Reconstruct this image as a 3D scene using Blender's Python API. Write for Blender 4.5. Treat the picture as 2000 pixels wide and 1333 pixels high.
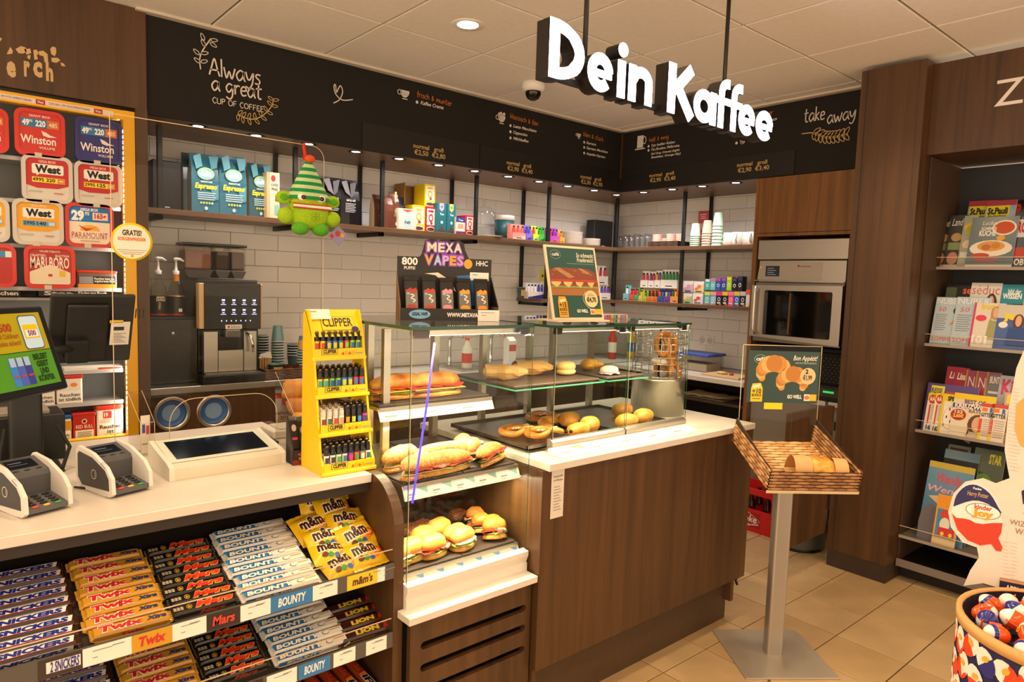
import bpy, bmesh, math, random
from mathutils import Vector, Matrix, Euler, noise as mnoise
for o in list(bpy.data.objects): bpy.data.objects.remove(o)
random.seed(7)
SC = bpy.context.scene; COL = SC.collection
PI = math.pi
# ---------------------------------------------------------------- camera
FPX = 1341.07
ROWS = [[0.762247, -0.646454, 0.032798], [-0.030678, -0.086693, -0.995763], [0.646558, 0.758011, -0.085913]]
CAMZ = 1.6
cd = bpy.data.cameras.new('camera'); cam = bpy.data.objects.new('camera', cd); COL.objects.link(cam)
cd.sensor_width = 36.0; cd.lens = 36.0*FPX/2000; cd.clip_start = .02
_r, _d, _f = [Vector(x) for x in ROWS]
mw = Matrix.Identity(4)
for i in range(3):
    mw[i][0] = _r[i]; mw[i][1] = -_d[i]; mw[i][2] = -_f[i]
mw[2][3] = CAMZ
cam.matrix_world = mw; SC.camera = cam
def ray(x, y):
    a = (x-1000)/FPX; b = (y-666.5)/FPX
    return _r*a + _d*b + _f
def at(x, y, ax, val):            # the point of the real plane (axis = val) seen at a spot of the photo
    d = ray(x, y); c = (0, 0, CAMZ)
    return Vector(c) + d*((val-c[ax])/d[ax])
# ---------------------------------------------------------------- world, exposure, lights
SC.view_settings.view_transform = 'Standard'
SC.view_settings.look = 'None'
SC.view_settings.exposure = 0.35
SC.view_settings.gamma = 1.0
SC.view_settings.use_curve_mapping = False
SC.cycles.transparent_max_bounces = 32
SC.cycles.max_bounces = 8
SC.cycles.sample_clamp_indirect = 4.0
SC.cycles.use_denoising = True
W = bpy.data.worlds.new('shop_ambient'); SC.world = W; W.use_nodes = True
bg = W.node_tree.nodes['Background']
bg.inputs[0].default_value = (1.0, .745, .50, 1); bg.inputs[1].default_value = 2.05
WARM = (1.0, .74, .46); CASE = (1.0, .78, .48); COOL = (1.0, .90, .82)
def lamp(kind, name, loc, power, col, rot=(0, 0, 0), **kw):
    l = bpy.data.lights.new(name, kind); l.energy = power; l.color = col
    for k, v in kw.items(): setattr(l, k, v)
    o = bpy.data.objects.new(name, l); COL.objects.link(o); o.location = loc; o.rotation_euler = rot
    return o
HC = 2.85
CEIL_SPOTS = [(2.06, 2.827), (.82, 1.6), (2.06, 1.5), (3.3, 1.5), (.82, .3), (2.06, .3), (3.3, .3), (-.4, 1.6), (-.4, .3), (.2, 2.9), (-.4, -1.0), (.82, -1.0), (2.06, -1.0), (3.3, -1.0)]
for x, y in CEIL_SPOTS:
    lamp('SPOT', 'ceiling_spot_light', (x, y, HC-.03), 30, WARM, spot_size=2.2, spot_blend=.8, shadow_soft_size=.05)
SOFFIT = [(1.115+.3053*i, 3.915) for i in range(11)] + [(4.48, 3.95), (4.48, 3.66), (4.475, 3.372), (4.47, 3.093), (4.46, 2.804)]
ZS = 2.364
for x, y in SOFFIT:
    lamp('SPOT', 'soffit_spot_light', (x, y, ZS-.012), 8.5, COOL, spot_size=2.75, spot_blend=1.0, shadow_soft_size=.03)
# led strips inside the food cases (along their front top edge) and in the tobacco cabinet
lamp('AREA', 'case_led', (1.35, 1.815, 1.415), 5, CASE, (math.radians(-25), 0, 0), shape='RECTANGLE', size=.46, size_y=.02)
lamp('AREA', 'case_led', (1.35, 1.99, 1.10), 2.6, CASE, (math.radians(-10), 0, 0), shape='RECTANGLE', size=.46, size_y=.02)
lamp('AREA', 'case_led', (1.35, 1.84, .895), 4.4, CASE, (math.radians(-25), 0, 0), shape='RECTANGLE', size=.46, size_y=.02)
lamp('AREA', 'case_led', (1.94, 1.835, 1.41), 4.8, CASE, (math.radians(-25), 0, 0), shape='RECTANGLE', size=.38, size_y=.02)
lamp('AREA', 'case_led', (2.35, 1.835, 1.41), 4, CASE, (math.radians(-25), 0, 0), shape='RECTANGLE', size=.38, size_y=.02)
lamp('AREA', 'cabinet_led', (.735, 3.86, 1.55), 3.5, (1, .86, .66), (0, math.radians(90), 0), shape='RECTANGLE', size=1.5, size_y=.02)
# ---------------------------------------------------------------- materials
def lin(h):
    h = h.lstrip('#'); out = []
    for i in (0, 2, 4):
        c = int(h[i:i+2], 16)/255
        out.append(c/12.92 if c <= .04045 else ((c+.055)/1.055)**2.4)
    return (*out, 1)
_M = {}
def P(hexc, rough=.5, metal=0, emit=0, grain=0, gs=40, alpha=None):
    """plain procedural material: a colour with faint noise in tone and gloss"""
    k = (hexc, rough, metal, emit, grain, gs, alpha)
    if k in _M: return _M[k]
    m = bpy.data.materials.new('paint_'+hexc.lstrip('#')); m.use_nodes = True
    nt = m.node_tree; b = nt.nodes['Principled BSDF']; c = lin(hexc)
    b.inputs['Base Color'].default_value = c; b.inputs['Roughness'].default_value = rough; b.inputs['Metallic'].default_value = metal
    if emit:
        b.inputs['Emission Color'].default_value = c; b.inputs['Emission Strength'].default_value = emit
    if grain:
        tc = nt.nodes.new('ShaderNodeTexCoord'); n = nt.nodes.new('ShaderNodeTexNoise'); n.inputs['Scale'].default_value = gs; n.inputs['Detail'].default_value = 5
        r = nt.nodes.new('ShaderNodeValToRGB')
        r.color_ramp.elements[0].position = .3; r.color_ramp.elements[1].position = .7
        r.color_ramp.elements[0].color = tuple(v*(1-grain) for v in c[:3])+(1,); r.color_ramp.elements[1].color = tuple(min(1, v*(1+grain*.6)) for v in c[:3])+(1,)
        nt.links.new(tc.outputs['Object'], n.inputs['Vector']); nt.links.new(n.outputs['Fac'], r.inputs['Fac']); nt.links.new(r.outputs['Color'], b.inputs['Base Color'])
    _M[k] = m; return m
def wood(name, dark, light, axis='z', scale=1.0, rough=.42):
    m = bpy.data.materials.new(name); m.use_nodes = True; nt = m.node_tree; b = nt.nodes['Principled BSDF']
    tc = nt.nodes.new('ShaderNodeTexCoord'); mp = nt.nodes.new('ShaderNodeMapping')
    s = [26*scale]*3; s['xyz'.index(axis)] = 1.1*scale; mp.inputs['Scale'].default_value = s
    n = nt.nodes.new('ShaderNodeTexNoise'); n.inputs['Scale'].default_value = 1; n.inputs['Detail'].default_value = 8; n.inputs['Roughness'].default_value = .62; n.inputs['Distortion'].default_value = .7
    mp2 = nt.nodes.new('ShaderNodeMapping'); s2 = [5*scale]*3; s2['xyz'.index(axis)] = .35*scale; mp2.inputs['Scale'].default_value = s2
    n2 = nt.nodes.new('ShaderNodeTexNoise'); n2.inputs['Scale'].default_value = 1; n2.inputs['Detail'].default_value = 3; n2.inputs['Distortion'].default_value = 1.5
    mx = nt.nodes.new('ShaderNodeMath'); mx.operation = 'MULTIPLY_ADD'; mx.inputs[1].default_value = .62
    m2 = nt.nodes.new('ShaderNodeMath'); m2.operation = 'MULTIPLY'; m2.inputs[1].default_value = .38
    r = nt.nodes.new('ShaderNodeValToRGB'); r.color_ramp.elements[0].position = .34; r.color_ramp.elements[1].position = .64
    r.color_ramp.elements[0].color = lin(dark); r.color_ramp.elements[1].color = lin(light)
    L = nt.links.new
    L(tc.outputs['Object'], mp.inputs['Vector']); L(mp.outputs[0], n.inputs['Vector']); L(tc.outputs['Object'], mp2.inputs['Vector']); L(mp2.outputs[0], n2.inputs['Vector'])
    L(n2.outputs['Fac'], m2.inputs[0]); L(n.outputs['Fac'], mx.inputs[0]); L(m2.outputs[0], mx.inputs[2]); L(mx.outputs[0], r.inputs['Fac']); L(r.outputs['Color'], b.inputs['Base Color'])
    b.inputs['Roughness'].default_value = rough
    return m
def glassmat(name, tint=(1, 1, 1), ior=1.45, rough=0.0, boost=1.0):
    m = bpy.data.materials.new(name); m.use_nodes = True; nt = m.node_tree; nt.nodes.clear()
    o = nt.nodes.new('ShaderNodeOutputMaterial'); t = nt.nodes.new('ShaderNodeBsdfTransparent'); g = nt.nodes.new('ShaderNodeBsdfGlossy'); f = nt.nodes.new('ShaderNodeFresnel'); mx = nt.nodes.new('ShaderNodeMixShader')
    t.inputs[0].default_value = (*tint, 1); g.inputs['Roughness'].default_value = rough; f.inputs[0].default_value = ior; g.inputs[0].default_value = (boost, boost, boost, 1)
    gm = nt.nodes.new('ShaderNodeNewGeometry'); iv = nt.nodes.new('ShaderNodeMath'); iv.operation = 'SUBTRACT'; iv.inputs[0].default_value = 1; ml = nt.nodes.new('ShaderNodeMath'); ml.operation = 'MULTIPLY'
    L = nt.links.new; L(gm.outputs['Backfacing'], iv.inputs[1]); L(f.outputs[0], ml.inputs[0]); L(iv.outputs[0], ml.inputs[1]); L(ml.outputs[0], mx.inputs[0]); L(t.outputs[0], mx.inputs[1]); L(g.outputs[0], mx.inputs[2]); L(mx.outputs[0], o.inputs[0])
    return m
def brushed(name, hexc, rough=.32, axis='z'):
    m = P(hexc, rough, 1.0).copy(); m.name = name; nt = m.node_tree; b = nt.nodes['Principled BSDF']
    tc = nt.nodes.new('ShaderNodeTexCoord'); mp = nt.nodes.new('ShaderNodeMapping'); s = [4, 4, 4]; s['xyz'.index(axis)] = 300; mp.inputs['Scale'].default_value = s
    n = nt.nodes.new('ShaderNodeTexNoise'); n.inputs['Scale'].default_value = 1
    r = nt.nodes.new('ShaderNodeMapRange'); r.inputs[3].default_value = rough-.08; r.inputs[4].default_value = rough+.1
    nt.links.new(tc.outputs['Object'], mp.inputs[0]); nt.links.new(mp.outputs[0], n.inputs['Vector']); nt.links.new(n.outputs['Fac'], r.inputs[0]); nt.links.new(r.outputs[0], b.inputs['Roughness'])
    return m
def bake(name, c0, c1, c2, scale=18, rough=.45, speck=None):
    """bread crust: mottled three-tone noise, with an optional sprinkling of seeds"""
    m = bpy.data.materials.new(name); m.use_nodes = True; nt = m.node_tree; b = nt.nodes['Principled BSDF']; L = nt.links.new
    tc = nt.nodes.new('ShaderNodeTexCoord'); n = nt.nodes.new('ShaderNodeTexNoise'); n.inputs['Scale'].default_value = scale; n.inputs['Detail'].default_value = 6
    r = nt.nodes.new('ShaderNodeValToRGB'); e = r.color_ramp.elements; e[0].position = .32; e[1].position = .68; e[0].color = lin(c0); e[1].color = lin(c2); q = e.new(.5); q.color = lin(c1)
    L(tc.outputs['Object'], n.inputs['Vector']); L(n.outputs['Fac'], r.inputs['Fac'])
    out = r.outputs['Color']
    if speck:
        v = nt.nodes.new('ShaderNodeTexVoronoi'); v.inputs['Scale'].default_value = 190; L(tc.outputs['Object'], v.inputs['Vector'])
        ms = nt.nodes.new('ShaderNodeMath'); ms.operation = 'LESS_THAN'; ms.inputs[1].default_value = .27; L(v.outputs['Distance'], ms.inputs[0])
        mx = nt.nodes.new('ShaderNodeMixRGB'); mx.inputs[2].default_value = lin(speck); L(ms.outputs[0], mx.inputs[0]); L(out, mx.inputs[1]); out = mx.outputs[0]
    L(out, b.inputs['Base Color']); b.inputs['Roughness'].default_value = rough
    bp = nt.nodes.new('ShaderNodeBump'); bp.inputs['Strength'].default_value = .25; bp.inputs['Distance'].default_value = .003; L(n.outputs['Fac'], bp.inputs['Height']); L(bp.outputs[0], b.inputs['Normal'])
    return m
WALNUT = wood('walnut_laminate', '#3b2614', '#5c3e23')
WALNUT_H = wood('walnut_shelf', '#5d432e', '#7f5e41', 'x')
WALNUT_Y = wood('walnut_shelf_side', '#5d432e', '#7f5e41', 'y')
OAK = wood('walnut_warm', '#67431f', '#946634')
PLINTH = P('#3a2a20', .6, grain=.12)
STONE = P('#d6cec3', .38, grain=.05, gs=9)
STONE_EDGE = P('#cfc6bc', .5, grain=.05, gs=9)
STEEL = brushed('brushed_steel', '#c9c4bb'); ALU = P('#cfcac2', .35, 1.0); CHROME = P('#d8d8d8', .12, 1.0); DSTEEL = P('#8d8880', .35, 1.0)
BLACK = P('#0d0d0e', .45); MATTE = P('#131313', .7); GLOSS = P('#070708', .25); GREY = P('#55565a', .5); DGREY = P('#2c2d31', .5); LGREY = P('#a9abae', .5)
WHITE = P('#f1efea', .45); PAPER = P('#eeeae2', .6); CREAM = P('#ead9b4', .5); INK = P('#1b1b1d', .6); FAINT = P('#8f8b86', .6)
GLASS = glassmat('clear_glass', (.965, .985, .97), 1.45, 0, .6); ACRYL = glassmat('clear_acrylic', (.975, .97, .96), 1.3, 0, .5); EDGE = P('#1f4a35', .15); EDGE2 = P('#dcc7a2', .2)
YEL = P('#f4cf00', .4); GOLD = P('#d9b873', .5); ORNG = P('#d97a25', .5); CHALK = P('#e6ddd2', .6); RED = P('#c8141c', .4)
# ---------------------------------------------------------------- mesh builder
_BV = {}
def _bev(dx, dy, dz, b, seg):
    k = (round(dx, 5), round(dy, 5), round(dz, 5), b, seg)
    if k not in _BV:
        bm = bmesh.new(); bmesh.ops.create_cube(bm, size=1)
        for v in bm.verts: v.co = Vector((v.co.x*dx, v.co.y*dy, v.co.z*dz))
        bmesh.ops.bevel(bm, geom=list(bm.edges), offset=min(b, .49*min(dx, dy, dz)), segments=seg, affect='EDGES', profile=.5)
        bm.verts.index_update()
        _BV[k] = ([v.co.copy() for v in bm.verts], [[v.index for v in f.verts] for f in bm.faces]); bm.free()
    return _BV[k]
_TX = {}
def textmesh(s, bold=0, shear=0, res=2):
    k = (s, bold, shear, res)
    if k not in _TX:
        c = bpy.data.curves.new('t', 'FONT'); c.body = s; c.offset = bold; c.shear = shear; c.resolution_u = res; c.fill_mode = 'FRONT'
        o = bpy.data.objects.new('t', c); me = bpy.data.meshes.new_from_object(o)
        vs = [(v.co.x, v.co.y) for v in me.vertices]; fs = [list(p.vertices) for p in me.polygons]
        bpy.data.objects.remove(o); bpy.data.curves.remove(c); bpy.data.meshes.remove(me)
        _TX[k] = (vs, fs)
    return _TX[k]
class MB:
    def __init__(s): s.v = []; s.f = []; s.mi = []; s.sm = []; s.mats = []; s.M = Matrix.Identity(4)
    def add(s, vs, fs, mat, smooth=False):
        if mat not in s.mats: s.mats.append(mat)
        i = s.mats.index(mat); n = len(s.v); M = s.M
        s.v.extend([M @ Vector(v) for v in vs])
        for f in fs: s.f.append([a+n for a in f]); s.mi.append(i); s.sm.append(smooth)
        return s
    def box(s, a, b, mat, bev=0, seg=2, smooth=False):
        a2 = [min(a[i], b[i]) for i in range(3)]; b2 = [max(a[i], b[i]) for i in range(3)]
        if bev:
            c = [(a2[i]+b2[i])/2 for i in range(3)]; vs, fs = _bev(*(max(1e-4, b2[i]-a2[i]) for i in range(3)), bev, seg)
            return s.add([(v.x+c[0], v.y+c[1], v.z+c[2]) for v in vs], fs, mat, smooth)
        x0, y0, z0 = a2; x1, y1, z1 = b2
        return s.add([(x0, y0, z0), (x1, y0, z0), (x1, y1, z0), (x0, y1, z0), (x0, y0, z1), (x1, y0, z1), (x1, y1, z1), (x0, y1, z1)],
              [(0, 3, 2, 1), (4, 5, 6, 7), (0, 1, 5, 4), (1, 2, 6, 5), (2, 3, 7, 6), (3, 0, 4, 7)], mat)
    def prism(s, pts, d0, d1, mat, plane='xz', smooth=False):
        """outline extruded: plane xz -> along y, xy -> along z, yz -> along x"""
        mk = {'xz': lambda p, d: (p[0], d, p[1]), 'xy': lambda p, d: (p[0], p[1], d), 'yz': lambda p, d: (d, p[0], p[1])}[plane]
        n = len(pts); vs = [mk(p, d0) for p in pts]+[mk(p, d1) for p in pts]
        s.add(vs, [list(range(n)), list(range(2*n-1, n-1, -1))], mat)
        return s.add(vs, [(i, (i+1) % n, n+(i+1) % n, n+i) for i in range(n)], mat, smooth)
    def lathe(s, prof, mat, c=(0, 0, 0), n=20, axis='z', smooth=True, a0=0, a1=2*PI):
        full = abs(a1-a0-2*PI) < 1e-6; k = n if full else n+1; vs = []
        for r, h in prof:
            for j in range(k):
                t = a0+(a1-a0)*j/n; p = (r*math.cos(t), r*math.sin(t), h)
                if axis == 'y': p = (p[0], h, p[1])
                if axis == 'x': p = (h, p[0], p[1])
                vs.append((p[0]+c[0], p[1]+c[1], p[2]+c[2]))
        fs = []
        for i in range(len(prof)-1):
            for j in range(n if full else n):
                b = (j+1) % k if full else j+1
                fs.append((i*k+j, i*k+b, (i+1)*k+b, (i+1)*k+j))
        return s.add(vs, fs, mat, smooth)
    def tube(s, path, r, mat, n=8, smooth=True, closed=False, flat=1.0):
        path = [Vector(p) for p in path]; m = len(path); rs = r if isinstance(r, (list, tuple)) else [r]*m; vs = []; up = Vector((0, 0, 1)); side = None
        for i, p in enumerate(path):
            t = (path[(i+1) % m]-path[i-1]) if closed else (path[min(i+1, m-1)]-path[max(i-1, 0)])
            if t.length < 1e-9: t = Vector((0, 0, 1))
            t.normalize()
            if side is None:
                side = t.cross(up)
                if side.length < .01: side = t.cross(Vector((1, 0, 0)))
            side = side-t*side.dot(t); side.normalize(); w = side.cross(t)
            for j in range(n):
                a = 2*PI*j/n; vs.append(p+side*(rs[i]*math.cos(a))+w*(rs[i]*flat*math.sin(a)))
        fs = []
        for i in range(m if closed else m-1):
            for j in range(n):
                a = i*n+j; b = i*n+(j+1) % n; c = ((i+1) % m)*n
                fs.append((a, b, c+(j+1) % n, c+j))
        if not closed: fs += [list(range(n-1, -1, -1)), [(m-1)*n+j for j in range(n)]]
        return s.add(vs, fs, mat, smooth)
    def blob(s, c, r, mat, nu=14, nv=9, e=1.0, bump=0, fr=1.0, seed=0, zmin=None, M=None):
        vs = []; sg = lambda v, p: math.copysign(abs(v)**p, v)
        for i in range(nv+1):
            ph = -PI/2+PI*i/nv
            for j in range(nu):
                th = 2*PI*j/nu; d = Vector((sg(math.cos(ph), e)*sg(math.cos(th), e), sg(math.cos(ph), e)*sg(math.sin(th), e), sg(math.sin(ph), e)))
                k = 1+bump*mnoise.noise(d*fr*2+Vector((seed*7.3, seed*1.7, seed))) if bump else 1
                p = Vector((d.x*r[0]*k, d.y*r[1]*k, d.z*r[2]*k))
                if zmin is not None and p.z < zmin: p.z = zmin
                if M: p = M @ p
                vs.append(p+Vector(c))
        fs = [(i*nu+j, i*nu+(j+1) % nu, (i+1)*nu+(j+1) % nu, (i+1)*nu+j) for i in range(nv) for j in range(nu)]
        return s.add(vs, fs, mat, True)
    def mesh(s, name):
        me = bpy.data.meshes.new(name); me.from_pydata([tuple(v) for v in s.v], [], s.f)
        for m in s.mats: me.materials.append(m)
        me.polygons.foreach_set('material_index', s.mi); me.polygons.foreach_set('use_smooth', s.sm); me.update(); return me
    def obj(s, name, parent=None, loc=None, rz=0, kind=None, label=None):
        o = bpy.data.objects.new(name, s.mesh(name)); COL.objects.link(o)
        if parent: o.parent = parent
        if loc is not None: o.location = loc
        if rz: o.rotation_euler = (0, 0, rz)
        if kind: o['kind'] = kind
        if label: o['label'] = label
        return o
    def thing(s, name, label, cat, loc=(0, 0, 0), rz=0, group=None, rot=None):
        o = s.obj(name, None, loc, rz); tag(o, label, cat, group)
        if rot: o.rotation_euler = rot
        return o
    def struct(s, name, parent=None): return s.obj(name, parent, kind=None if parent else 'structure')
def tag(o, label, cat, group=None):
    o['label'] = label; o['category'] = cat
    if group: o['group'] = group
    return o
def root(name, label, cat, loc=(0, 0, 0), rz=0, group=None, rot=None):
    o = bpy.data.objects.new(name, None); COL.objects.link(o); o.location = loc; o.rotation_euler = rot or (0, 0, rz); o.empty_display_size = .05
    return tag(o, label, cat, group)
def dup(o, loc, rz=None, label=None, group=None, rot=None, parent=None):
    c = o.copy(); COL.objects.link(c)
    if parent is not None: c.parent = parent
    if loc is not None: c.location = loc
    if rot: c.rotation_euler = rot
    elif rz is not None: c.rotation_euler = (0, 0, rz)
    if label: c['label'] = label
    if group: c['group'] = group
    for ch in list(o.children): dup(ch, None, parent=c)
    return c
ORD = ['first', 'second', 'third', 'fourth', 'fifth', 'sixth', 'seventh', 'eighth', 'ninth', 'tenth', 'eleventh', 'twelfth', 'thirteenth', 'fourteenth', 'fifteenth', 'sixteenth', 'seventeenth', 'eighteenth', 'nineteenth', 'twentieth']
def rounded(x0, y0, x1, y1, r, n=5):
    out = []
    for cx, cy, a in ((x1-r, y1-r, 0), (x0+r, y1-r, PI/2), (x0+r, y0+r, PI), (x1-r, y0+r, 1.5*PI)):
        for i in range(n+1): t = a+PI/2*i/n; out.append((cx+r*math.cos(t), cy+r*math.sin(t)))
    return out
def ellp(cx, cy, rx, ry, n=20, a0=0, a1=2*PI):
    m = n if abs(a1-a0-2*PI) < 1e-6 else n+1
    return [(cx+rx*math.cos(a0+(a1-a0)*i/n), cy+ry*math.sin(a0+(a1-a0)*i/n)) for i in range(m)]
def smoothpts(pts, k=5):
    if len(pts) < 3: return pts
    out = []; n = len(pts)
    for i in range(n-1):
        p0, p1, p2, p3 = pts[max(i-1, 0)], pts[i], pts[i+1], pts[min(i+2, n-1)]
        for j in range(k):
            t = j/k
            out.append(tuple(.5*((2*p1[a])+(-p0[a]+p2[a])*t+(2*p0[a]-5*p1[a]+4*p2[a]-p3[a])*t*t+(-p0[a]+3*p1[a]-3*p2[a]+p3[a])*t**3) for a in range(len(p1))))
    out.append(tuple(pts[-1])); return out
class Face:
    """flat print on a real surface: origin o, right u, up v"""
    def __init__(s, mb, o, u=(1, 0, 0), v=(0, 0, 1), lift=.0006):
        s.mb = mb; s.o = Vector(o); s.u = Vector(u).normalized(); s.v = Vector(v).normalized(); s.n = s.u.cross(s.v); s.l = lift
    def p(s, x, y, l): return s.o+s.u*x+s.v*y+s.n*(s.l*l)
    def poly(s, pts, mat, l=1): s.mb.add([s.p(x, y, l) for x, y in pts], [list(range(len(pts)))], mat); return s
    def rect(s, x0, y0, x1, y1, mat, l=1): return s.poly([(x0, y0), (x1, y0), (x1, y1), (x0, y1)], mat, l)
    def rrect(s, x0, y0, x1, y1, r, mat, l=1): return s.poly(rounded(x0, y0, x1, y1, r), mat, l)
    def ell(s, cx, cy, rx, ry, mat, l=1, n=18): return s.poly(ellp(cx, cy, rx, ry, n), mat, l)
    def ring(s, cx, cy, rx, ry, w, mat, l=1, n=24, a0=0, a1=2*PI):
        a = ellp(cx, cy, rx, ry, n, a0, a1); b = ellp(cx, cy, rx-w, ry-w, n, a0, a1); m = len(a); cl = abs(a1-a0-2*PI) < 1e-6
        s.mb.add([s.p(x, y, l) for x, y in a+b], [(i, (i+1) % m, m+(i+1) % m, m+i) for i in range(m if cl else m-1)], mat); return s
    def txt(s, t, x, y, h, mat, al='c', w=None, b=0, sh=0, l=2, rot=0):
        vs, fs = textmesh(t, b, sh)
        if not vs: return s
        k = h/.70; xs = [v[0] for v in vs]; x0, x1 = min(xs), max(xs); kx = k if w is None else w/max(1e-6, x1-x0)
        off = {'c': (x0+x1)/2, 'l': x0, 'r': x1}[al]; c, sn = math.cos(rot), math.sin(rot)
        out = []
        for a, q in vs:
            dx = (a-off)*kx; dy = q*k; out.append(s.p(x+dx*c-dy*sn, y+dx*sn+dy*c, l))
        s.mb.add(out, fs, mat); return s
    def stroke(s, pts, w, mat, l=2, sm=4, close=False):
        pts = smoothpts(list(pts), sm) if sm else list(pts); n = len(pts); L = []; R = []
        for i in range(n):
            a = pts[max(i-1, 0)]; b = pts[min(i+1, n-1)]; dx, dy = b[0]-a[0], b[1]-a[1]; d = math.hypot(dx, dy) or 1; nx, ny = -dy/d*w/2, dx/d*w/2
            L.append((pts[i][0]+nx, pts[i][1]+ny)); R.append((pts[i][0]-nx, pts[i][1]-ny))
        s.mb.add([s.p(x, y, l) for x, y in R+L], [(i, i+1, n+i+1, n+i) for i in range(n-1)], mat); return s
HAND = {
 'A': (1.0, [[(0, 0), (.2, .75), (.45, 1.6), (.7, .8), (.95, 0)], [(.1, .5), (.85, .55)]]), 'l': (.35, [[(.1, 1.7), (.15, 0)]]),
 'w': (1.15, [[(0, 1), (.25, 0), (.5, .7), (.75, 0), (1.05, 1.05)]]), 'a': (.95, [[(.75, .85), (.4, 1), (.05, .5), (.3, 0), (.65, .4), (.75, .95), (.75, .3), (.9, 0)]]),
 'y': (.85, [[(0, 1), (.15, .4), (.4, .3), (.7, 1)], [(.75, 1.0), (.65, .0), (.35, -.55), (0, -.4)]]), 's': (.72, [[(.6, .95), (.25, .95), (.15, .7), (.5, .4), (.45, .05), (.05, .05)]]),
 'g': (.88, [[(.7, .85), (.35, 1), (.05, .55), (.3, .1), (.7, .6), (.72, .9), (.7, -.2), (.4, -.6), (.05, -.4)]]), 'r': (.68, [[(.1, 1), (.12, 0)], [(.12, .6), (.35, .95), (.6, .9)]]),
 'e': (.75, [[(.08, .5), (.6, .6), (.5, .95), (.2, .9), (.05, .45), (.25, .02), (.65, .15)]]), 't': (.75, [[(.3, 1.6), (.25, .3), (.45, 0), (.6, .1)], [(0, 1.05), (.65, 1.1)]]),
 'k': (.78, [[(.1, 1.7), (.1, 0)], [(.6, 1), (.15, .5)], [(.15, .5), (.65, 0)]]), 'C': (.95, [[(.75, 1.35), (.4, 1.55), (.05, .8), (.4, 0), (.8, .2)]]),
 'U': (.98, [[(.05, 1.5), (.1, .2), (.45, 0), (.75, .3), (.8, 1.5)]]), 'P': (.85, [[(.1, 0), (.1, 1.5)], [(.1, 1.5), (.55, 1.45), (.65, 1.0), (.12, .7)]]),
 'O': (1.05, [[(.5, 1.5), (.1, 1.2), (.08, .4), (.45, 0), (.85, .4), (.85, 1.1), (.5, 1.5)]]), 'F': (.85, [[(.1, 0), (.1, 1.5)], [(.1, 1.5), (.7, 1.5)], [(.1, .8), (.6, .82)]]),
 'E': (.85, [[(.1, 0), (.1, 1.5)], [(.1, 1.5), (.7, 1.5)], [(.1, .78), (.6, .8)], [(.1, 0), (.7, 0)]]),
 'f': (.6, [[(.6, 1.5), (.3, 1.55), (.25, 1), (.22, -.2)], [(0, .85), (.55, .9)]]), 'i': (.3, [[(.1, .95), (.13, 0)], [(.1, 1.35), (.14, 1.28)]]), 'c': (.72, [[(.6, .85), (.3, .95), (.05, .45), (.3, 0), (.62, .12)]]),
 'h': (.85, [[(.1, 1.6), (.1, 0)], [(.12, .55), (.4, .95), (.62, .7), (.66, 0)]]), 'm': (1.15, [[(.08, .95), (.1, 0)], [(.12, .6), (.33, .95), (.5, .6), (.52, 0)], [(.54, .6), (.75, .95), (.93, .6), (.96, 0)]]),
 'u': (.85, [[(.05, .95), (.1, .15), (.4, .05), (.62, .5), (.66, .95), (.7, 0)]]), 'n': (.85, [[(.1, .95), (.1, 0)], [(.12, .55), (.4, .95), (.62, .7), (.66, 0)]]),
 'B': (.85, [[(.1, 1.5), (.1, -.3)], [(.1, 1.5), (.55, 1.4), (.3, .85), (.65, .5), (.3, 0)]]),
 '&': (.9, [[(.7, .2), (.2, 1.0), (.4, 1.4), (.5, 1.0), (.1, .4), (.35, 0), (.75, .6)]]), ' ': (.55, [])}
def hand(face, t, x, y, xh, w, mat, al='l', slope=0, track=1.0, l=2):
    tot = sum(HAND[c][0] for c in t)*xh*track; cx = x-(tot/2 if al == 'c' else 0); x00 = cx
    for c in t:
        adv, st = HAND[c]
        for sk in st: face.stroke([(cx+p[0]*xh*track, y+p[1]*xh+(cx-x00+p[0]*xh)*slope) for p in sk], w, mat, l, 4)
        cx += adv*xh*track
    return tot
def leaf(face, x, y, ang, ln, wd, w, mat):
    c, s = math.cos(ang), math.sin(ang); pts = [(0, 0), (ln*.35, wd), (ln*.8, wd*.7), (ln, 0), (ln*.8, -wd*.7), (ln*.35, -wd), (0, 0)]
    face.stroke([(x+a*c-b*s, y+a*s+b*c) for a, b in pts], w, mat, 2, 4)
# ---------------------------------------------------------------- the room
def holed(mb, outer, holes, d0, d1, mat, plane='xz'):
    c = bpy.data.curves.new('h', 'CURVE'); c.dimensions = '2D'; c.fill_mode = 'BOTH'; c.extrude = abs(d1-d0)/2
    for pts in [outer]+holes:
        sp = c.splines.new('POLY'); sp.points.add(len(pts)-1); sp.use_cyclic_u = True
        for q, p in zip(sp.points, pts): q.co = (p[0], p[1], 0, 1)
    o = bpy.data.objects.new('h', c); me = bpy.data.meshes.new_from_object(o); mid = (d0+d1)/2
    mk = {'xz': lambda v: (v.x, mid+v.z, v.y), 'xy': lambda v: (v.x, v.y, mid+v.z), 'yz': lambda v: (mid+v.z, v.x, v.y)}[plane]
    mb.add([mk(v.co) for v in me.vertices], [list(p.vertices) for p in me.polygons], mat)
    bpy.data.objects.remove(o); bpy.data.curves.remove(c); bpy.data.meshes.remove(me)
FT = .3035
fl = MB().box((-3, -4, -.05), (6, 6, -.006), P('#3b2c1d', .9)).struct('floor')
TM = [P(c, .42, grain=.10, gs=6) for c in ('#b89a70', '#b3956b', '#bc9f76')]
fx0, fy0 = 2.5905, 1.6405
_tiles = {}
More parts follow.
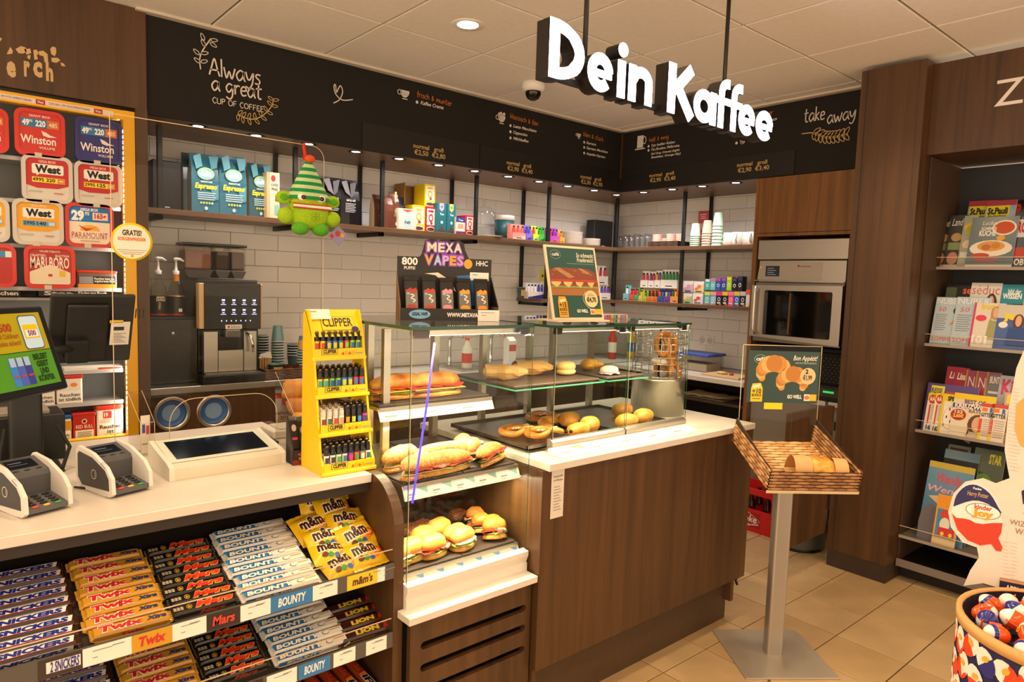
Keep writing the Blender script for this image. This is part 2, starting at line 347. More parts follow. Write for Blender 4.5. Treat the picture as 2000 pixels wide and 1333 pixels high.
for i in range(-3, 6):
    for j in range(-7, 4):
        x = fx0+FT*i; y = fy0+FT*j
        if y < -.3 and x < 1.5: continue
        k = (i*7+j*3) % 3
        if k not in _tiles: _tiles[k] = MB().box((.0025, .0025, -.01), (FT-.0025, FT-.0025, 0), TM[k], .0015, 1).mesh('floor_tile')
        o = bpy.data.objects.new('floor_tile', _tiles[k]); COL.objects.link(o); o.parent = fl; o.location = (x, y, 0)
far = MB()
for i in range(-18, 11):
    for j in range(-18, 14):
        x = fx0+FT*i; y = fy0+FT*j
        if -3 <= i < 6 and -7 <= j < 4 and not (y < -.3 and x < 1.5): continue
        if x > 5.2 or y > 4.6: continue
        far.box((x+.0015, y+.0015, -.01), (x+FT-.0015, y+FT-.0015, 0), TM[0])
far.obj('floor_tiles_beyond', fl, kind='stuff')
# ceiling: panels in a recessed grid
ce = MB().box((-3, -4, HC+.012), (6, 5, HC+.06), P('#5d5348', .9)).struct('ceiling')
CP = P('#f4efe8', .8, grain=.03, gs=30)
cx0, cy0 = 1.76, 1.895; CX, CY = .6175, .6125
def panel(x0, y0, x1, y1):
    m = MB().box((-(x1-x0)/2+.0055, -(y1-y0)/2+.0055, 0), ((x1-x0)/2-.0055, (y1-y0)/2-.0055, .014), CP, .003, 1)
    o = m.obj('ceiling_panel', ce); o.location = ((x0+x1)/2, (y0+y1)/2, HC); return o
for i in range(-6, 6):
    for j in range(-8, 4):
        x = cx0+CX*i; y = cy0+CY*j; y1 = y+CY
        if j == 2: y1 = 3.82
        if j == 3 or y1 > 3.83: continue
        if x > 4.3: continue
        panel(x, y, min(x+CX, 4.38), y1)
MB().box((.80, 3.775, HC-.012), (4.36, 3.822, HC+.004), P('#d8cfc2', .7)).box((4.325, 1.80, HC-.012), (4.372, 3.80, HC+.004), P('#d8cfc2', .7)).struct('trim_1')
# back wall and right wall in white wall tiles
WT = [P(c, .16, grain=.03, gs=3) for c in ('#efedea', '#ebe9e6', '#f2f0ed')]
GR = P('#b3ada5', .8)
wb = MB().box((-3, 4.414, 0), (5.10, 4.50, HC), GR).struct('wall_back')
wr = MB().box((5.044, 1.6, 0), (5.13, 4.414, HC), GR).struct('wall_right')
TW, TH = .30, .1005; _wt = {}
def wtile(w, k):
    key = (round(w, 3), k)
    if key not in _wt: _wt[key] = MB().box((.001, -.0085, .001), (w-.001, 0, TH-.001), WT[k], .0022, 1).mesh('wall_tile')
    return _wt[key]
n = 0
for r in range(15):
    z = .945+TH*r
    if z+TH > 2.47: break
    x = .84-(r % 2)*TW/2
    while x < 5.03:
        a = max(x, .84); b = min(x+TW, 5.04)
        if b-a > .02:
            o = bpy.data.objects.new('wall_tile', wtile(b-a, (n*5+r) % 3)); COL.objects.link(o); o.parent = wb; o.location = (a, 4.414, z); n += 1
        x += TW
    y = 4.405-(r % 2)*TW/2
    y = 4.405+(r % 2)*TW/2
    while y > 2.62:
        a = min(y, 4.405); b = max(y-TW, 2.60)
        if a-b > .02:
            o = bpy.data.objects.new('wall_tile', wtile(a-b, (n*5+r) % 3)); COL.objects.link(o); o.parent = wr; o.location = (5.044, a, z); o.rotation_euler = (0, 0, -PI/2); n += 1
        y -= TW
# soffit over the shelves with its black-ringed downlights
so = MB().box((.845, 3.842, ZS), (5.04, 4.41, ZS+.03), WALNUT_H).box((4.392, 1.76, ZS), (5.04, 3.842, ZS+.03), WALNUT_Y).struct('trim_2')
dl = MB(); dl.lathe([(.024, -.001), (.047, -.004), (.050, .0), (.047, .002)], BLACK, n=20)
dl.lathe([(.0, .004), (.030, .002)], P('#e9f0ff', .4, emit=9), n=16)
for k, (x, y) in enumerate(SOFFIT):
    if k == 0:
        d0 = root('downlight', '', 'light', (x, y, ZS)); a = MB().lathe([(.026, -.001), (.045, -.005), (.049, 0), (.045, .002), (.028, .003)], BLACK, n=20).obj('bezel', d0)
        b = MB().lathe([(.0001, -.0006), (.029, -.0006)], P('#f4f4ff', .4, emit=11), n=16).obj('lens', d0); d = d0
    else: d = dup(d0, (x, y, ZS))
    d['label'] = (f'{ORD[k]} black-ringed downlight from the left in the soffit under the long menu board' if k < 11 else f'{ORD[k-11]} black-ringed downlight from the corner under the right menu board')
    d['group'] = 'downlights under the menu boards'
c0 = None
for k, (x, y) in enumerate(CEIL_SPOTS):
    if c0 is None:
        c0 = root('ceiling_downlight', 'white round downlight in the ceiling panel above the long menu board', 'light', (x, y, HC))
        MB().lathe([(.05, -.002), (.078, -.004), (.082, 0), (.07, .004)], WHITE, n=26).obj('ring', c0)
        MB().lathe([(.0001, -.003), (.052, -.003)], P('#ffe6c0', .4, emit=8), n=22).obj('lens', c0)
    elif k in (2, 4, 5): dup(c0, (x, y, HC), label='white round downlight in the ceiling %s' % {2: 'over the counter front', 4: 'over the shop floor by the till', 5: 'over the middle of the shop floor'}[k])
# dome camera
dc = root('dome_camera', 'white dome security camera with a dark lens bubble under the ceiling', 'camera', (2.95, 3.332, HC))
MB().lathe([(.0001, 0), (.072, 0), (.074, -.03), (.06, -.052), (.0001, -.052)], WHITE, n=26).obj('housing', dc)
MB().lathe([(.05, -.05), (.049, -.07), (.038, -.092), (.018, -.104), (.0001, -.107)], P('#15110f', .08), n=22).obj('lens_bubble', dc)
# ---------------------------------------------------------------- menu boards
BOARD = P('#110d0b', .75, grain=.1, gs=2)
def Lp(x, y): q = at(x, y, 1, 3.82); return q.x, q.z
def Rp(x, y): q = at(x, y, 0, 4.37); return -q.y, q.z
m1 = root('menu_board', 'long black menu board with chalk lettering above the left shelves', 'menu board', (0, 3.82, 0))
MB().box((.845, 0, ZS), (4.372, .02, HC-.004), BOARD).obj('board', m1)
MB().box((2.02, -.006, 2.366), (2.905, 0, 2.525), P('#14100d', .55)).obj('price_strip', m1)
MB().box((2.91, -.006, 2.366), (4.30, 0, 2.525), P('#14100d', .55)).obj('price_strip', m1)
t = MB(); f = Face(t, (0, -.0065, 0))
def flush(name):
    global t
    t.obj(name, m1); t = MB(); f.mb = t
def flush2(name):
    global t
    t.obj(name, m2); t = MB(); f2.mb = t
def hl(s, px, py, px2, xh, w, mat, slope=0.0):
    x, z = Lp(px, py); x2, _ = Lp(px2, py); tot = sum(HAND[c][0] for c in s); xh2 = xh; tr = (x2-x)/(tot*xh); hand(f, s, x, z, xh, w, mat, 'l', slope, tr)
hl('Always', 408, 146, 510, .053, .0078, CHALK); hl('a great', 412, 176, 512, .049, .0078, CHALK); flush('lettering')
hl('CUP OF COFFEE', 414, 201, 515, .0185, .0038, CHALK); flush('lettering')
stem = [Lp(*q) for q in ((391, 136), (389, 118), (393, 103), (401, 90), (411, 76))]; f.stroke(stem, .006, CHALK)
for i, (px, py, a) in enumerate(((391, 124, 2.6), (391, 122, .4), (389, 108, 2.5), (392, 105, .3), (400, 92, 2.1), (410, 79, .2), (398, 80, 2.0), (409, 84, -.4))):
    x, z = Lp(px, py); leaf(f, x, z, a, .036, .008, .0036, CHALK)
flush('leaf_drawing')
arc = [Lp(*q) for q in ((464, 224), (478, 231), (497, 233), (515, 224), (530, 207), (533, 193))]; f.stroke(arc, .005, GOLD)
A2 = smoothpts(arc, 3)
for i in range(0, len(A2)-1, 2):
    x, z = A2[i]; dx, dz = A2[i+1][0]-x, A2[i+1][1]-z; a = math.atan2(dz, dx)
    leaf(f, x, z, a+1.2, .032, .007, .0032, GOLD); leaf(f, x, z, a-1.2, .032, .007, .0032, GOLD)
flush('leaf_drawing')
f.stroke([Lp(*q) for q in ((650, 202), (662, 195), (668, 180), (664, 168), (659, 175), (656, 181), (654, 166), (651, 170), (655, 185), (668, 196), (688, 195))], .006, CHALK); flush('heart_drawing')
def head(fn, face, s, px, py, px2, h, mat, slope=0):
    x, z = fn(px, py); x2, _ = fn(px2, py); tot = sum(HAND[c][0] for c in s); hand(face, s, x, z, h, h*.17, mat, 'l', slope, (x2-x)/(tot*h)); (flush if fn is Lp else flush2)('lettering')
def item(fn, face, s, px, py, px2, h, mat=CHALK, dot=True):
    x, z = fn(px, py); x2, _ = fn(px2, py)
    if dot: (face.ell(x-.026, z+h*.35, .010, .010, mat, 2, 10), (flush if fn is Lp else flush2)('bullet'))
    face.txt(s, x, z, h, mat, 'l', x2-x, .02, .25); (flush if fn is Lp else flush2)('lettering')
def cup(face, x, z, s, mat, foam=False, tall=False):
    if tall:
        face.poly([(x-s*.8, z), (x+s*.55, z), (x+s*.6, z+s*2.1), (x-s*.75, z+s*2.1)], mat, 2); face.ring(x+s*.85, z+s*1.2, s*.38, s*.7, s*.14, mat, 2, 16); face.rect(x-s*1.2, z-s*.3, x+s, z-s*.1, mat, 2); return
    face.poly([(x-s*.95, z+s*1.2), (x+s*.95, z+s*1.2)][::-1]+ellp(x, z+s*1.2, s*.95, s*1.2, 14, PI, 2*PI), mat, 2)
    face.ring(x-s*1.02, z+s*.75, s*.45, s*.45, s*.13, mat, 2, 14); face.rect(x-s*.5, z-s*.32, x+s*.6, z-s*.15, mat, 2)
    for k in range(4): face.stroke([(x-s*.6+k*s*.3, z+s*1.0), (x-s*.2+k*s*.28, z+s*.2+k*s*.05)], s*.05, BOARD, 3, 0)
    if foam:
        for k in range(4): face.ell(x-s*.6+k*s*.4, z+s*1.4+(k % 2)*s*.2, s*.32, s*.32, mat, 2, 10)
x, z = Lp(789, 191); cup(f, x, z, .036, CHALK)
head(Lp, f, 'frisch & munter', 813, 189, 882, .021, ORNG, -.04); item(Lp, f, 'Kaffee Crema', 820, 204, 865, .022)
x, z = Lp(978, 239); cup(f, x, z, .036, CHALK, True)
head(Lp, f, 'klassisch & fein', 995, 231, 1051, .021, ORNG, -.04)
for s, py, p2 in (('Latte Macchiato', 249, 1047), ('Cappuccino', 261, 1029), ('Milchkaffee', 273, 1031)): item(Lp, f, s, 1001, py, p2, .020)
x, z = Lp(1129, 269); cup(f, x, z, .024, CHALK)
head(Lp, f, 'klein & stark', 1138, 266, 1178, .021, ORNG, -.04)
for s, py, p2 in (('Espresso', 281, 1163), ('Espresso Macchiato', 291, 1186), ('doppelter Espresso', 302, 1181)): item(Lp, f, s, 1144, py, p2, .019)
def price(fn, face, px, py, px2, a, b):
    x, z = fn(px, py); x2, _ = fn(px2, py); w = x2-x
    face.txt('normal', x, z+.040, .027, GOLD, 'l', w*.47, .012); face.txt('groß', x+w*.62, z+.040, .027, GOLD, 'l', w*.30, .012); (flush if fn is Lp else flush2)('price_lettering')
    face.txt(a, x+w*.03, z, .030, GOLD, 'l', w*.42, .012); face.txt(b, x+w*.56, z, .030, GOLD, 'l', w*.42, .012); (flush if fn is Lp else flush2)('price_lettering')
price(Lp, f, 806, 301, 870, '€2,50', '€2,80'); price(Lp, f, 988, 332, 1040, '€2,90', '€3,40'); price(Lp, f, 1132, 358, 1176, '€2,30', '€2,90')
t.obj('lettering', m1) if t.v else None
m2 = root('menu_board', 'black menu board with chalk lettering over the right shelves and oven', 'menu board', (4.37, 0, 0))
MB().box((0, 1.762, ZS), (.02, 3.82, HC-.004), BOARD).obj('board', m2)
MB().box((-.006, 2.32, 2.366), (0, 3.79, 2.525), P('#14100d', .55)).obj('price_strip', m2)
MB().box((-.012, 3.805, 2.47), (0, 3.818, HC-.02), WALNUT).obj('corner_strip', m2)
t = MB(); f2 = Face(t, (-.0065, 0, 0), (0, -1, 0), (0, 0, 1))
x, z = Rp(1252, 289); cup(f2, x, z, .045, CHALK, tall=True)
head(Rp, f2, 'heiB & innig', 1269, 278, 1307, .02, ORNG, .02)
for s, py, p2, d in (('Typ heißer Kakao', 287, 1319, 1), ('Tee (Rooibos, Pfefferminz,', 295, 1328, 1), ('Earl Grey, Oriental, English', 303, 1328, 0), ('Breakfast, Orange Sky)', 310, 1330, 0)): item(Rp, f2, s, 1273, py, p2, .018 if d else .015, CHALK, d)
head(Rp, f2, 'klassiker', 1470, 232, 1511, .021, ORNG, .02)
for s, py, p2 in (('Macchiato', 247, 1518), ('Kaffee', 263, 1500), ('Typ', 281, 1456)): item(Rp, f2, s, 1446, py, p2, .02)
price(Rp, f2, 1269, 357, 1321, '€2,90', '€3,40'); price(Rp, f2, 1440, 338, 1504, '€2,90', '€3,40')
def hr(s, px, py, px2, xh, w, slope):
    x, z = Rp(px, py); x2, _ = Rp(px2, py); tot = sum(HAND[c][0] for c in s); hand(f2, s, x, z, xh, w, CHALK, 'l', slope, (x2-x)/(tot*xh))
hr('take', 1571, 240, 1612, .052, .007, .0); hr('away', 1616, 243, 1672, .050, .007, .06); flush2('lettering')
st = [Rp(*q) for q in ((1567, 262), (1590, 260), (1610, 268), (1632, 268), (1657, 262))]; f2.stroke(st, .006, GOLD); A2 = smoothpts(st, 3)
for i in range(3, len(A2)-1):
    x, z = A2[i]; a = math.atan2(A2[i+1][1]-z, A2[i+1][0]-x); leaf(f2, x, z, a+.9, .05, .011, .0045, GOLD); leaf(f2, x, z, a-1.0, .045, .011, .0045, GOLD)
t.obj('leaf_drawing', m2)
# ---------------------------------------------------------------- walnut panels left of the boards, pillar, magazine fascia
w1 = root('wall_panel', 'walnut panel above the tobacco cabinet with half peeled cream letters', 'wall panel', (0, 3.80, 0))
MB().box((-.6, 0, 2.378), (.845, .04, HC-.004), WALNUT).obj('board', w1)
t = MB(); f = Face(t, (0, -.0008, 0)); PEEL = P('#d3b27c', .6)
def pp(pts): f.poly([(lambda q: (q.x, q.z))(at(a, b, 1, 3.80)) for a, b in pts], PEEL, 1)
for pts in (((0, 73), (4, 76), (0, 82)), ((13, 106), (20, 92), (25, 99), (24, 105), (17, 106)), ((30, 96), (41, 90), (50, 93), (52, 101), (45, 105), (36, 104)), ((47, 96), (59, 95), (61, 104), (52, 107)), ((54, 108), (60, 108), (58, 117), (53, 113)),
            ((65, 98), (71, 97), (76, 104), (72, 108), (74, 116), (67, 117)), ((73, 101), (84, 99), (93, 106), (94, 123), (87, 122), (85, 110), (77, 108)), ((98, 96), (102, 91), (109, 93), (110, 103), (107, 110), (100, 106)), ((100, 113), (112, 113), (118, 118), (110, 123), (101, 121)), ((118, 122), (124, 124), (128, 130), (120, 129))): pp(pts)
for s, px, w in (('e', 13, 19), ('r', 47, 12), ('c', 65, 18), ('h', 90, 14)):
    a = at(px, 151 if s != 'h' else 160, 1, 3.80); b = at(px+w, 151, 1, 3.80); f.txt(s, a.x, a.z+.01, .085 if s != 'h' else .075, PEEL, 'l', b.x-a.x, .05)
t.obj('lettering', w1)
MB().box((.792, 3.79, 0), (.845, 4.41, 2.378), WALNUT).thing('end_panel', 'narrow walnut upright between the tobacco cabinet and coffee corner', 'panel')
pl = root('pillar', 'broad walnut pillar between the oven and magazine rack', 'pillar', (0, 0, 0))
MB().box((3.988, 1.43, .1), (4.36, 1.76, 2.825), WALNUT).obj('cladding', pl)
MB().box((3.990, 1.432, 0), (4.36, 1.758, .1), PLINTH).obj('plinth', pl)
MB().box((3.9865, 1.725, .1), (3.9885, 1.728, 2.825), INK).box((3.9865, 1.462, .1), (3.9885, 1.4635, 2.825), P('#4b3626', .7)).obj('joint', pl)
zp = root('magazine_fascia', 'walnut header panel with cream letters above the magazine rack', 'panel', (4.08, 0, 0))
MB().box((0, -2.5, 2.345), (.05, 1.43, 2.815), WALNUT).box((.05, -2.5, 2.345), (.60, 1.43, 2.36), WALNUT).obj('board', zp)
t = MB(); f = Face(t, (-.001, 0, 0), (0, -1, 0), (0, 0, 1)); a = at(1941, 213, 0, 4.08); b = at(1941, 156, 0, 4.08); x1 = at(1990, 205, 0, 4.08)
f.txt('ZEITSCHRIFTEN', -a.y, a.z+.01, b.z-a.z-.015, PAPER, 'l', 1.35, .0); t.obj('lettering', zp)
# ---------------------------------------------------------------- counters
TOPZ = .975
lc = root('till_counter', 'long till counter with a pale speckled top and dark recess beneath', 'counter', (0, 0, 0))
MB().box((-1.2, 1.915, .947), (1.064, 2.86, TOPZ), STONE, .002, 1).obj('counter_top', lc)
MB().box((-1.2, 2.22, 0), (1.064, 2.80, .945), P('#2b211b', .6)).box((-1.2, 1.93, .915), (1.064, 2.22, .946), P('#2b211b', .6)).obj('carcass', lc)
pts = [(2.86, 0), (2.86, .974), (1.925, .974)]+[(1.925+.152*math.cos(a), .822+.152*math.sin(a)) for a in [PI/2+PI/2*i/10 for i in range(11)]]+[(1.773, 0)]
MB().prism(pts, 1.066, 1.100, WALNUT, 'yz').thing('curved_end_panel', 'walnut end panel with rounded top corner beside the chocolate bar shelves', 'panel')
sc_ = root('service_counter', 'walnut service counter with a pale stone top under the pastry cases', 'counter', (0, 0, 0))
MB().box((1.62, 1.675, .948), (2.952, 2.50, TOPZ), STONE, .002, 1).obj('counter_top', sc_)
MB().box((1.61, 1.70, .215), (2.98, 1.72, .947), WALNUT, .001, 1).obj('front_panel', sc_)
MB().box((1.612, 1.72, .1), (1.632, 2.46, .947), WALNUT).box((2.90, 1.72, .1), (2.925, 2.46, .947), WALNUT).box((1.632, 2.42, .1), (2.90, 2.44, .947), WALNUT).obj('carcass', sc_)
MB().box((1.13, 1.757, 0), (2.92, 1.775, .22), P('#4a3623', .5, grain=.1)).box((2.90, 1.775, 0), (2.92, 2.46, .22), P('#4a3623', .5, grain=.1)).obj('plinth', sc_)
cb = MB().tube([(2.965, 1.74, .21), (2.975, 1.735, .185), (2.955, 1.73, .19), (2.965, 1.725, .165)], .006, BLACK, 6).tube([(2.96, 1.735, .2), (2.985, 1.73, .195)], .005, BLACK, 6); cb.thing('cable_loop', 'small loop of black cable at the counter base corner', 'cable')
# small notice hanging from the counter corner
n_ = MB().box((0, 0, 0), (.062, .0012, .178), P('#d8d0c6', .6)); f = Face(n_, (0, 0, 0))
f.txt('Zusatzstoffe', .031, .148, .0075, INK, 'c', .045); f.txt('und Allergene', .031, .135, .0075, INK, 'c', .045)
for i in range(9): f.rect(.012, .028+i*.0105, .05-(i*7 % 3)*.005, .0308+i*.0105, FAINT)
a = at(1066, 960, 1, 1.695); n_.thing('notice_slip', 'small printed notice hanging below the counter top corner', 'notice', (1.652, 1.697, .768), 0)
# ---------------------------------------------------------------- left chilled case
X0, X1, YF, YB = 1.105, 1.602, 1.765, 2.36
case = root('food_case', 'tall glass food case filled with filled rolls and baguettes', 'display case', (0, 0, 0))
MB().box((1.102, 1.7725, .548), (1.606, 2.38, .572), STONE).box((1.08, 1.70, .548), (1.606, 1.7722, .572), STONE, .002, 1).obj('ledge', case)
prof = [(1.757, .572), (1.757, .60), (1.762, .604), (1.752, .63), (1.752, .646), (1.78, .650), (1.78, .572)]
MB().prism(prof, 1.103, 1.604, P('#d9d2c6', .4), 'yz').obj('bottom_trim', case)
FPAN = MB()
s1 = []
for (xa, ya), (xb, yb) in (((822, 1262), (1027, 1187)), ((821, 1304), (1025, 1226)), ((840, 1330), (1024, 1267))):
    A = at(xa, ya, 1, 1.73); B = at(xb, yb, 1, 1.73)
    s1.append((A, B))
xa = min(s1[0][0].x, s1[1][0].x); xb = max(q[1].x for q in s1); hs = []
for A, B in s1:
    zc = B.z; hs.append(rounded(xa, zc-.0125, xb, zc+.0125, .0124, 5))
holed(FPAN, [(1.103, .17), (1.603, .17), (1.603, .546), (1.103, .546)], hs, 1.73, 1.75, WALNUT); FPAN.obj('vent_panel', case)
MB().box((1.103, 1.79, .05), (1.603, 1.80, .546), MATTE).box((1.10, 1.80, .05), (1.12, 2.36, .547), MATTE).obj('inner_box', case)
gr = MB(); f = Face(gr, (1.40, 1.7565, .10))
for i in range(8):
    for j in range(5): f.ell(.02+i*.021, .02+j*.012, .0042, .0042, INK, 1, 8)
gr.obj('perforation', case)
GT = .006
MB().box((X0, YF, .648), (X1, YF+GT, 1.444), GLASS).obj('front_glass', case)
MB().box((X0, YF+GT, .648), (X0+GT, YB, 1.444), GLASS).obj('side_glass', case)
MB().box((X1-GT, YF+GT, .648), (X1, YB, 1.444), GLASS).obj('side_glass', case)
TOPG = glassmat('tinted_top_glass', (.62, .66, .63), 1.55)
MB().box((X0, YF, 1.4445), (X1+.004, YB, 1.4545), TOPG).obj('top_glass', case)
e = MB()
e.box((X0, YF-.0006, 1.4445), (X1+.004, YF-.0001, 1.4545), EDGE).box((X0-.0006, YF, 1.4445), (X0-.0001, YB, 1.4545), EDGE).box((X1+.0041, YF, 1.4445), (X1+.0046, YB, 1.4545), EDGE)
for x in (X0-.0004, X1-.0015): e.box((x, YF-.0012, .648), (x+.002, YF-.0002, 1.444), EDGE)
e.box((X0+.003, YF-.0012, .648), (X0+.0045, YF-.0003, 1.444), EDGE2).obj('glass_edge', case)
MB().box((X0+.02, YF+.008, 1.418), (X0+.075, YF+.03, 1.443), P('#4d4148', .4), .003, 1).box((X1-.05, YF+.008, 1.42), (X1-.01, YF+.03, 1.443), P('#20294a', .4), .003, 1).obj('glass_clamp', case)
MB().box((X0+.03, YF+.032, 1.424), (X1-.03, YF+.055, 1.440), ALU).box((X0+.035, YF+.036, 1.4225), (X1-.035, YF+.05, 1.4238), P('#ffd9a0', .4, emit=10)).obj('light_bar', case)
MB().box((X0+.045, 2.0, .66), (X0+.07, 2.02, 1.43), STEEL).box((X0+.15, 2.30, .66), (X0+.175, 2.33, 1.43), STEEL).box((X1-.05, 2.30, .66), (X1-.025, 2.33, 1.43), STEEL).obj('upright', case)
uv = MB().tube([(X0+.11, 1.80, 1.40), (X0+.085, 1.80, 1.2), (X0+.045, 1.79, .98), (X0+.03, 1.785, .9)], .0035, P('#4a3cff', .3, emit=1.5), 6); uv.obj('blue_light_strand', case)
def ticket(face, x, y, w, h, tri, l=1):
    face.rect(x, y, x+w, y+h, PAPER, l)
    if tri: face.poly([(x+w*.5, y+h*.95), (x+w*.95, y+h*.95), (x+w*.95, y+h*.35)], tri, l+1)
    face.rect(x+w*.1, y+h*.35, x+w*.42, y+h*.47, FAINT, l+1); face.rect(x+w*.1, y+h*.15, x+w*.34, y+h*.2, FAINT, l+1)
TEAL_T = P('#8db0ab', .6); BLUE_T = P('#7aa7dd', .6)
def trayshelf(y0, y1, z, rail_z0, rail_z1, tri, ntic, name, sub=None):
    m = MB().box((X0+.012, y0+.012, z-.012), (X1-.012, y1, z), ALU)
    m.obj('shelf', case)
    k = 2 if ntic > 3 else 1; w = (X1-X0-.03)/k
    for i in range(k): MB().box((X0+.015+i*w, y0+.02, z), (X0+.011+(i+1)*w, y1, z+.008), P('#3b302b', .55), .002, 1).obj('slate_tray', case)
    r = MB().prism([(y0, rail_z0), (y0+.018, rail_z1), (y0+.022, rail_z1), (y0+.004, rail_z0)], X0+.010, X1-.010, P('#efe6d6', .35), 'yz')
    v = Vector((0, .018, rail_z1-rail_z0)).normalized(); f = Face(r, (X0+.012, y0, rail_z0), (1, 0, 0), v)
    W_ = (X1-X0-.024)/ntic
    for i in range(ntic): ticket(f, i*W_+.002, .003, W_-.006, rail_z1-rail_z0-.006, tri if (i+ntic) % 2 == 0 or ntic > 4 else None)
    r.obj('price_rail', case)
trayshelf(1.955, 2.34, 1.172, 1.128, 1.166, None, 3, 'a')
trayshelf(1.795, 2.32, .952, .905, .947, TEAL_T, 5, 'b')
trayshelf(1.782, 2.34, .668, .628, .664, BLUE_T, 6, 'c')
MB().box((X0+.03, 1.975, 1.152), (X1-.03, 1.99, 1.158), P('#ffd9a0', .4, emit=8)).box((X0+.03, 1.82, .93), (X1-.03, 1.835, .936), P('#ffd9a0', .4, emit=8)).obj('led_strip', case)
MB().box((X0+.006, 2.345, .65), (X1-.006, 2.352, .95), STEEL).box((X0+.03, 2.33, .80), (X1-.03, 2.345, .82), ALU).obj('rear_grille', case)
# ---------------------------------------------------------------- two pastry cases on the service counter
def pastry_case(x0, x1, label):
    c = root('pastry_case', label, 'display case', (0, 0, 0)); yf, yb, z0, z1 = 1.785, 2.38, TOPZ, 1.437
    MB().prism([(yf, z0+.0005), (yf, z0+.040), (yf+.01, z0+.048), (yf+.03, z0+.048), (yf+.03, z0+.0005)], x0, x1, ALU, 'yz').obj('front_rail', c)
    MB().box((x0, yf+.03, z0+.0005), (x1, yb, z0+.012), STEEL).obj('base', c)
    MB().box((x0, yf+.006, z0+.048), (x1, yf+.012, z1), GLASS).obj('front_glass', c)
    if x0 > 2: MB().box((x0, yf+.012, z0+.012), (x0+.006, yb, z1), GLASS).obj('side_glass', c)
    MB().box((x1-.006, yf+.012, z0+.012), (x1, yb, z1), GLASS).obj('side_glass', c)
    MB().box((x0-.003, yf, z1+.0005), (x1+.003, yb, z1+.0095), TOPG).obj('top_glass', c)
    e = MB().box((x0-.003, yf-.0008, z1+.0005), (x1+.003, yf-.0002, z1+.0095), EDGE).box((x0-.0038, yf, z1+.0005), (x0-.0032, yb, z1+.0095), EDGE).box((x1+.0032, yf, z1+.0005), (x1+.0038, yb, z1+.0095), EDGE)
    for x in (x0-.0003, x1-.002): e.box((x, yf+.0048, z0+.048), (x+.0023, yf+.0058, z1), EDGE)
    e.box((x0+.004, yf+.0048, z0+.048), (x0+.0055, yf+.0056, z1), EDGE2).obj('glass_edge', c)
    MB().box((x0+.01, yf+.014, z1-.024), (x0+.045, yf+.032, z1-.001), P('#221c1e', .4), .003, 1).box((x1-.045, yf+.014, z1-.024), (x1-.01, yf+.032, z1-.001), P('#221c1e', .4), .003, 1).obj('glass_clamp', c)
    MB().box((x0+.03, yf+.036, z1-.016), (x1-.03, yf+.058, z1-.002), ALU).box((x0+.035, yf+.04, z1-.0175), (x1-.035, yf+.054, z1-.0162), P('#ffd9a0', .4, emit=10)).obj('light_bar', c)
    MB().box((x0+.08, 2.32, z0+.012), (x0+.105, 2.345, z1), STEEL).box((x1-.06, 2.32, z0+.012), (x1-.035, 2.345, z1), STEEL).obj('upright', c)
    return c
pc1 = pastry_case(1.735, 2.142, 'glass pastry case with pretzels and croissants on the service counter')
pc2 = pastry_case(2.150, 2.555, 'right-hand glass pastry case holding plain rolls')
for a_, b_, c_ in ((1.645, 2.134, pc1), (2.158, 2.42, pc2)):
    MB().box((a_, 1.90, 1.196), (b_, 2.31, 1.202), GLASS).box((a_, 1.899, 1.196), (b_, 1.8998, 1.202), P('#5fae93', .2)).box((a_-.0008, 1.90, 1.196), (a_-.0001, 2.31, 1.202), P('#5fae93', .2)).obj('glass_shelf', c_)
    MB().box((a_+.01, 1.92, 1.2025), (b_-.01, 2.30, 1.212), P('#4a3a32', .55), .002, 1).obj('shelf_tray', c_)
def tray(x0, x1, y0, y1, z, name, label):
    m = MB().box((x0, y0, z), (x1, y1, z+.004), DSTEEL)
    for a, b in (((x0, y0), (x1, y0+.004)), ((x0, y1-.004), (x1, y1)), ((x0, y0), (x0+.004, y1)), ((x1-.004, y0), (x1, y1))): m.box((*a, z), (*b, z+.016), DSTEEL)
    return m.thing(name, label, 'tray')
tray(1.65, 2.13, 1.83, 2.31, TOPZ+.0125, 'baking_tray', 'dark metal baking tray under the pretzels and croissants')
tray(2.16, 2.54, 1.83, 2.30, TOPZ+.0125, 'baking_tray', 'dark metal baking tray under the plain rolls')
ls = MB().prism([(1.712, TOPZ+.001), (1.783, TOPZ+.022), (1.783, TOPZ+.001)], 1.71, 2.56, P('#e7dccb', .5), 'yz'); v = Vector((0, .071, .021)).normalized(); f = Face(ls, (1.71, 1.712, TOPZ+.001), (1, 0, 0), v)
for i in range(5): ticket(f, .01+i*.168, .006, .155, .058, P('#e0a878', .6) if i == 0 else None)
ls.thing('label_strip', 'sloping label strip along the front of the pastry cases', 'price strip')
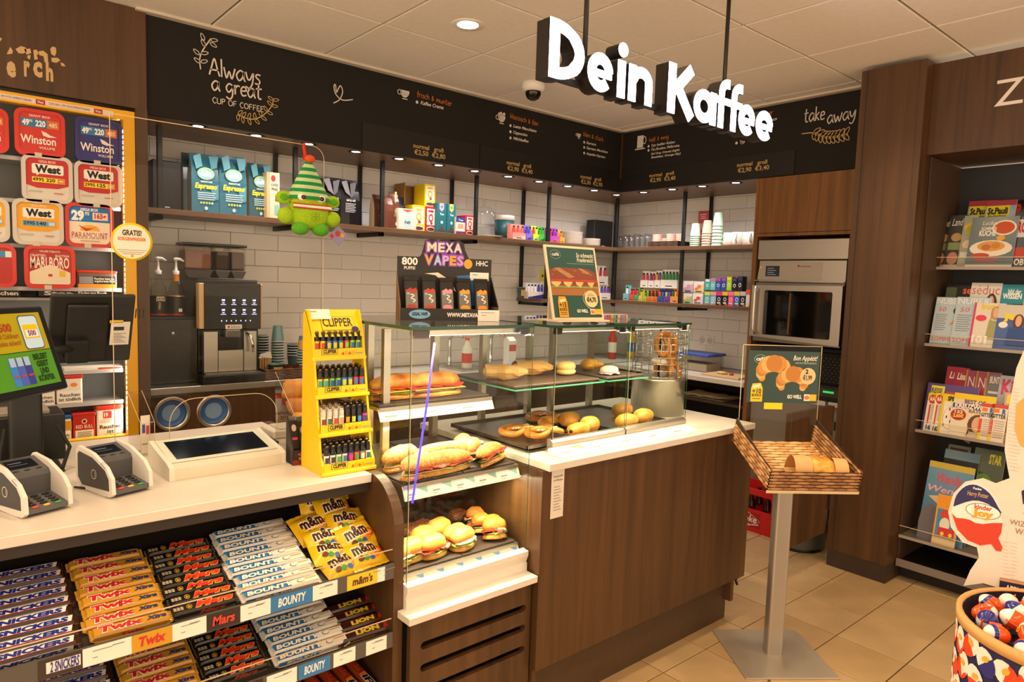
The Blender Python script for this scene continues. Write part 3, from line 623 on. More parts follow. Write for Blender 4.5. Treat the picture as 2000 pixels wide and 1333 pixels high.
# ---------------------------------------------------------------- back counter (coffee corner)
bk = root('back_counter', 'walnut back counter with steel edged top under the coffee machine', 'counter', (0, 0, 0))
MB().box((.847, 3.85, .955), (2.05, 4.40, .99), STEEL, .002, 1).obj('counter_top', bk)
MB().box((.847, 3.89, .1), (2.05, 4.40, .953), P('#33261c', .6)).obj('carcass', bk)
fp = MB(); H1 = at(335, 808, 1, 3.88); H2 = at(418, 803, 1, 3.88)
holed(fp, [(.847, .66), (2.05, .66), (2.05, .95), (.847, .95)], [ellp(q.x, q.z, .078, .078, 24) for q in (H1, H2)], 3.875, 3.889, WALNUT)
fp.box((.847, 3.875, .1), (1.30, 3.889, .655), WALNUT).box((1.305, 3.875, .1), (2.05, 3.889, .655), WALNUT).obj('front_panel', bk)
for k, q in enumerate((H1, H2)):
    ht = root('waste_chute', f'{"left" if k == 0 else "right"} round steel-ringed waste opening below the coffee machine', 'waste opening', (q.x, 3.875, q.z), group='waste openings')
    MB().lathe([(.072, .006), (.074, -.006), (.088, -.008), (.094, -.002), (.094, .0)], ALU, n=28, axis='y').obj('ring', ht)
    MB().lathe([(.0705, .006), (.066, .012), (.045, .013)], P('#3766a8', .4), n=24, axis='y').lathe([(.045, .0125), (.03, .0132), (.0001, .0135)], P('#7fa0c8', .35), n=20, axis='y').obj('blue_bag', ht)
# middle counter with sink, seen through the cases
sk = root('sink_counter', 'pale back counter with the sink seen through the glass cases', 'counter', (0, 0, 0))
MB().box((2.06, 3.85, .91), (5.03, 4.40, .945), P('#b9b2a8', .4)).obj('counter_top', sk)
MB().box((2.06, 3.89, .1), (5.03, 4.40, .909), P('#4a3d33', .6)).obj('carcass', sk)
MB().box((2.9, 3.93, .9455), (3.5, 4.30, .952), STEEL).box((2.95, 3.97, .9522), (3.2, 4.26, .953), DSTEEL).obj('sink', sk)
ta = MB().lathe([(.02, 0), (.02, .03), (.014, .035), (.014, .2)], CHROME, c=(0, 0, 0), n=12).tube([(0, 0, .19), (.0, -.03, .235), (0, -.1, .25), (0, -.16, .225)], .012, CHROME, 8).tube([(0, 0, .2), (.03, .0, .25)], .007, CHROME, 6)
ta.thing('tap', 'chrome kitchen tap left of the dish soap behind the case', 'tap', (3.02, 4.27, .953)); ta.thing('tap', 'chrome kitchen tap beside the milk carton behind the case', 'tap', (3.42, 4.27, .953))
rk = root('prep_counter', 'pale prep counter with open shelf beneath along the right wall', 'counter', (0, 0, 0))
MB().box((4.39, 2.60, .905), (5.035, 3.84, .94), STONE, .002, 1).obj('counter_top', rk)
MB().box((4.43, 2.60, .08), (5.03, 2.62, .904), WALNUT).box((4.43, 3.82, .08), (5.03, 3.84, .904), WALNUT).box((5.0, 2.62, .08), (5.03, 3.82, .904), P('#2a2019', .6)).box((4.45, 2.62, .52), (5.0, 3.82, .54), P('#3a2c22', .6)).obj('carcass', rk)
so_ = MB().box((0, -.075, 0), (.008, .075, .08), WHITE, .003, 1)
for y in (-.037, .037): so_.lathe([(.024, -.0006), (.026, -.002), (.028, -.0006)], LGREY, c=(0, y, .04), n=18, axis='x').lathe([(.0001, -.0008), (.024, -.0008)], P('#d8d4cc', .4), c=(0, y, .04), n=18, axis='x').lathe([(.0001, -.0012), (.004, -.0012)], INK, c=(0, y-.008, .04), n=8, axis='x').lathe([(.0001, -.0012), (.004, -.0012)], INK, c=(0, y+.008, .04), n=8, axis='x')
q = at(1380, 665, 0, 5.035); so_.thing('wall_socket', 'white double wall socket on the tiles above the lunch box', 'socket', (5.027, q.y, q.z-.04))
# ---------------------------------------------------------------- oven column
oc = root('oven_cabinet', 'tall walnut cabinet built around the steel oven', 'cabinet', (0, 0, 0))
MB().box((4.37, 2.555, .08), (4.98, 2.585, 2.362), OAK).box((4.37, 1.762, .08), (4.98, 1.80, 2.362), OAK).box((4.95, 1.80, .08), (4.98, 2.555, 2.362), MATTE).box((4.37, 1.80, 1.965), (4.94, 2.555, 1.985), OAK).box((4.44, 1.80, 1.21), (4.94, 2.555, 1.232), MATTE).obj('carcass', oc)
MB().box((4.366, 1.80, 1.988), (4.386, 2.553, 2.360), OAK, .001, 1).obj('upper_door', oc)
ov = root('oven', 'stainless steel bake-off oven with hood and glazed door', 'oven', (4.37, 0, 0))
def bx(x0, x1, y0, y1, z0, z1, m, b=.002): return MB().box((x0, y0, z0), (x1, y1, z1), m, b, 1)
bx(-.006, .5, 1.925, 2.540, 1.808, 1.940, STEEL, .004).obj('hood', ov)
m = bx(.004, .5, 1.935, 2.530, 1.655, 1.803, STEEL, .003); m.prism([(1.935, 1.662), (2.545, 1.662), (2.545, 1.668), (1.935, 1.668)], -.02, .01, STEEL, 'yz'); m.obj('fascia', ov)
m = MB().prism([(2.09, 1.672), (2.535, 1.672), (2.52, 1.79), (2.085, 1.79)], -.004, .004, P('#b9b1a6', .4, .6), 'yz'); f = Face(m, (-.0045, 0, 0), (0, -1, 0), (0, 0, 1)); f.rect(-2.475, 1.695, -2.375, 1.765, P('#27313f', .3), 1)
for i in range(4): f.rect(-2.462, 1.705+i*.014, -2.40-(i % 2)*.015, 1.709+i*.014, P('#a9bccf', .5), 2)
f.ell(-2.512, 1.755, .005, .005, WHITE, 1, 10).rect(-2.25, 1.757, -2.238, 1.772, P('#a33126', .5), 1).txt('WIESHEU', -2.232, 1.757, .011, P('#a33126', .5), 'l', .075); m.obj('control_panel', ov)
m = MB(); holed(m, [(1.925, 1.262), (2.540, 1.285), (2.540, 1.632), (1.925, 1.640)], [rounded(1.985, 1.30, 2.445, 1.60, .012, 4)], -.055, -.02, STEEL, 'yz'); d = m.obj('door', ov)
MB().box((-.032, 1.975, 1.29), (-.028, 2.455, 1.61), P('#0b0a09', .05)).obj('window_pane', d)
MB().box((-.045, 2.262, 1.315), (-.034, 2.272, 1.585), P('#8a6a45', .3, .8)).obj('window_bar', d)
MB().tube([(-.075, 2.49, 1.30), (-.085, 2.50, 1.33), (-.085, 2.50, 1.59), (-.075, 2.49, 1.62)], .012, ALU, 8).obj('handle', ov)
bx(-.018, .5, 1.93, 2.535, 1.25, 1.655, DSTEEL, .003).obj('body', ov)
# things under the oven
pb = MB().box((4.50, 1.82, .86), (4.90, 2.53, 1.20), MATTE); f = Face(pb, (4.4995, 0, 0), (0, -1, 0), (0, 0, 1))
for i in range(24):
    for j in range(16): f.ell(-2.50+i*.029+(j % 2)*.0145, .88+j*.019, .005, .005, P('#55514d', .5), 1, 6)
pb.thing('perforated_unit', 'black perforated steel unit below the oven', 'appliance')
pr = root('label_printer', 'black label printer with a green display below the oven', 'printer', (4.38, 1.88, .90))
MB().box((0, 0, 0), (.22, .26, .10), BLACK, .006, 2).obj('body', pr); MB().box((-.003, .03, .03), (.0, .23, .085), P('#3d3a36', .3)).box((-.004, .08, .055), (-.003, .15, .068), P('#17a546', .4, emit=1.2)).obj('display', pr); MB().box((-.004, .01, -.03), (.2, .11, -.001), P('#cfcac3', .5)).box((-.004, .13, -.03), (.2, .23, -.001), P('#d8d4cd', .5)).obj('paper_bin', pr)
MB().box((4.40, 1.81, .10), (4.94, 2.54, .865), P('#8f877d', .4, .3)).thing('base_unit', 'grey steel base unit under the oven', 'appliance')
# swing gate beside the pillar, bin, crate
gt = root('swing_gate', 'walnut swing gate hung on the pillar beside the bread stand', 'gate', (3.49, 1.775, 0))
MB().box((0, 0, .19), (.497, .03, .945), WALNUT, .001, 1).obj('panel', gt)
MB().box((.49, -.008, .80), (.51, .0, .85), DSTEEL).box((.49, -.008, .27), (.51, .0, .33), DSTEEL).obj('hinge', gt)
bn = MB().lathe([(.0001, .003), (.145, .003), (.15, .02), (.16, .5), (.155, .505), (.0001, .49)], P('#5a5a54', .5), n=28); bn.lathe([(.150, .0), (.153, .012), (.151, .02)], BLACK, n=28).thing('waste_bin', 'round grey waste bin standing behind the swing gate', 'bin', (4.16, 2.02, 0))
ck = root('drinks_crate', 'red plastic drinks crate on the tiles behind the service counter', 'crate', (4.13, 2.56, 0), -PI/2)
m = MB(); holed(m, [(0, 0), (.40, 0), (.40, .29), (0, .29)], [rounded(.03, .15, .37, .25, .015, 3)], -.012, 0, RED, 'xz')
f = Face(m, (0, -.0125, 0)); f.rect(.12, .03, .30, .13, P('#a80f16', .5)).ring(.21, .08, .09, .05, .003, PAPER, 2, 4).txt('Coke', .21, .065, .045, PAPER, 'c', .13, .02, .2, 2); f.stroke([(.13, .05), (.18, .06), (.22, .045), (.29, .058)], .006, PAPER); m.obj('front_wall', ck)
m = MB(); holed(m, [(0, 0), (.22, 0), (.22, .29), (0, .29)], [rounded(.03, .15, .19, .25, .015, 3)], 0, .012, RED, 'yz'); m.obj('side_wall', ck); m = MB(); holed(m, [(0, 0), (.22, 0), (.22, .29), (0, .29)], [rounded(.03, .15, .19, .25, .015, 3)], .388, .40, RED, 'yz'); m.box((0, .21, 0), (.4, .22, .29), RED).box((0, 0, 0), (.4, .22, .01), RED); m.obj('walls', ck)
for i in range(6):
    b = MB().lathe([(.0001, .012), (.03, .012), (.031, .02), (.031, .15), (.014, .21), (.013, .245), (.015, .25), (.0001, .25)], P('#3a1410', .1), n=14).lathe([(.0315, .07), (.0315, .13)], P('#b8131a', .5), n=14)
    M0 = ck.matrix_basis; lx, ly = .07+(i % 3)*.12, .055+(i//3)*.10; c, s = 0, -1
    b.thing('cola_bottle', f'{ORD[i]} dark glass bottle with red label standing in the red crate', 'bottle', (4.13+lx*c-ly*s, 2.56+lx*s+ly*c, .011), 0, 'bottles in the red crate')
# ---------------------------------------------------------------- printed cartons and bags
def art(f, w, h, ops, l0=1):
    for i, o in enumerate(ops):
        k = o[0]; l = l0+i*.5
        if k == 'r': f.rect(o[1]*w, o[2]*h, o[3]*w, o[4]*h, P(o[5], .5), l)
        elif k == 'e': f.ell(o[1]*w, o[2]*h, o[3]*w, o[4]*h, P(o[5], .5), l, 16)
        elif k == 'p': f.poly([(x*w, y*h) for x, y in o[1]], P(o[2], .5), l)
        elif k == 's': f.stroke([(x*w, y*h) for x, y in o[1]], o[2]*w, P(o[3], .5), l)
        elif k == 't': f.txt(o[1], o[2]*w, o[3]*h, o[4]*h, P(o[5], .5), 'c', o[6]*w, o[7] if len(o) > 7 else .02, o[8] if len(o) > 8 else 0, l)
        elif k == 'g': f.ring(o[1]*w, o[2]*h, o[3]*w, o[4]*h, o[5]*w, P(o[6], .5), l, 20)
        elif k == 'l':                      # lines of small print
            for j in range(o[5]): f.rect(o[1]*w, (o[2]-j*o[4])*h, (o[3]-(j*3 % 2)*.05)*w, (o[2]-j*o[4]+o[4]*.45)*h, P(o[6], .5), l)
def spot(px0, px1, pyt, val, z, wall='L'):
    ax = 1 if wall == 'L' else 0; k = 0 if wall == 'L' else 1; pm = (px0+px1)/2
    y0 = pyt+40; a = at(px0, y0, ax, val)[k]; b = at(px1, y0, ax, val)[k]; h = at(pm, pyt, ax, val)[2]-z
    return a, b, h
def place(mb, name, label, cat, a, val, z, wall, group):
    return mb.thing(name, label, cat, (a, val, z) if wall == 'L' else (val, a, z), 0 if wall == 'L' else -PI/2, group)
def carton(name, label, px0, px1, pyt, val, z, d, col, ops=(), wall='L', group=None, cat='carton', bev=0, tilt=0):
    a, b, h = spot(px0, px1, pyt, val, z, wall); w = abs(b-a)
    m = MB().box((0.0005, 0, 0), (w-.0005, d, h), P(col, .45), bev or .0012, 1); art(Face(m, (0, 0, 0)), w, h, ops)
    return place(m, name, label, cat, a, val, z, wall, group)
def vape(px0, px1, pyt, val, z, label, base, cols, wall='L', group=None, strip='#f2eee8'):
    a, b, h = spot(px0, px1, pyt, val, z, wall); w = abs(b-a); d = .07
    m = MB().box((.0005, 0, 0), (w-.0005, d, h*.45), P(base, .45)).box((.0005, .03, h*.45), (w-.0005, d, h), P(base, .45)); n = len(cols)
    f = Face(m, (0, 0, 0)); f.rect(.0, .0, w, h*.34, P(strip, .5), 1); f.poly([(0, h*.10), (w, h*.30), (w, h*.45), (0, h*.45)], P(base, .5), 1.5); f.rect(w*.3, h*.09, w*.7, h*.14, INK, 2)
    for i, c in enumerate(cols):
        x = (i+.5)*w/n; r = min(.0085, w/n*.34); m.box((x-r, .008, h*.30), (x+r, .024, h*.78), P(c, .35), .003, 1).box((x-r*.55, .011, h*.78), (x+r*.55, .021, h*.90), INK)
    return place(m, 'vape_carton', label, 'carton', a, val, z, wall, group)
# ---------------------------------------------------------------- tobacco cabinet
tb = root('tobacco_cabinet', 'yellow framed tobacco cabinet with grey shelves behind the till', 'cabinet', (0, 3.80, 0))
MB().box((-.7, .26, .74), (.79, .28, 2.36), P('#6c6f70', .5)).box((.775, .01, .74), (.79, .28, 2.36), P('#7d7f80', .5)).obj('back_panel', tb)
YL = P('#f0b400', .4)
MB().box((-.7, 0, 2.315), (.79, .05, 2.358), YL).obj('frame_top', tb); MB().box((.742, -.004, .745), (.79, .05, 2.358), YL).obj('frame_side', tb)
MB().box((-.7, 0, .745), (.742, .05, .775), YL).obj('frame_bottom', tb)
st = MB().box((-.7, -.0012, 2.323), (.70, 0, 2.346), P('#e8ded2', .5)); f = Face(st, (0, -.0014, 2.323))
for i in range(6):
    x = .655-i*.225; f.rect(x-.035, .001, x, .022, P('#b3202a', .5), 1); f.txt('West', x-.018, .006, .011, PAPER, 'c', .024, .02); f.txt('DIE NR.1 IM VOLUMENTABAK', x-.13, .007, .010, P('#9c3a3a', .5), 'c', .16)
st.obj('banner_strip', tb)
led = MB(); LM = P('#fff3d8', .4, emit=6)
for i in range(58): led.box((.7405, .012, .80+i*.0255), (.7418, .018, .815+i*.0255), LM)
led.obj('led_strip', tb)
TS = []
for k, (px, py) in enumerate(((235, 330), (238, 407), (225, 487), (235, 565), (235, 722), (240, 783), (240, 860))):
    z = at(px, py, 1, 3.86)[2]; TS.append(z); MB().box((-.7, .072, z-.012), (.74, .258, z), P('#9a9b9a', .35)).box((-.7, .068, z-.014), (.74, .072, z+.004), P('#b9b9bb', .25)).obj('shelf', tb)
def tub(label, px0, px1, pyt, pyb, rim, body, ops, clear=False):
    a = at(px0, (pyt+pyb)/2, 1, 3.82); b = at(px1, (pyt+pyb)/2, 1, 3.82); pm = (px0+px1)/2; zt = at(pm, pyt, 1, 3.82)[2]; zb = at(pm, pyb, 1, 3.82)[2]; w, h = b.x-a.x, zt-zb
    r = root('tobacco_tub', label, 'tub', (a.x, 3.828, zb)); rim_m = P(rim, .3); k = .035
    MB().prism(rounded(.004, .004, w-.004, h-.004, k), .004, .0385, P(body, .4), 'xz', False).obj('tub_body', r)
    m = MB(); holed(m, rounded(0, 0, w, h, k), [rounded(.016, .016, w-.016, h-.016, k*.7)], -.012, .01, rim_m); m.obj('lid_rim', r)
    m = MB().prism(rounded(.015, .015, w-.015, h-.015, k*.7), -.005, .006, P(ops[0], .35), 'xz'); art(Face(m, (0, -.0056, 0)), w, h, ops[1]); m.obj('lid_label', r)
    MB().box((w*.38, -.015, -.004), (w*.52, -.011, .016), P('#cfc8b4', .5)).obj('seal_tab', r)
    return r
def winston(c): return (c, [('t', 'GIANT BOX', .5, .84, .045, '#f3e7e2', .42), ('r', .13, .62, .50, .80, '#2c7fb5'), ('r', .50, .62, .88, .80, '#2c7fb5'), ('r', .64, .62, .88, .80, '#d8702a'), ('t', '49', .22, .65, .12, '#ffffff', .14, .04), ('t', '95', .32, .72, .05, '#ffffff', .07), ('t', '220', .51, .65, .12, '#ffffff', .2, .04), ('t', '485', .76, .66, .09, '#fbe3c4', .17),
    ('p', [(.52, .56), (.56, .46), (.66, .43), (.83, .45), (.70, .48), (.62, .53)], '#f0e6e0'), ('t', 'Winston', .46, .27, .17, '#f7efe9', .70, .02), ('t', 'VOLUME', .63, .17, .05, '#f0e0da', .32)])
def westl(top, bg, p1, g, bb, yel='#f2dd2c'): return ('#d8d2c8', [('p', [(.08, .36), (.3, .30), (.7, .31), (.92, .38), (.92, .92), (.08, .92)], bg), ('t', top, .5, .84, .05, '#f4d9c8', .34), ('p', rounded(.2, .60, .82, .81, .03, 2), '#f3efe8'), ('p', [(.28, .62), (.38, .62), (.29, .56)], '#f3efe8'), ('t', 'West', .51, .635, .15, '#17130f', .50, .05),
    ('r', .2, .42, .84, .53, yel), ('t', p1+'95', .32, .445, .07, '#1d1a12', .22, .03), ('t', g, .56, .445, .07, '#1d1a12', .18, .03), ('r', .70, .43, .83, .52, bb), ('t', '485', .765, .45, .05, '#f7e3d0', .1), ('r', .14, .22, .4, .24, '#b8b2aa'), ('r', .62, .2, .8, .22, '#c46a60')])
tub('red tub with white lettering, top left row, beside the blue tub', 28, 127, 215, 306, '#d5301f', '#a3221a', winston('#cf2e22'))
tub('dark blue tub with white lettering in the top row', 146, 239, 232, 321, '#23236e', '#1b1a55', winston('#26257c'))
tub('red tub cut off by the photo edge in the top row', -70, 17, 208, 296, '#d5301f', '#a3221a', winston('#cf2e22'))
tub('larger red and white clear-lidded tub priced 49, second row left', 42, 142, 304, 396, '#cfc8c0', '#c22c20', westl('GIGA BOX', '#c1272d', '49', '220', '#c8712e'))
tub('red and white clear-lidded tub priced 29 against the yellow frame', 145, 238, 317, 404, '#cfc8c0', '#c22c20', westl('MEGA BOX', '#c1272d', '29', '125', '#d58d3c'))
tub('yellow clear-lidded tub with blue price band in the third row', 24, 124, 390, 479, '#cdc6ba', '#b93022', westl('MEGA BOX', '#eca61b', '29', '140', '#b9d7ea', '#58a5d8'))
tub('yellow clear-lidded tub cut off by the photo edge', -70, 19, 385, 472, '#cdc6ba', '#b93022', westl('MEGA BOX', '#eca61b', '29', '140', '#b9d7ea', '#58a5d8'))
tub('red tub with blue band and sunset label, right end of third row', 127, 222, 398, 483, '#c92a1e', '#a3221a', ('#efe4cf', [('r', .07, .58, .93, .93, '#1d78c4'), ('t', 'MEGA BOX', .5, .83, .06, '#ffffff', .36, .03), ('t', '29', .26, .62, .20, '#ffffff', .26, .06), ('t', '95', .45, .73, .08, '#ffffff', .09), ('r', .56, .63, .88, .80, '#f4dccb'), ('t', '165g', .72, .67, .11, '#c0272d', .24, .04), ('e', .5, .38, .2, .13, '#f1b236'), ('r', .25, .2, .75, .37, '#efe4cf'), ('p', [(.26, .50), (.42, .43), (.55, .44), (.68, .50), (.5, .40), (.42, .36)], '#c0392b'), ('t', 'PARAMOUNT', .5, .2, .14, '#bb3a2e', .74, .0), ('r', .3, .13, .7, .15, '#c99a86')]))
tub('red tub with white gable label and lettering in the fourth row', 47, 147, 480, 564, '#d5301f', '#a3221a', ('#b5281f', [('p', [(.1, .1), (.9, .1), (.9, .38), (.5, .56), (.1, .38)], '#ecdcc0'), ('t', 'VOLUME TOBACCO', .5, .84, .045, '#f2ded2', .4), ('t', 'CRAFTED', .27, .74, .05, '#f2ded2', .3), ('t', 'SELECTION', .74, .74, .05, '#f2ded2', .28), ('t', 'MARLBORO', .5, .48, .25, '#f4e8dd', .76, .02), ('p', [(.1, .1), (.9, .1), (.9, .36), (.5, .53), (.1, .36)], '#ecdcc0'), ('p', [(.68, .28), (.8, .28), (.8, .42), (.68, .42)], '#e5c02a'), ('r', .46, .28, .54, .34, '#c0392b')]))
tub('red tub with blue sticker cut off by the photo edge, fourth row', -66, 32, 476, 561, '#d5301f', '#a3221a', ('#b5281f', [('r', .55, .7, .78, .84, '#3d8fcb'), ('r', .78, .7, .95, .84, '#dfe7ea')]))
def tpack(name, label, px0, px1, pyt, pyb, col, ops, lid=None, d=.08):
    a = at(px0, pyb, 1, 3.87); b = at(px1, pyb, 1, 3.87); pm = (px0+px1)/2; zb = at(pm, pyb, 1, 3.87)[2]; h = at(pm, pyt, 1, 3.87)[2]-zb; w = b.x-a.x; zb = min(TS, key=lambda t: abs(t-zb))+.0005
    r = root(name, label, 'tobacco pack', (a.x, 3.87, zb)); m = MB().box((0, 0, 0), (w, d, h*(.9 if lid else 1)), P(col, .45), .008 if lid else .003, 2); art(Face(m, (0, 0, 0)), w, h, ops); m.obj('carton_body', r)
    if lid: MB().box((-.002, -.002, h*.86), (w+.002, d+.002, h), P(lid, .35), .006, 2).obj('lid', r)
    return r
RT = lambda y, n=2: [('t', 'Rauchen', .5, y, .11, '#1a1a1a', .76, .02), ('t', 'ist tödlich', .5, y-.15, .11, '#1a1a1a', .84, .02)] if n == 2 else [('t', 'Rauchen', .5, y, .10, '#1a1a1a', .80, .02), ('t', 'ist', .5, y-.13, .10, '#1a1a1a', .25, .02), ('t', 'tödlich', .5, y-.26, .10, '#1a1a1a', .68, .02)]
tpack('tobacco_pouch', 'low clear tub with red lid and orange label beside the last row of tubs', 150, 229, 528, 563, '#6d6258', [('r', .04, .25, .96, .68, '#23201e'), ('r', .06, .27, .4, .66, '#8d97a8'), ('r', .03, .04, .97, .25, '#e39a27'), ('t', 'Rauchen kann Ihr', .68, .5, .12, '#e8e2d8', .5), ('t', 'ungeborenes Kind', .68, .36, .12, '#e8e2d8', .5)], '#cc3524')
tpack('tobacco_pack', 'white carton with sunset print in the second row from the bottom', 111, 162, 728, 785, '#e9e4da', [('e', .66, .66, .14, .07, '#e58a2c'), ('r', .05, .04, .95, .46, '#f3f0ea')]+RT(.27), '#c9301f')
tpack('tobacco_pack', 'white carton half hidden by the customer display', 60, 108, 738, 790, '#e9e4da', [('r', .05, .04, .95, .46, '#f3f0ea')]+RT(.27))
tpack('tobacco_pack', 'white and red priced carton at the right end of the bottom row', 190, 242, 790, 860, '#f2efe9', [('r', .24, .64, .55, .84, '#d8392a'), ('t', '19', .34, .69, .1, '#ffffff', .14, .03), ('l', .1, .58, .6, .05, 2, '#d9b0a4')]+RT(.36, 3), '#cc3b25')
tpack('tobacco_pack', 'red carton with a round cream emblem in the bottom row', 143, 188, 803, 864, '#b9271f', [('r', .1, .04, .9, .44, '#efe9df'), ('e', .5, .72, .12, .08, '#f0d6c2'), ('e', .5, .72, .07, .05, '#5c1a14'), ('t', 'RED BULL', .5, .50, .11, '#f4e6d4', .74, .01), ('l', .2, .36, .82, .055, 6, '#8f8983')], '#b9271f')
tpack('tobacco_pack', 'gold and white carton with blue lid in the bottom row', 95, 141, 806, 866, '#e6e1d8', [('r', 0, .50, 1, .80, '#c8972e'), ('r', .05, .04, .95, .48, '#f3f0ea')]+RT(.30), '#1f5aa8')
for k, (a_, b_) in enumerate(((-40, 40), (75, 140), (142, 190))):
    q = at(a_, 577, 1, 3.9); q2 = at(b_, 577, 1, 3.9); z = TS[4]+.115 if False else at((a_+b_)/2, 580, 1, 3.9)[2]
    m = MB().box((0, 0, 0), (q2.x-q.x-.004, .10, .035), P('#2a2420', .5), .004, 1); f = Face(m, (0, 0, 0)); f.txt(('Rauchen', 'Stop', 'Kinder vor Rauch')[k], .08, .01, .018, PAPER, 'c', .12, .03)
    MB().box((-.7, .072, z-.014-0), (.74, .255, z-.002), P('#9a9b9a', .35)).obj('shelf', tb) if k == 0 else None
    m.thing('tobacco_pouch', f'{("left", "middle", "right")[k]} flat dark tobacco pouch lying above the monitor', 'tobacco pack', (q.x, 3.88, z-.001))
q = at(190, 715, 1, 3.90); m = MB().box((-.14, 0, 0), (.11, .1, .014), P('#d8d3cb', .5)); f = Face(m, (0, 0, 0)); m.box((0, -.001, 0), (.1, .0, .012), P('#c2332a', .5)); m.thing('tobacco_pouch', 'flat white and red pouch lying on the shelf under the monitor', 'tobacco pack', (q.x, 3.88, TS[4]+.0005))
# ---------------------------------------------------------------- shelves with black frames
SZ = 1.93; SF = 4.055
def frame(name, label, segs):
    m = MB(); b = .0125
    for p0, p1 in segs:
        m.box([min(p0[i], p1[i])-b for i in range(3)], [max(p0[i], p1[i])+b for i in range(3)], BLACK, .002, 1)
    return m.thing(name, label, 'shelf frame')
for k, x in enumerate((.965, 1.715, 2.31, 3.09)):
    zb = SZ-.045
    frame('shelf_frame', f'{ORD[k]} black steel shelf frame from the left under the menu board', [((x, 4.08, zb), (x, 4.08, ZS-.013)), ((x, 4.08, zb), (x, 4.39, zb)), ((x, 4.39, zb), (x, 4.39, ZS-.013))])
zb = 1.47-.045
frame('shelf_frame', 'tall black shelf frame carrying both shelves behind the sandwich poster', [((3.822, 4.08, zb), (3.822, 4.08, ZS-.013)), ((3.822, 4.08, zb), (3.822, 4.39, zb)), ((3.822, 4.39, zb), (3.822, 4.39, ZS-.013))])
frame('shelf_frame', 'black corner post where the two shelf runs meet', [((4.655, 4.085, zb), (4.655, 4.085, ZS-.013)), ((4.985, 4.385, zb), (4.985, 4.385, ZS-.013))])
frame('shelf_frame', 'tall black shelf frame between the saucer basket and paper cups', [((4.655, 3.375, zb), (4.655, 3.375, ZS-.013)), ((4.655, 3.375, zb), (5.02, 3.375, zb)), ((5.02, 3.375, zb), (5.02, 3.375, ZS-.013))])
def shelf(name, label, a, b): return MB().box(a, b, WALNUT_H if b[0]-a[0] > b[1]-a[1] else WALNUT_Y, .001, 1).thing(name, label, 'shelf')
shelf('wall_shelf', 'long upper walnut shelf on the left wall', (.85, 4.045, SZ-.03), (5.03, 4.404, SZ))
shelf('wall_shelf', 'upper walnut shelf on the right wall', (4.63, 2.60, SZ-.03), (5.034, 4.044, SZ))
shelf('wall_shelf', 'lower walnut shelf on the left wall behind the sandwich poster', (3.79, 4.045, 1.442), (5.03, 4.404, 1.47))
shelf('wall_shelf', 'lower walnut shelf of vape cartons on the right wall', (4.63, 2.62, 1.442), (5.034, 4.044, 1.47))
GU = 'goods on the upper left shelf'
sp = lambda label, p0, p1, pt, val, g=None: carton('loudspeaker', label, p0, p1, pt, val, SZ, .10, '#121114', [('r', .42, .06, .58, .08, '#cfc9c2')], 'L', g, 'speaker', .004)
sp('square black loudspeaker at the left end of the upper shelf', 297, 355, 314, 4.18); sp('black loudspeaker at the right end of the upper left shelf', 1160, 1196, 431, 4.22)
def bag(label, px0, px1, pyt, val, col, ops, foil='#b9a58c', d=.085, name='coffee_bag', z=SZ, seed=0, group=None, wall='L', lean=0):
    a, b, h = spot(px0, px1, pyt, val, z, wall); w = abs(b-a); r = root(name, label, 'coffee bag', (a, val, z) if wall == 'L' else (val, a, z), 0, group)
    m = MB(); n = 7; vs = []; fs = []
    prof = [(0, 1, 0), (.04, 1, .0), (.25, 1, .0), (.55, 1, .02), (.75, .97, .14), (.88, .97, .36), (.95, 1, .46), (1, 1, .47)]
    for t, kw, tk in prof:
        for x, y in ((0, 0), (.5, -.12), (1, 0), (1, 1), (.5, 1), (0, 1)):
            yy = tk*d+y*(d*(1-2*tk)) if y >= 0 else tk*d+y*d*(1-2*tk)*.6
            vs.append(((.5+(x-.5)*kw)*w+.002*mnoise.noise(Vector((x*3+seed, t*5, y))), yy, t*h))
    k = 6; body = P(col, .28, grain=.12, gs=9); side = P(foil, .3, .3)
    for i in range(len(prof)-1):
        for j in range(k):
            q = (i*k+j, i*k+(j+1) % k, (i+1)*k+(j+1) % k, (i+1)*k+j); m.add([vs[c] for c in q], [(0, 1, 2, 3)], side if j in (2, 5) else body, j in (0, 1))
    m.add([vs[j] for j in range(k)], [list(range(k-1, -1, -1))], body); m.obj('bag_body', r)
    m = MB(); art(Face(m, (0, -d*.085, 0)), w, h, ops); m.obj('bag_print', r); return r
ESP = [('p', [(.05, .93), (.3, .99), (.38, .78), (.15, .72)], '#5fa3b4'), ('p', [(.6, .96), (.95, .97), (.9, .78), (.7, .74)], '#4f94a8'), ('p', [(.66, .42), (.96, .5), (.96, .25), (.8, .22)], '#4f94a8'), ('e', .5, .66, .31, .105, '#c9d24a'), ('e', .5, .655, .29, .095, '#8cc3d3'), ('t', 'deli by', .45, .69, .03, '#f2f6f6', .22), ('t', 'café', .5, .62, .075, '#ffffff', .42, .05),
       ('t', 'SIGNATURE', .52, .51, .03, '#dfeef0', .42), ('t', 'Espresso', .5, .41, .085, '#f0e23a', .8, .04, .2), ('l', .2, .33, .85, .035, 4, '#bcd8de'), ('e', .32, .17, .035, .018, '#e8d93a'), ('e', .42, .17, .035, .018, '#e8d93a'), ('e', .52, .17, .035, .018, '#e8d93a'), ('e', .62, .17, .035, .018, '#e8d93a'), ('e', .72, .17, .035, .018, '#dfeef0'), ('e', .5, .08, .06, .03, '#cfe2e6')]
bag('dark green coffee bag seen edge-on beside the square speaker', 358, 378, 297, 4.21, '#1f3b40', [], seed=3)
bag('teal espresso bag, left of the three on the upper shelf', 374, 428, 300, 4.12, '#2b6f86', ESP, seed=1)
bag('teal espresso bag, middle of the three on the upper shelf', 429, 482, 304, 4.12, '#2b6f86', ESP, seed=2)
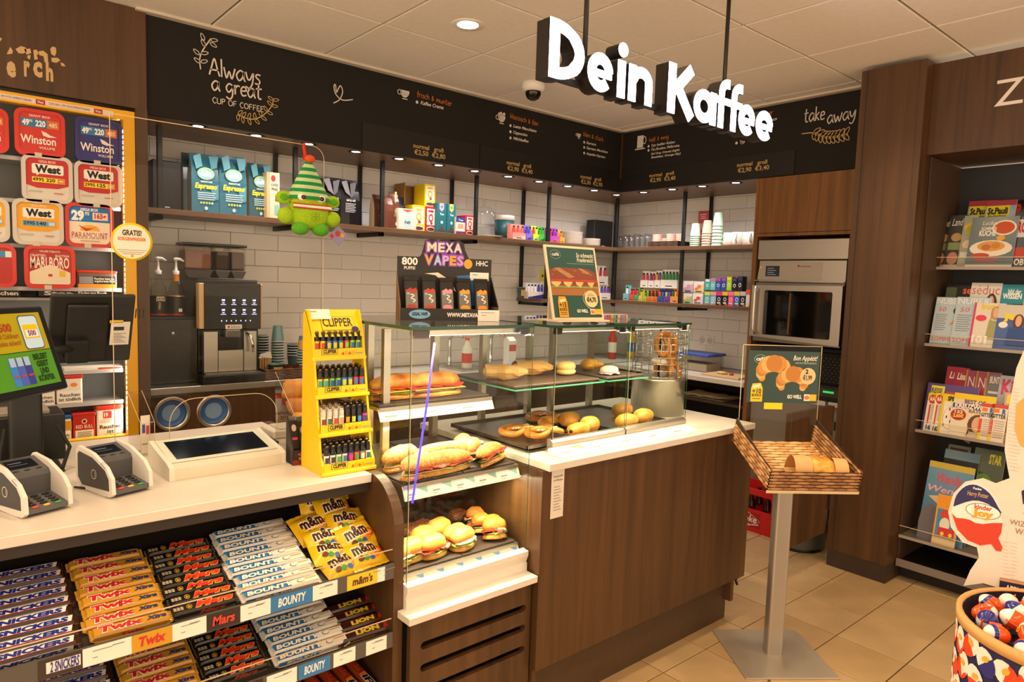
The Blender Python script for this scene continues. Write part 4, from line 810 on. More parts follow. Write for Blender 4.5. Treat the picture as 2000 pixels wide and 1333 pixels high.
bag('darker teal espresso bag partly behind the coffee carton', 487, 530, 319, 4.15, '#255d6b', ESP, seed=4)
carton('coffee_carton', 'cream carton with red badge left of the shelf frame', 521, 546, 337, 4.10, SZ, .1, '#cdb489', [('r', .25, 0, 1, 1, '#ded3bb'), ('e', .5, .87, .18, .07, '#b8343a'), ('t', 'KAFFEE', .62, .70, .06, '#4b4238', .55), ('t', 'PFAND', .62, .61, .06, '#4b4238', .5), ('r', .6, .08, .95, .3, '#8fbdb0'), ('r', .65, .38, .85, .48, '#b8343a')])
BK = [('p', [(.1, .92), (.35, .96), (.55, .62), (.3, .7)], '#77747a'), ('p', [(.5, .9), (.8, .95), (.7, .68), (.55, .6)], '#5c5a60'), ('t', 'deli by café', .55, .52, .05, '#d4d2d6', .42), ('l', .3, .46, .78, .035, 6, '#a9a7ac')]
for k, (a, b, t) in enumerate(((606, 640, 341), (626, 671, 345), (661, 703, 350))): bag(f'{("left", "middle", "right")[k]} shiny black coffee bag right of the hanging plush', a, b, t, 4.12+.03*(k == 0), '#121116', BK if k else [], '#17161a', .09, seed=8+k)
CH = [('p', [(.4, 1), (.62, 1), (.55, .75), (.5, .68), (.42, .78)], '#e0c392'), ('e', .62, .48, .22, .08, '#6aa39a'), ('e', .62, .48, .14, .05, '#c99a4a'), ('t', 'Choc', .6, .34, .07, '#dcb678', .5, .02, .2), ('e', .6, .14, .1, .05, '#d8c6ae')]
bag('brown and cream chocolate bag standing left of the frame', 731, 754, 380, 4.13, '#4a2a22', CH, '#b49a6b', .07, 'chocolate_bag', seed=21)
bag('cream edged chocolate bag leaning against the shelf frame', 747, 768, 383, 4.09, '#6a3b2c', [], '#c2a877', .05, 'chocolate_bag', seed=22)
bag('brown chocolate bag with ribbon print right of the frame', 763, 780, 375, 4.10, '#65362c', CH, '#b49a6b', .06, 'chocolate_bag', seed=23)
bag('black bag behind the brown chocolate bag', 778, 792, 385, 4.20, '#19171a', [], '#19171a', .06, seed=24)
m = MB(); a, b, h = spot(790, 826, 359, 4.22, SZ+.0); w = b-a; KR = P('#9a7338', .7)
m.box((0, 0, 0), (.004, .14, h), KR).box((w-.004, 0, 0), (w, .14, h), KR).box((0, .136, 0), (w, .14, h), KR).box((0, 0, 0), (w, .14, .004), KR); m.thing('kraft_box', 'open brown kraft box behind the mug carton', 'box', (a, 4.22, SZ))
def tea(label, p0, p1, pt, val, z, col, fg, d=.12):
    return carton('tea_carton', label, p0, p1, pt, val, z, d, col, [('r', .12, .28, .88, .92, '#f1ece2'), ('r', .25, .78, .75, .86, fg), ('e', .5, .56, .22, .16, fg), ('e', .5, .56, .13, .09, '#f1ece2'), ('e', .55, .36, .12, .06, '#8a5a2a'), ('e', .5, .13, .42, .10, '#e8ddcc'), ('e', .5, .12, .36, .07, '#5a3a2c')], 'L', GU)
hz = at(828, 403, 1, 4.15)[2]
tea('yellow tea carton standing on top of two other cartons', 829, 850, 360, 4.15, hz, '#efcf10', '#e8b321', .14)
tea('yellow tea carton at the bottom left of the stack of three', 805, 830, 401, 4.13, SZ, '#efcf10', '#e8b321', .16); tea('red tea carton under the yellow one', 831, 851, 404, 4.13, SZ, '#d8163c', '#d8163c', .16)
mgc = carton('mug_carton', 'pale blue gift carton with a printed mug', 778, 813, 408, 4.07, SZ, .09, '#d9d3c4', [('p', [(.1, .0), (.9, .05), (.9, .85), (.1, .8)], '#cfd7d2'), ('p', [(.3, .08), (.68, .08), (.72, .66), (.28, .66)], '#b9d6da'), ('r', .27, .66, .73, .78, '#e8ded2'), ('t', 'Kelly', .5, .3, .13, '#3a5a68', .36, .03, .3), ('p', [(.2, .95), (.5, .84), (.8, .95)], '#d9583e')])
CT = lambda c: [('p', [(.25, 1), (.7, 1), (.7, .8), (.48, .72), (.25, .8)], c), ('e', .48, .88, .12, .05, '#4b8f97'), ('t', 'Tee', .5, .6, .07, '#e6f0ee', .4, .03), ('e', .5, .36, .13, .05, '#dceae8'), ('p', [(.08, .06), (.5, .24), (.92, .06)], '#5b3f3a')]
carton('tea_carton', 'teal tea carton with pink tab', 853, 872, 397, 4.10, SZ, .09, '#1d6b77', CT('#e6a8c4'), 'L', GU); carton('tea_carton', 'teal tea carton with yellow tab', 873, 890, 399, 4.10, SZ, .09, '#1d6b77', CT('#e8d24a'), 'L', GU)
carton('tea_carton', 'small cream and purple tea carton right of the teal pair', 890, 908, 425, 4.08, SZ, .05, '#e7d9c4', [('r', 0, .72, 1, 1, '#2d3c8e'), ('t', 'Tee', .5, .8, .1, '#f0eadc', .5), ('l', .2, .55, .8, .09, 3, '#c87a6a'), ('r', 0, 0, 1, .18, '#6d2f66')], 'L', GU); tea('red tea carton next to the glass cake dome', 909, 925, 421, 4.10, SZ, '#d8163c', '#d8163c')
# cake dome, bucket, plates
q = at(943, 463, 1, 4.20)
cd_ = root('cake_stand', 'glass cake stand with a domed glass lid', 'cake stand', (q.x, 4.20, SZ)); CG = glassmat('dome_glass', (.955, .965, .965), 1.5)
MB().lathe([(.05, .001), (.05, .006), (.012, .02), (.012, .06), (.10, .07), (.105, .078), (.0001, .078)], CG, n=22).obj('foot', cd_); MB().lathe([(.10, .08), (.102, .15), (.092, .195), (.06, .228), (.014, .238), (.01, .25), (.02, .265), (.012, .28), (.0001, .283)], CG, n=22).obj('glass_dome', cd_)
q = at(984, 466, 1, 4.24); bu = root('bucket', 'dark teal tub with a white lid behind the cake stand', 'bucket', (q.x, 4.24, SZ)); MB().lathe([(.0001, 0.001), (.072, .001), (.078, .15), (.0001, .15)], P('#1d5158', .4), n=22).obj('tub_body', bu); MB().lathe([(.078, .151), (.082, .153), (.082, .185), (.075, .19), (.0001, .19)], P('#cfc9c3', .4), n=22).obj('lid', bu)
MB().lathe([(.0001, .001), (.06, .001), (.085, .010), (.086, .012), (.06, .005), (.0001, .004)], P('#efe8df', .25), n=24).thing('saucer', 'single white saucer in front of the cake stand', 'plate', (at(960, 463, 1, 4.12).x, 4.12, SZ))
GV = 'vape cartons on the upper left shelf'
for lab, a, b, t, base, cols, st in (('pink vape carton beside the teal tub', 1001, 1026, 438, '#ee8f86', ['#e2483e', '#e8564a', '#ea6a5c'], '#f0c0b8'), ('purple vape carton between the pink and lime ones', 1027, 1040, 440, '#7b6ad0', ['#4a3ab0', '#6a5ad8'], '#5a48b8'), ('lime and red vape carton on the upper shelf', 1041, 1052, 441, '#d4e04a', ['#d83a3a', '#e8e04a'], '#8cc63a'), ('green vape carton left of the black frame', 1053, 1066, 443, '#4fc04a', ['#38a838', '#4ac850'], '#2fa050'), ('violet vape carton right of the black frame', 1074, 1092, 445, '#b04ab8', ['#c82a6a', '#8a3ab0', '#a048c0'], '#e05a8a'), ('narrow orange vape carton beside the plates', 1093, 1102, 449, '#f2a22a', ['#e88a1a'], '#f0a030')): vape(a, b, t, 4.10, SZ, lab, base, cols, 'L', GV, st)
pt = MB().lathe([(.0001, 0), (.06, 0), (.095, .012), (.0955, .014), (.06, .004), (.0001, .004)], P('#f2ece5', .25), n=26); pm_ = pt.mesh('plate')
def platestack(px, n, r, where):
    q = at(px, 480, 1, 4.2)
    for i in range(n):
        o = bpy.data.objects.new('plate', pm_); COL.objects.link(o); o.location = (q.x, 4.2, SZ+.001+i*.0105); o.scale = (r, r, 1); tag(o, f'{ORD[i]} white plate from the bottom of the {where} plate stack', 'plate', f'{where} plate stack')
platestack(1116, 10, 1.0, 'taller'); platestack(1153, 6, .92, 'lower')
# right upper shelf
gl = MB().lathe([(.0001, .002), (.028, .002), (.032, .012), (.034, .11), (.0325, .11), (.030, .016), (.0001, .012)], glassmat('tumbler', (.95, .955, .96), 1.5), n=16).mesh('drinking_glass'); gi = 0
for r_, xx in enumerate((4.72, 4.80)):
    for k in range(6):
        y = at(1212+k*10.5+r_*2, 484, 0, xx).y; o = bpy.data.objects.new('drinking_glass', gl); COL.objects.link(o); o.location = (xx, y, SZ+.0005); o.scale = (1, 1, 1.0+.08*(k % 2)); tag(o, f'{ORD[k]} clear tumbler from the left in the {"front" if r_ == 0 else "rear"} row on the right shelf', 'glass', 'tumblers on the right shelf')
def wicker(mb, o, u, v, w, h, rows, cols, c1, c2, th=.004):
    o, u, v = Vector(o), Vector(u).normalized(), Vector(v).normalized(); n = u.cross(v); mats = [P(c, .45) for c in (c1, c2)]
    rh = h/rows; cw = w/cols
    for r_ in range(rows):
        for c in range(-1, cols+1):
            x0 = (c+.5*(r_ % 2))*cw; x1 = x0+cw*1.25; x0, x1 = max(0, x0), min(w, x1)
            if x1-x0 < .15*cw: continue
            vs = []
            for k in range(5):
                t = k/4; x = x0+(x1-x0)*t; b = math.sin(PI*t); hh = rh*(.17+.29*b)
                for dy, dz in ((-hh, 0), (0, th*(.5+1.3*b)), (hh, 0)): vs.append(o+u*x+v*((r_+.5)*rh+dy)+n*(dz+.0004))
            fs = []
            for k in range(4):
                for j in range(2): fs.append((k*3+j, (k+1)*3+j, (k+1)*3+j+1, k*3+j+1))
            mb.add(vs, fs, mats[(r_+c) % 2], True)
ya = at(1268, 480, 0, 4.70).y; yb = at(1327, 478, 0, 4.70).y
wb_ = root('wicker_basket', 'dark wicker basket holding pink cups on the right shelf', 'basket', (4.68, ya, SZ), -PI/2); L_ = ya-yb
MB().box((.0, .0, .0005), (L_, .2, .006), P('#3d2a1e', .7)).box((0, 0, .0005), (L_, .006, .048), P('#2c1c12', .7)).box((0, .194, .0005), (L_, .2, .048), P('#2c1c12', .7)).box((0, 0, .0005), (.006, .2, .048), P('#2c1c12', .7)).box((L_-.006, 0, .0005), (L_, .2, .048), P('#2c1c12', .7)).obj('basket_body', wb_)
m = MB(); wicker(m, (0, -.0005, .001), (1, 0, 0), (0, 0, 1), L_, .05, 5, 9, '#6b4a33', '#4b3222', .003); m.obj('weave', wb_, kind='stuff')
cpm = MB().lathe([(.0001, 0), (.022, 0), (.036, .010), (.042, .035), (.040, .035), (.033, .012), (.0001, .006)], P('#d8aa9b', .35), n=18).mesh('coffee_cup'); ci = 0
for k in range(4):
    for j in range(5 if k != 1 else 3):
        o = bpy.data.objects.new('coffee_cup', cpm); COL.objects.link(o); o.location = (4.74+.03*(k % 2), ya-.055-k*(L_-.10)/3, SZ+.006+j*.017); o.rotation_euler = (PI if False else 0, 0, 0); tag(o, f'{ORD[j]} pink cup from the bottom of the {ORD[k]} stack in the dark basket', 'cup', 'pink cups in the dark basket')
def pcup(mb, r0, r1, h, mat, rim=None): return mb.lathe([(.0001, .001), (r0, .001), (r1, h), (r1+.0025, h+.001), (r1+.0025, h+.005), (r1-.002, h+.005), (r0-.002, .004), (.0001, .004)], mat, n=20)
def stackup(px, pyt, xx, n, mat, label, nm='paper_cup', flip=True):
    q = at(px, 480, 0, xx); h = at(px, pyt, 0, xx)[2]-SZ; s = (h-.105)/max(1, n-1); me = pcup(MB(), .030, .041, .10, mat).mesh(nm)
    for i in range(n):
        o = bpy.data.objects.new(nm, me); COL.objects.link(o); o.location = (xx, q.y, SZ+.1055+i*s); o.rotation_euler = (PI, 0, 0); tag(o, f'{ORD[i]} upturned {label} cup from the bottom of its stack', 'cup', f'{label} cups')
stackup(1357, 437, 4.72, 6, P('#bcd9c6', .5), 'short mint'); stackup(1380, 431, 4.72, 6, P('#cdb0a0', .5), 'dusty pink'); stackup(1400, 416, 4.72, 7, P('#bcd9c6', .5), 'tall mint')
q = at(1371, 470, 0, 4.88); bt = root('gift_bottle', 'round red bottle with cork and red gift tag behind the paper cups', 'bottle', (4.88, q.y, SZ)); MB().lathe([(.0001, .001), (.03, .002), (.055, .05), (.05, .10), (.02, .13), (.016, .155)], P('#8d2f36', .15), n=20).obj('flask', bt); MB().lathe([(.017, .155), (.017, .19), (.0001, .19)], P('#b58c56', .7), n=12).obj('cork', bt)
m = MB().box((-.002, -.05, .20), (.0, .045, .30), P('#b23a40', .5)); Face(m, (-.0025, 0, 0), (0, -1, 0), (0, 0, 1)).rect(-.03, .27, .03, .275, PAPER, 1).rect(-.02, .255, .02, .259, PAPER, 1).rect(-.025, .24, .03, .244, PAPER, 1); m.obj('gift_tag', bt)
mg = root('mug', 'white mug with handle on the left, first by the paper cups', 'mug', (4.72, at(1423, 478, 0, 4.72).y, SZ), math.radians(80)); MW = P('#e9e4e0', .25)
MB().lathe([(.0001, .002), (.036, .002), (.041, .01), (.043, .10), (.040, .10), (.038, .014), (.0001, .010)], MW, n=22).obj('mug_body', mg); MB().tube([(.040, 0, .082), (.062, 0, .078), (.070, 0, .055), (.060, 0, .03), (.040, 0, .022)], .006, MW, 8).obj('handle', mg)
m = MB()
for i in range(9): m.box((-.0445, -.012+i*.003, .035), (-.0438, -.0105+i*.003, .04), P('#b9a98f', .5))
m.obj('small_print', mg)
for k, (px, xx, rz, lab) in enumerate(((1440, 4.70, 200, 'white mug in the middle of the row on the right shelf'), (1457, 4.74, 280, 'white mug with handle turned right near the oven cabinet'), (1470, 4.72, 190, 'white mug against the oven cabinet'))): dup(mg, (xx, at(px, 478, 0, xx).y, SZ), math.radians(rz), lab)
# lower shelves
LZ = 1.4705; GL = 'vape cartons on the lower left shelf'; GW = 'vape cartons on the lower right shelf'
q = at(1017, 585, 1, 4.12); pc_ = pcup(MB(), .024, .034, .085, P('#3f5f63', .5)); pc_.lathe([(.0265, .022), (.0325, .07)], P('#d8a23a', .5), n=20, a0=PI*1.3, a1=PI*1.75); pc_.thing('paper_cup', 'small green and gold paper cup on the lower left shelf', 'cup', (q.x, 4.12, LZ))
vape(1031, 1063, 553, 4.10, LZ, 'white and blue vape carton right of the small paper cup', '#e6e2e2', ['#f0ecec', '#e8e4e6', '#f0ecec', '#3a3aa8', '#3a3aa8'], 'L', GL, '#3a3aa0')
carton('vape_carton', 'tall narrow lime and white carton behind the blue one', 1054, 1063, 528, 4.2, LZ, .05, '#e8e4e0', [('r', 0, .6, 1, 1, '#c9c81e'), ('e', .5, .8, .2, .05, '#1b1b1b')], 'L', GL)
z2 = at(1178, 557, 1, 4.12)[2]
vape(1168, 1192, 557, 4.12, LZ, 'white carton with blue and purple pens right of the poster', '#ece8e8', ['#2a5ac8', '#2a5ac8', '#7a3ab0', '#7a3ab0'], 'L', GL); vape(1163, 1187, 519, 4.14, z2+.001, 'white carton with red pens stacked right of the poster', '#ece8e8', ['#e04a3a', '#c8303a', '#d83a3a'], 'L', GL)
for lab, a, b, t, base, cols in (('cyan carton at the left end of the lower right shelf', 1216, 1227, 557, '#7ac4d0', ['#f4f4f4']), ('red vape carton second on the lower right shelf', 1228, 1236, 562, '#e05a5a', ['#d8303a', '#e8404a']), ('green and red vape carton third on the lower shelf', 1237, 1245, 562, '#4fae6a', ['#e0404a']), ('yellow vape carton beside the green and red one', 1246, 1253, 565, '#e2c85a', ['#e8b83a']), ('lime vape carton in the lower row', 1254, 1261, 566, '#a8cc4a', ['#3a8a3a']), ('orange vape carton first of the orange trio', 1262, 1268, 566, '#e07a4a', ['#2a2a2a']), ('orange vape carton middle of the orange trio', 1269, 1275, 566, '#e8853a', ['#2a2a2a']), ('orange vape carton last of the orange trio', 1276, 1282, 567, '#e0702a', ['#2a2a2a']), ('blue vape carton with fruit print', 1283, 1294, 565, '#2a5aa8', ['#e8503a', '#3a6ac8']), ('purple vape carton with green fruit print', 1295, 1307, 565, '#6a4a9a', ['#c8d84a', '#7a5ab0']), ('orange and yellow vape carton next to the frame', 1308, 1325, 564, '#f0a060', ['#3a7a3a', '#e8b83a', '#e06a3a'])): vape(a, b, t, 4.70, LZ, lab, base, cols, 'R', GW, base)
zt = at(1285, 563, 0, 4.72)[2]+.001
for lab, a, b, t, cols in (('white carton with red pens in the upper stack', 1250, 1264, 530, ['#e0404a', '#e0404a']), ('white carton with purple pens in the upper stack', 1265, 1276, 531, ['#8a4ab8', '#e04a4a']), ('yellow topped white carton in the upper stack', 1277, 1288, 529, ['#e8b82a', '#8a5ac0']), ('large white carton with five green pens', 1289, 1322, 527, ['#2aa05a']*5)): vape(a, b, t, 4.72, zt, lab, '#efebe6', cols, 'R', GW)
for lab, a, b, t, z_, col, c2 in (('mint fruit print carton right of the frame, bottom', 1333, 1350, 573, LZ, '#a9cfae', '#f0d860'), ('pale carton with strawberry print right of the frame, bottom', 1351, 1371, 573, LZ, '#e6dcea', '#e2504a'), ('lilac carton on top of the mint one', 1333, 1352, 549, None, '#cdbfe2', '#f0a8c0'), ('peach carton on top of the strawberry one', 1353, 1373, 550, None, '#f2d9a8', '#e88a4a')):
    zz = z_ or at(1350, 572, 0, 4.70)[2]+.001; carton('vape_carton', lab, a, b, t, 4.70, zz, .08, col, [('p', [(0, .35), (1, .75), (1, 1), (0, 1)], '#f6f2ee'), ('e', .55, .55, .2, .16, c2), ('e', .3, .35, .16, .12, c2), ('r', .2, .08, .8, .16, '#3a3a3a')], 'R', GW)
SM = [('cyan', '#5ac0c4'), ('pale blue', '#8ac0e0'), ('black and pink', '#1c1420'), ('black and gold', '#1a1712'), ('pink', '#ee4a8a'), ('blue', '#2a6ac8'), ('black', '#15151a'), ('white', '#ece6de')]
for k, (nm, c) in enumerate(SM):
    a = 1374+k*11.6; carton('vape_pack', f'{nm} small vape pack in the bottom row by the mint carton' if k < 2 else f'{nm} small vape pack in the bottom row towards the oven', a, a+11, 570 if k < 7 else 566, 4.70, LZ, .06, c, [('e', .5, .45, .26, .14, '#efe9e4'), ('e', .5, .45, .17, .09, c), ('r', .2, .12, .8, .24, '#d9d3cc'), ('r', .55, .02, .95, .1, '#e0703a'), ('r', 0, .72, 1, 1, ('#bfe06a', '#e8a0a0', '#d83a8a', '#e8c03a', '#f07aa8', '#e8c23a', '#c8c8d0', '#e05a3a')[k])], 'R', GW)
zz = at(1412, 568, 0, 4.70)[2]+.001
for k, (nm, c, t) in enumerate((('cyan', '#4ab8bc', 545), ('light cyan', '#6ac8c8', 544), ('blue', '#2a58b8', 543), ('deep blue', '#3050b0', 543), ('lime', '#a8d82a', 541), ('midnight', '#14141e', 543), ('navy', '#1c1c34', 540))):
    a = 1375+k*10.6; carton('vape_pack', f'{nm} small vape pack in the top row above the small packs', a, a+10, t, 4.70, zz, .06, c, [('e', .5, .4, .26, .14, '#efe9e4'), ('e', .5, .4, .16, .09, c), ('r', .1, .75, .9, .95, ('#f0e0e8', '#e86a8a', '#d83a8a', '#c03ad0', '#e8e03a', '#4a3a8a', '#3a3a6a')[k])], 'R', GW)
# ---------------------------------------------------------------- coffee corner
fr = root('milk_fridge', 'glossy black milk fridge with a key lock left of the coffee machine', 'fridge', (.862, 3.95, .9905))
MB().box((0, .02, 0), (.26, .36, .362), BLACK, .006, 2).obj('body', fr); MB().box((.004, 0, .012), (.256, .019, .352), GLOSS, .006, 2).obj('door', fr)
MB().lathe([(.0001, -.003), (.007, -.003), (.008, 0)], ALU, c=(.13, 0, .275), n=12, axis='y').obj('lock', fr)
def syrup(label, x, body, lab, fill):
    r = root('syrup_bottle', label, 'bottle', (x, 4.06, 1.3535)); G = glassmat('bottle_glass', (.9, .9, .86), 1.45)
    MB().lathe([(.0001, .001), (.043, .001), (.044, .12), (.038, .155), (.018, .19), (.015, .225), (.0001, .225)], G, n=20).obj('glass_body', r)
    MB().lathe([(.0001, .003), (.041, .003), (.042, .03 if fill < .5 else .11), (.0001, .031 if fill < .5 else .111)], P('#c98a2e', .2), n=18).obj('syrup', r)
    m = MB().lathe([(.0448, .012), (.0448, .108)], lab, n=20); m.lathe([(.0452, .006), (.0452, .013)], P('#c8272e', .4), n=20); f = Face(m, (0, -.0458, .012)); f.txt('VANILLA' if fill < .5 else 'SIRUP', .0, .045, .012, GOLD, 'c', .04, .03, 0, 1, PI/2) if fill < .5 else f.rect(.0, .012, .018, .03, PAPER, 1); f.txt('DaVinci' if fill < .5 else '', .0, .07, .016, PAPER, 'c', .045, .02, .2, 1) if fill < .5 else None; f.rect(-.02, .085, .02, .095, P('#d9b45a', .5), 1) if fill < .5 else None; m.obj('label_band', r)
    if fill > .5: MB().lathe([(.0185, .19), (.0158, .226)], P('#d98a1e', .4), n=16).obj('neck_foil', r)
    MB().lathe([(.017, .226), (.018, .245), (.008, .25), (.006, .275), (.005, .30)], WHITE, n=14).tube([(-.012, 0, .305), (.0, 0, .31), (.02, 0, .31), (.04, -.004, .298)], [.009, .01, .008, .005], WHITE, 8).obj('pump', r); return r
syrup('left syrup bottle with black label and white pump', .948, None, P('#221a14', .4), .2); syrup('right syrup bottle with orange neck and white pump', 1.037, None, P('#2a2421', .4), .8)
cm = root('coffee_machine', 'large coffee machine with two bean hoppers and a touch screen', 'coffee machine', (1.120, 3.90, .9905)); cm.scale = (1, 1, 1.075)
MB().box((.0, .06, .05), (.325, .44, .53), P('#17171a', .3), .006, 2).box((.012, .03, .05), (.317, .06, .27), P('#17171a', .3)).obj('housing', cm)
MB().box((-.008, -.05, 0), (.333, .40, .048), P('#141417', .35), .008, 2).box((.015, -.035, .048), (.31, .03, .052), DSTEEL).obj('drip_tray', cm)
MB().box((.02, .022, .055), (.092, .029, .262), STEEL).box((.235, .022, .055), (.305, .029, .262), STEEL).box((.096, .024, .055), (.231, .029, .165), STEEL).box((.096, .02, .165), (.231, .029, .262), GLOSS).obj('front_plates', cm)
m = MB().box((.012, -.012, .275), (.318, .056, .512), GLOSS, .004, 2); f = Face(m, (.012, -.0125, .275)); bl = P('#b9c6ff', .4, emit=1.4)
for j in range(2):
    for i in range(4):
        x, y = .10+i*.056, .135-j*.05; f.poly([(x-.006, y), (x+.006, y), (x+.009, y+.02), (x-.009, y+.02)], bl, 1); f.rect(x-.007, y+.004, x+.007, y+.012, P('#7a4a3a', .5), 2); f.rect(x-.014, y-.008, x+.014, y-.005, bl, 1)
for i in range(7): f.ell(.09+i*.026, .045, .003, .004, bl, 1, 8)
f.rect(.11, .003, .20, .025, PAPER, 1).ell(.128, .014, .006, .006, P('#c22a30', .5), 2, 10).txt('Selecta', .165, .009, .012, INK, 'c', .05); m.obj('touch_screen', cm)
MB().box((-.012, -.006, .28), (.022, .05, .51), P('#d9b98a', .35), .003, 1).box((.318, .0, .28), (.332, .05, .51), P('#d9b98a', .35), .003, 1).obj('side_strips', cm)
MB().tube([(.245, .02, .255), (.26, -.01, .24), (.27, -.02, .20), (.272, -.02, .155)], .007, CHROME, 8).obj('steam_wand', cm); MB().box((.12, -.03, .235), (.20, .02, .275), P('#6a6560', .3, .6), .004, 1).obj('spout', cm)
def hopper(x0, x1, fill, nm):
    h = MB().prism([(x0+.02, .535), (x1-.02, .535), (x1, .575), (x0, .575)], .14, .30, P('#2c2523', .3), 'xz').obj('hopper', cm)
    MB().box((x0, .14, .576), (x1, .30, .70), glassmat('hopper_glass', (.85, .80, .74), 1.4), .012, 2).obj('hopper_wall', h); MB().box((x0+.008, .148, .578), (x1-.008, .292, .676), fill, .008, 2).obj('hopper_filling', h); MB().box((x0-.004, .136, .70), (x1+.004, .304, .715), GLOSS, .005, 2).obj('hopper_lid', h)
hopper(-.045, .105, P('#8a5a44', .9, grain=.2, gs=90), 'cocoa'); hopper(.118, .20, P('#3a2418', .8, grain=.6, gs=120), 'beans'); hopper(.205, .29, P('#4a2c1a', .8, grain=.6, gs=120), 'beans')
CUPG = [P('#36564c', .5), P('#36564c', .5)]
def cupmesh(r0=.026, r1=.036, h=.092):
    m = pcup(MB(), r0, r1, h, CUPG[0]); m.lathe([(r0+.0036, h*.28), (r1-.0005, h*.9)], P('#d8a658', .5), n=20, a0=PI*1.25, a1=PI*1.6); m.lathe([(r1+.0026, h+.0015), (r1+.0030, h+.003), (r1+.0026, h+.0055)], PAPER, n=20); return m
cme = cupmesh().mesh('paper_cup'); z0 = .9905
for k, (px, Y, n_, lab, flip) in enumerate(((542, 4.12, 13, 'tall green stack', 1), (513, 4.22, 9, 'left green stack', 0), (592, 4.1, 9, 'right green stack', 1), (572, 4.26, 5, 'low rear stack', 0))):
    x = at(px, 720, 1, Y).x
    for i in range(n_):
        o = bpy.data.objects.new('paper_cup', cme); COL.objects.link(o); o.location = (x, Y, z0+(.098 if flip else 0)+i*.0165); o.rotation_euler = (PI if flip else 0, 0, k*.9+i*.02); tag(o, f'{ORD[i]} green and gold paper cup from the bottom of the {lab}', 'cup', 'paper cups beside the coffee machine')
q0 = at(512, 750, 1, 3.93); q1 = at(592, 742, 1, 3.93); Lb = q1.x-q0.x+.08
bsk = root('wicker_tray', 'brown wicker tray with stirrers beside the coffee machine', 'basket', (q0.x, 3.89, z0)); MB().box((0, 0, 0), (Lb, .2, .008), P('#4a3020', .7)).box((0, 0, 0), (Lb, .008, .058), P('#3a2416', .7)).box((0, .192, 0), (Lb, .2, .058), P('#3a2416', .7)).box((0, 0, 0), (.008, .2, .058), P('#3a2416', .7)).box((Lb-.008, 0, 0), (Lb, .2, .058), P('#3a2416', .7)).obj('tray_body', bsk)
m = MB(); wicker(m, (0, -.0005, .002), (1, 0, 0), (0, 0, 1), Lb, .058, 6, 9, '#7a5638', '#5a3c26', .003); m.obj('weave', bsk, kind='stuff')
r = root('stirrer_cup', 'green paper cup of wooden stirrers in the wicker tray', 'cup', (q0.x+.10, 3.98, z0+.009)); pcup(MB(), .036, .045, .065, CUPG[0]).lathe([(.040, .01), (.0455, .055)], P('#d8a658', .5), n=20, a0=PI*1.3, a1=PI*1.7).obj('cup_body', r)
r2 = root('stirrer_bundle', 'bundle of wooden stirrers with a paper sleeve standing upright', 'stirrers', (q0.x+.06, 4.04, z0+.009)); m = MB()
for i in range(14): m.box((-.035+i*.005, -.006+(i % 3)*.004, 0), (-.031+i*.005, -.003+(i % 3)*.004, .10+.004*(i % 4)), P('#c99a5c', .7))
m.obj('sticks', r2, kind='stuff'); MB().prism([(-.04, .10), (.04, .10), (.03, .135), (-.03, .125)], -.004, .004, PAPER, 'xz').obj('paper_sleeve', r2)
for k in range(7):
    x, y = q0.x+.165+.022*k, 3.96+.03*(k % 3); m = MB().blob((0, 0, .016), (.016, .012, .016), P(('#b01c20', '#2a1512', '#c02428')[k % 3], .3), 8, 6, .8, .4, 2, k).box((-.012, -.002, .028), (.012, .002, .044), P(('#b01c20', '#1c1210')[k % 2], .3)); m.thing('sweet', f'{ORD[k]} twist-wrapped red or dark sweet in the wicker tray', 'sweet', (x, y, z0+.009), k*.9)
# ---------------------------------------------------------------- things on the till counter
KT = TOPZ+.0004
SPX0, SPX1, SY, ST = .484, 1.252, 2.69, 2.12
sh = root('sneeze_guard', 'large clear acrylic screen with rounded corners standing on the till counter', 'screen', (0, SY, 0))
m = MB(); wz = at(420, 775, 1, SY)[2]; wx0 = at(331, 830, 1, SY).x; wx1 = at(541, 790, 1, SY).x
outer = [(SPX0, KT), (wx0, KT), (wx0, wz-.09)]+[(wx0+.09+.09*math.cos(a), wz-.09+.09*math.sin(a)) for a in [PI-PI/2*i/6 for i in range(7)]]+[(wx1-.09+.09*math.cos(a), wz-.09+.09*math.sin(a)) for a in [PI/2-PI/2*i/6 for i in range(7)]]+[(wx1, KT), (SPX1, KT), (SPX1, ST-.05)]+[(SPX1-.05+.05*math.cos(a), ST-.05+.05*math.sin(a)) for a in [PI/2*i/5 for i in range(6)]]+[(SPX0, ST)]
m.prism(outer, 0, .006, ACRYL, 'xz'); m.obj('acrylic_sheet', sh)
e = MB(); n = len(outer)
for i in range(n):
    a, b = Vector((outer[i][0], 0, outer[i][1])), Vector((outer[(i+1) % n][0], 0, outer[(i+1) % n][1]))
    if (b-a).length > .002 and not (abs(a.z-KT) < .001 and abs(b.z-KT) < .001): e.tube([a+Vector((0, -.001, 0)), b+Vector((0, -.001, 0))], .0014, EDGE2, 4, False)
e.obj('polished_edge', sh)
stk = MB().lathe([(.0001, -.001), (.0655, -.001), (.0655, .0)], YEL, c=(0, 0, 0), n=36, axis='y'); f = Face(stk, (0, -.0012, 0)); f.ell(0, 0, .058, .058, P('#f3ead8', .5), .4, 36)
f.txt('GRATIS!', 0, .022, .018, INK, 'c', .06, .03).txt('SORGENFRESSER', 0, .004, .011, P('#d9642a', .5), 'c', .088, .03).rect(-.045, -.030, .045, -.028, FAINT, 1).rect(-.038, -.037, .038, -.035, FAINT, 1).rect(-.03, -.043, .03, -.041, FAINT, 1).ell(0, -.049, .005, .005, P('#e8a01e', .5), 1, 12)
stk.thing('round_sticker', 'round yellow edged sticker reading GRATIS on the acrylic screen', 'sticker', (.546, SY-.0005, 1.695))
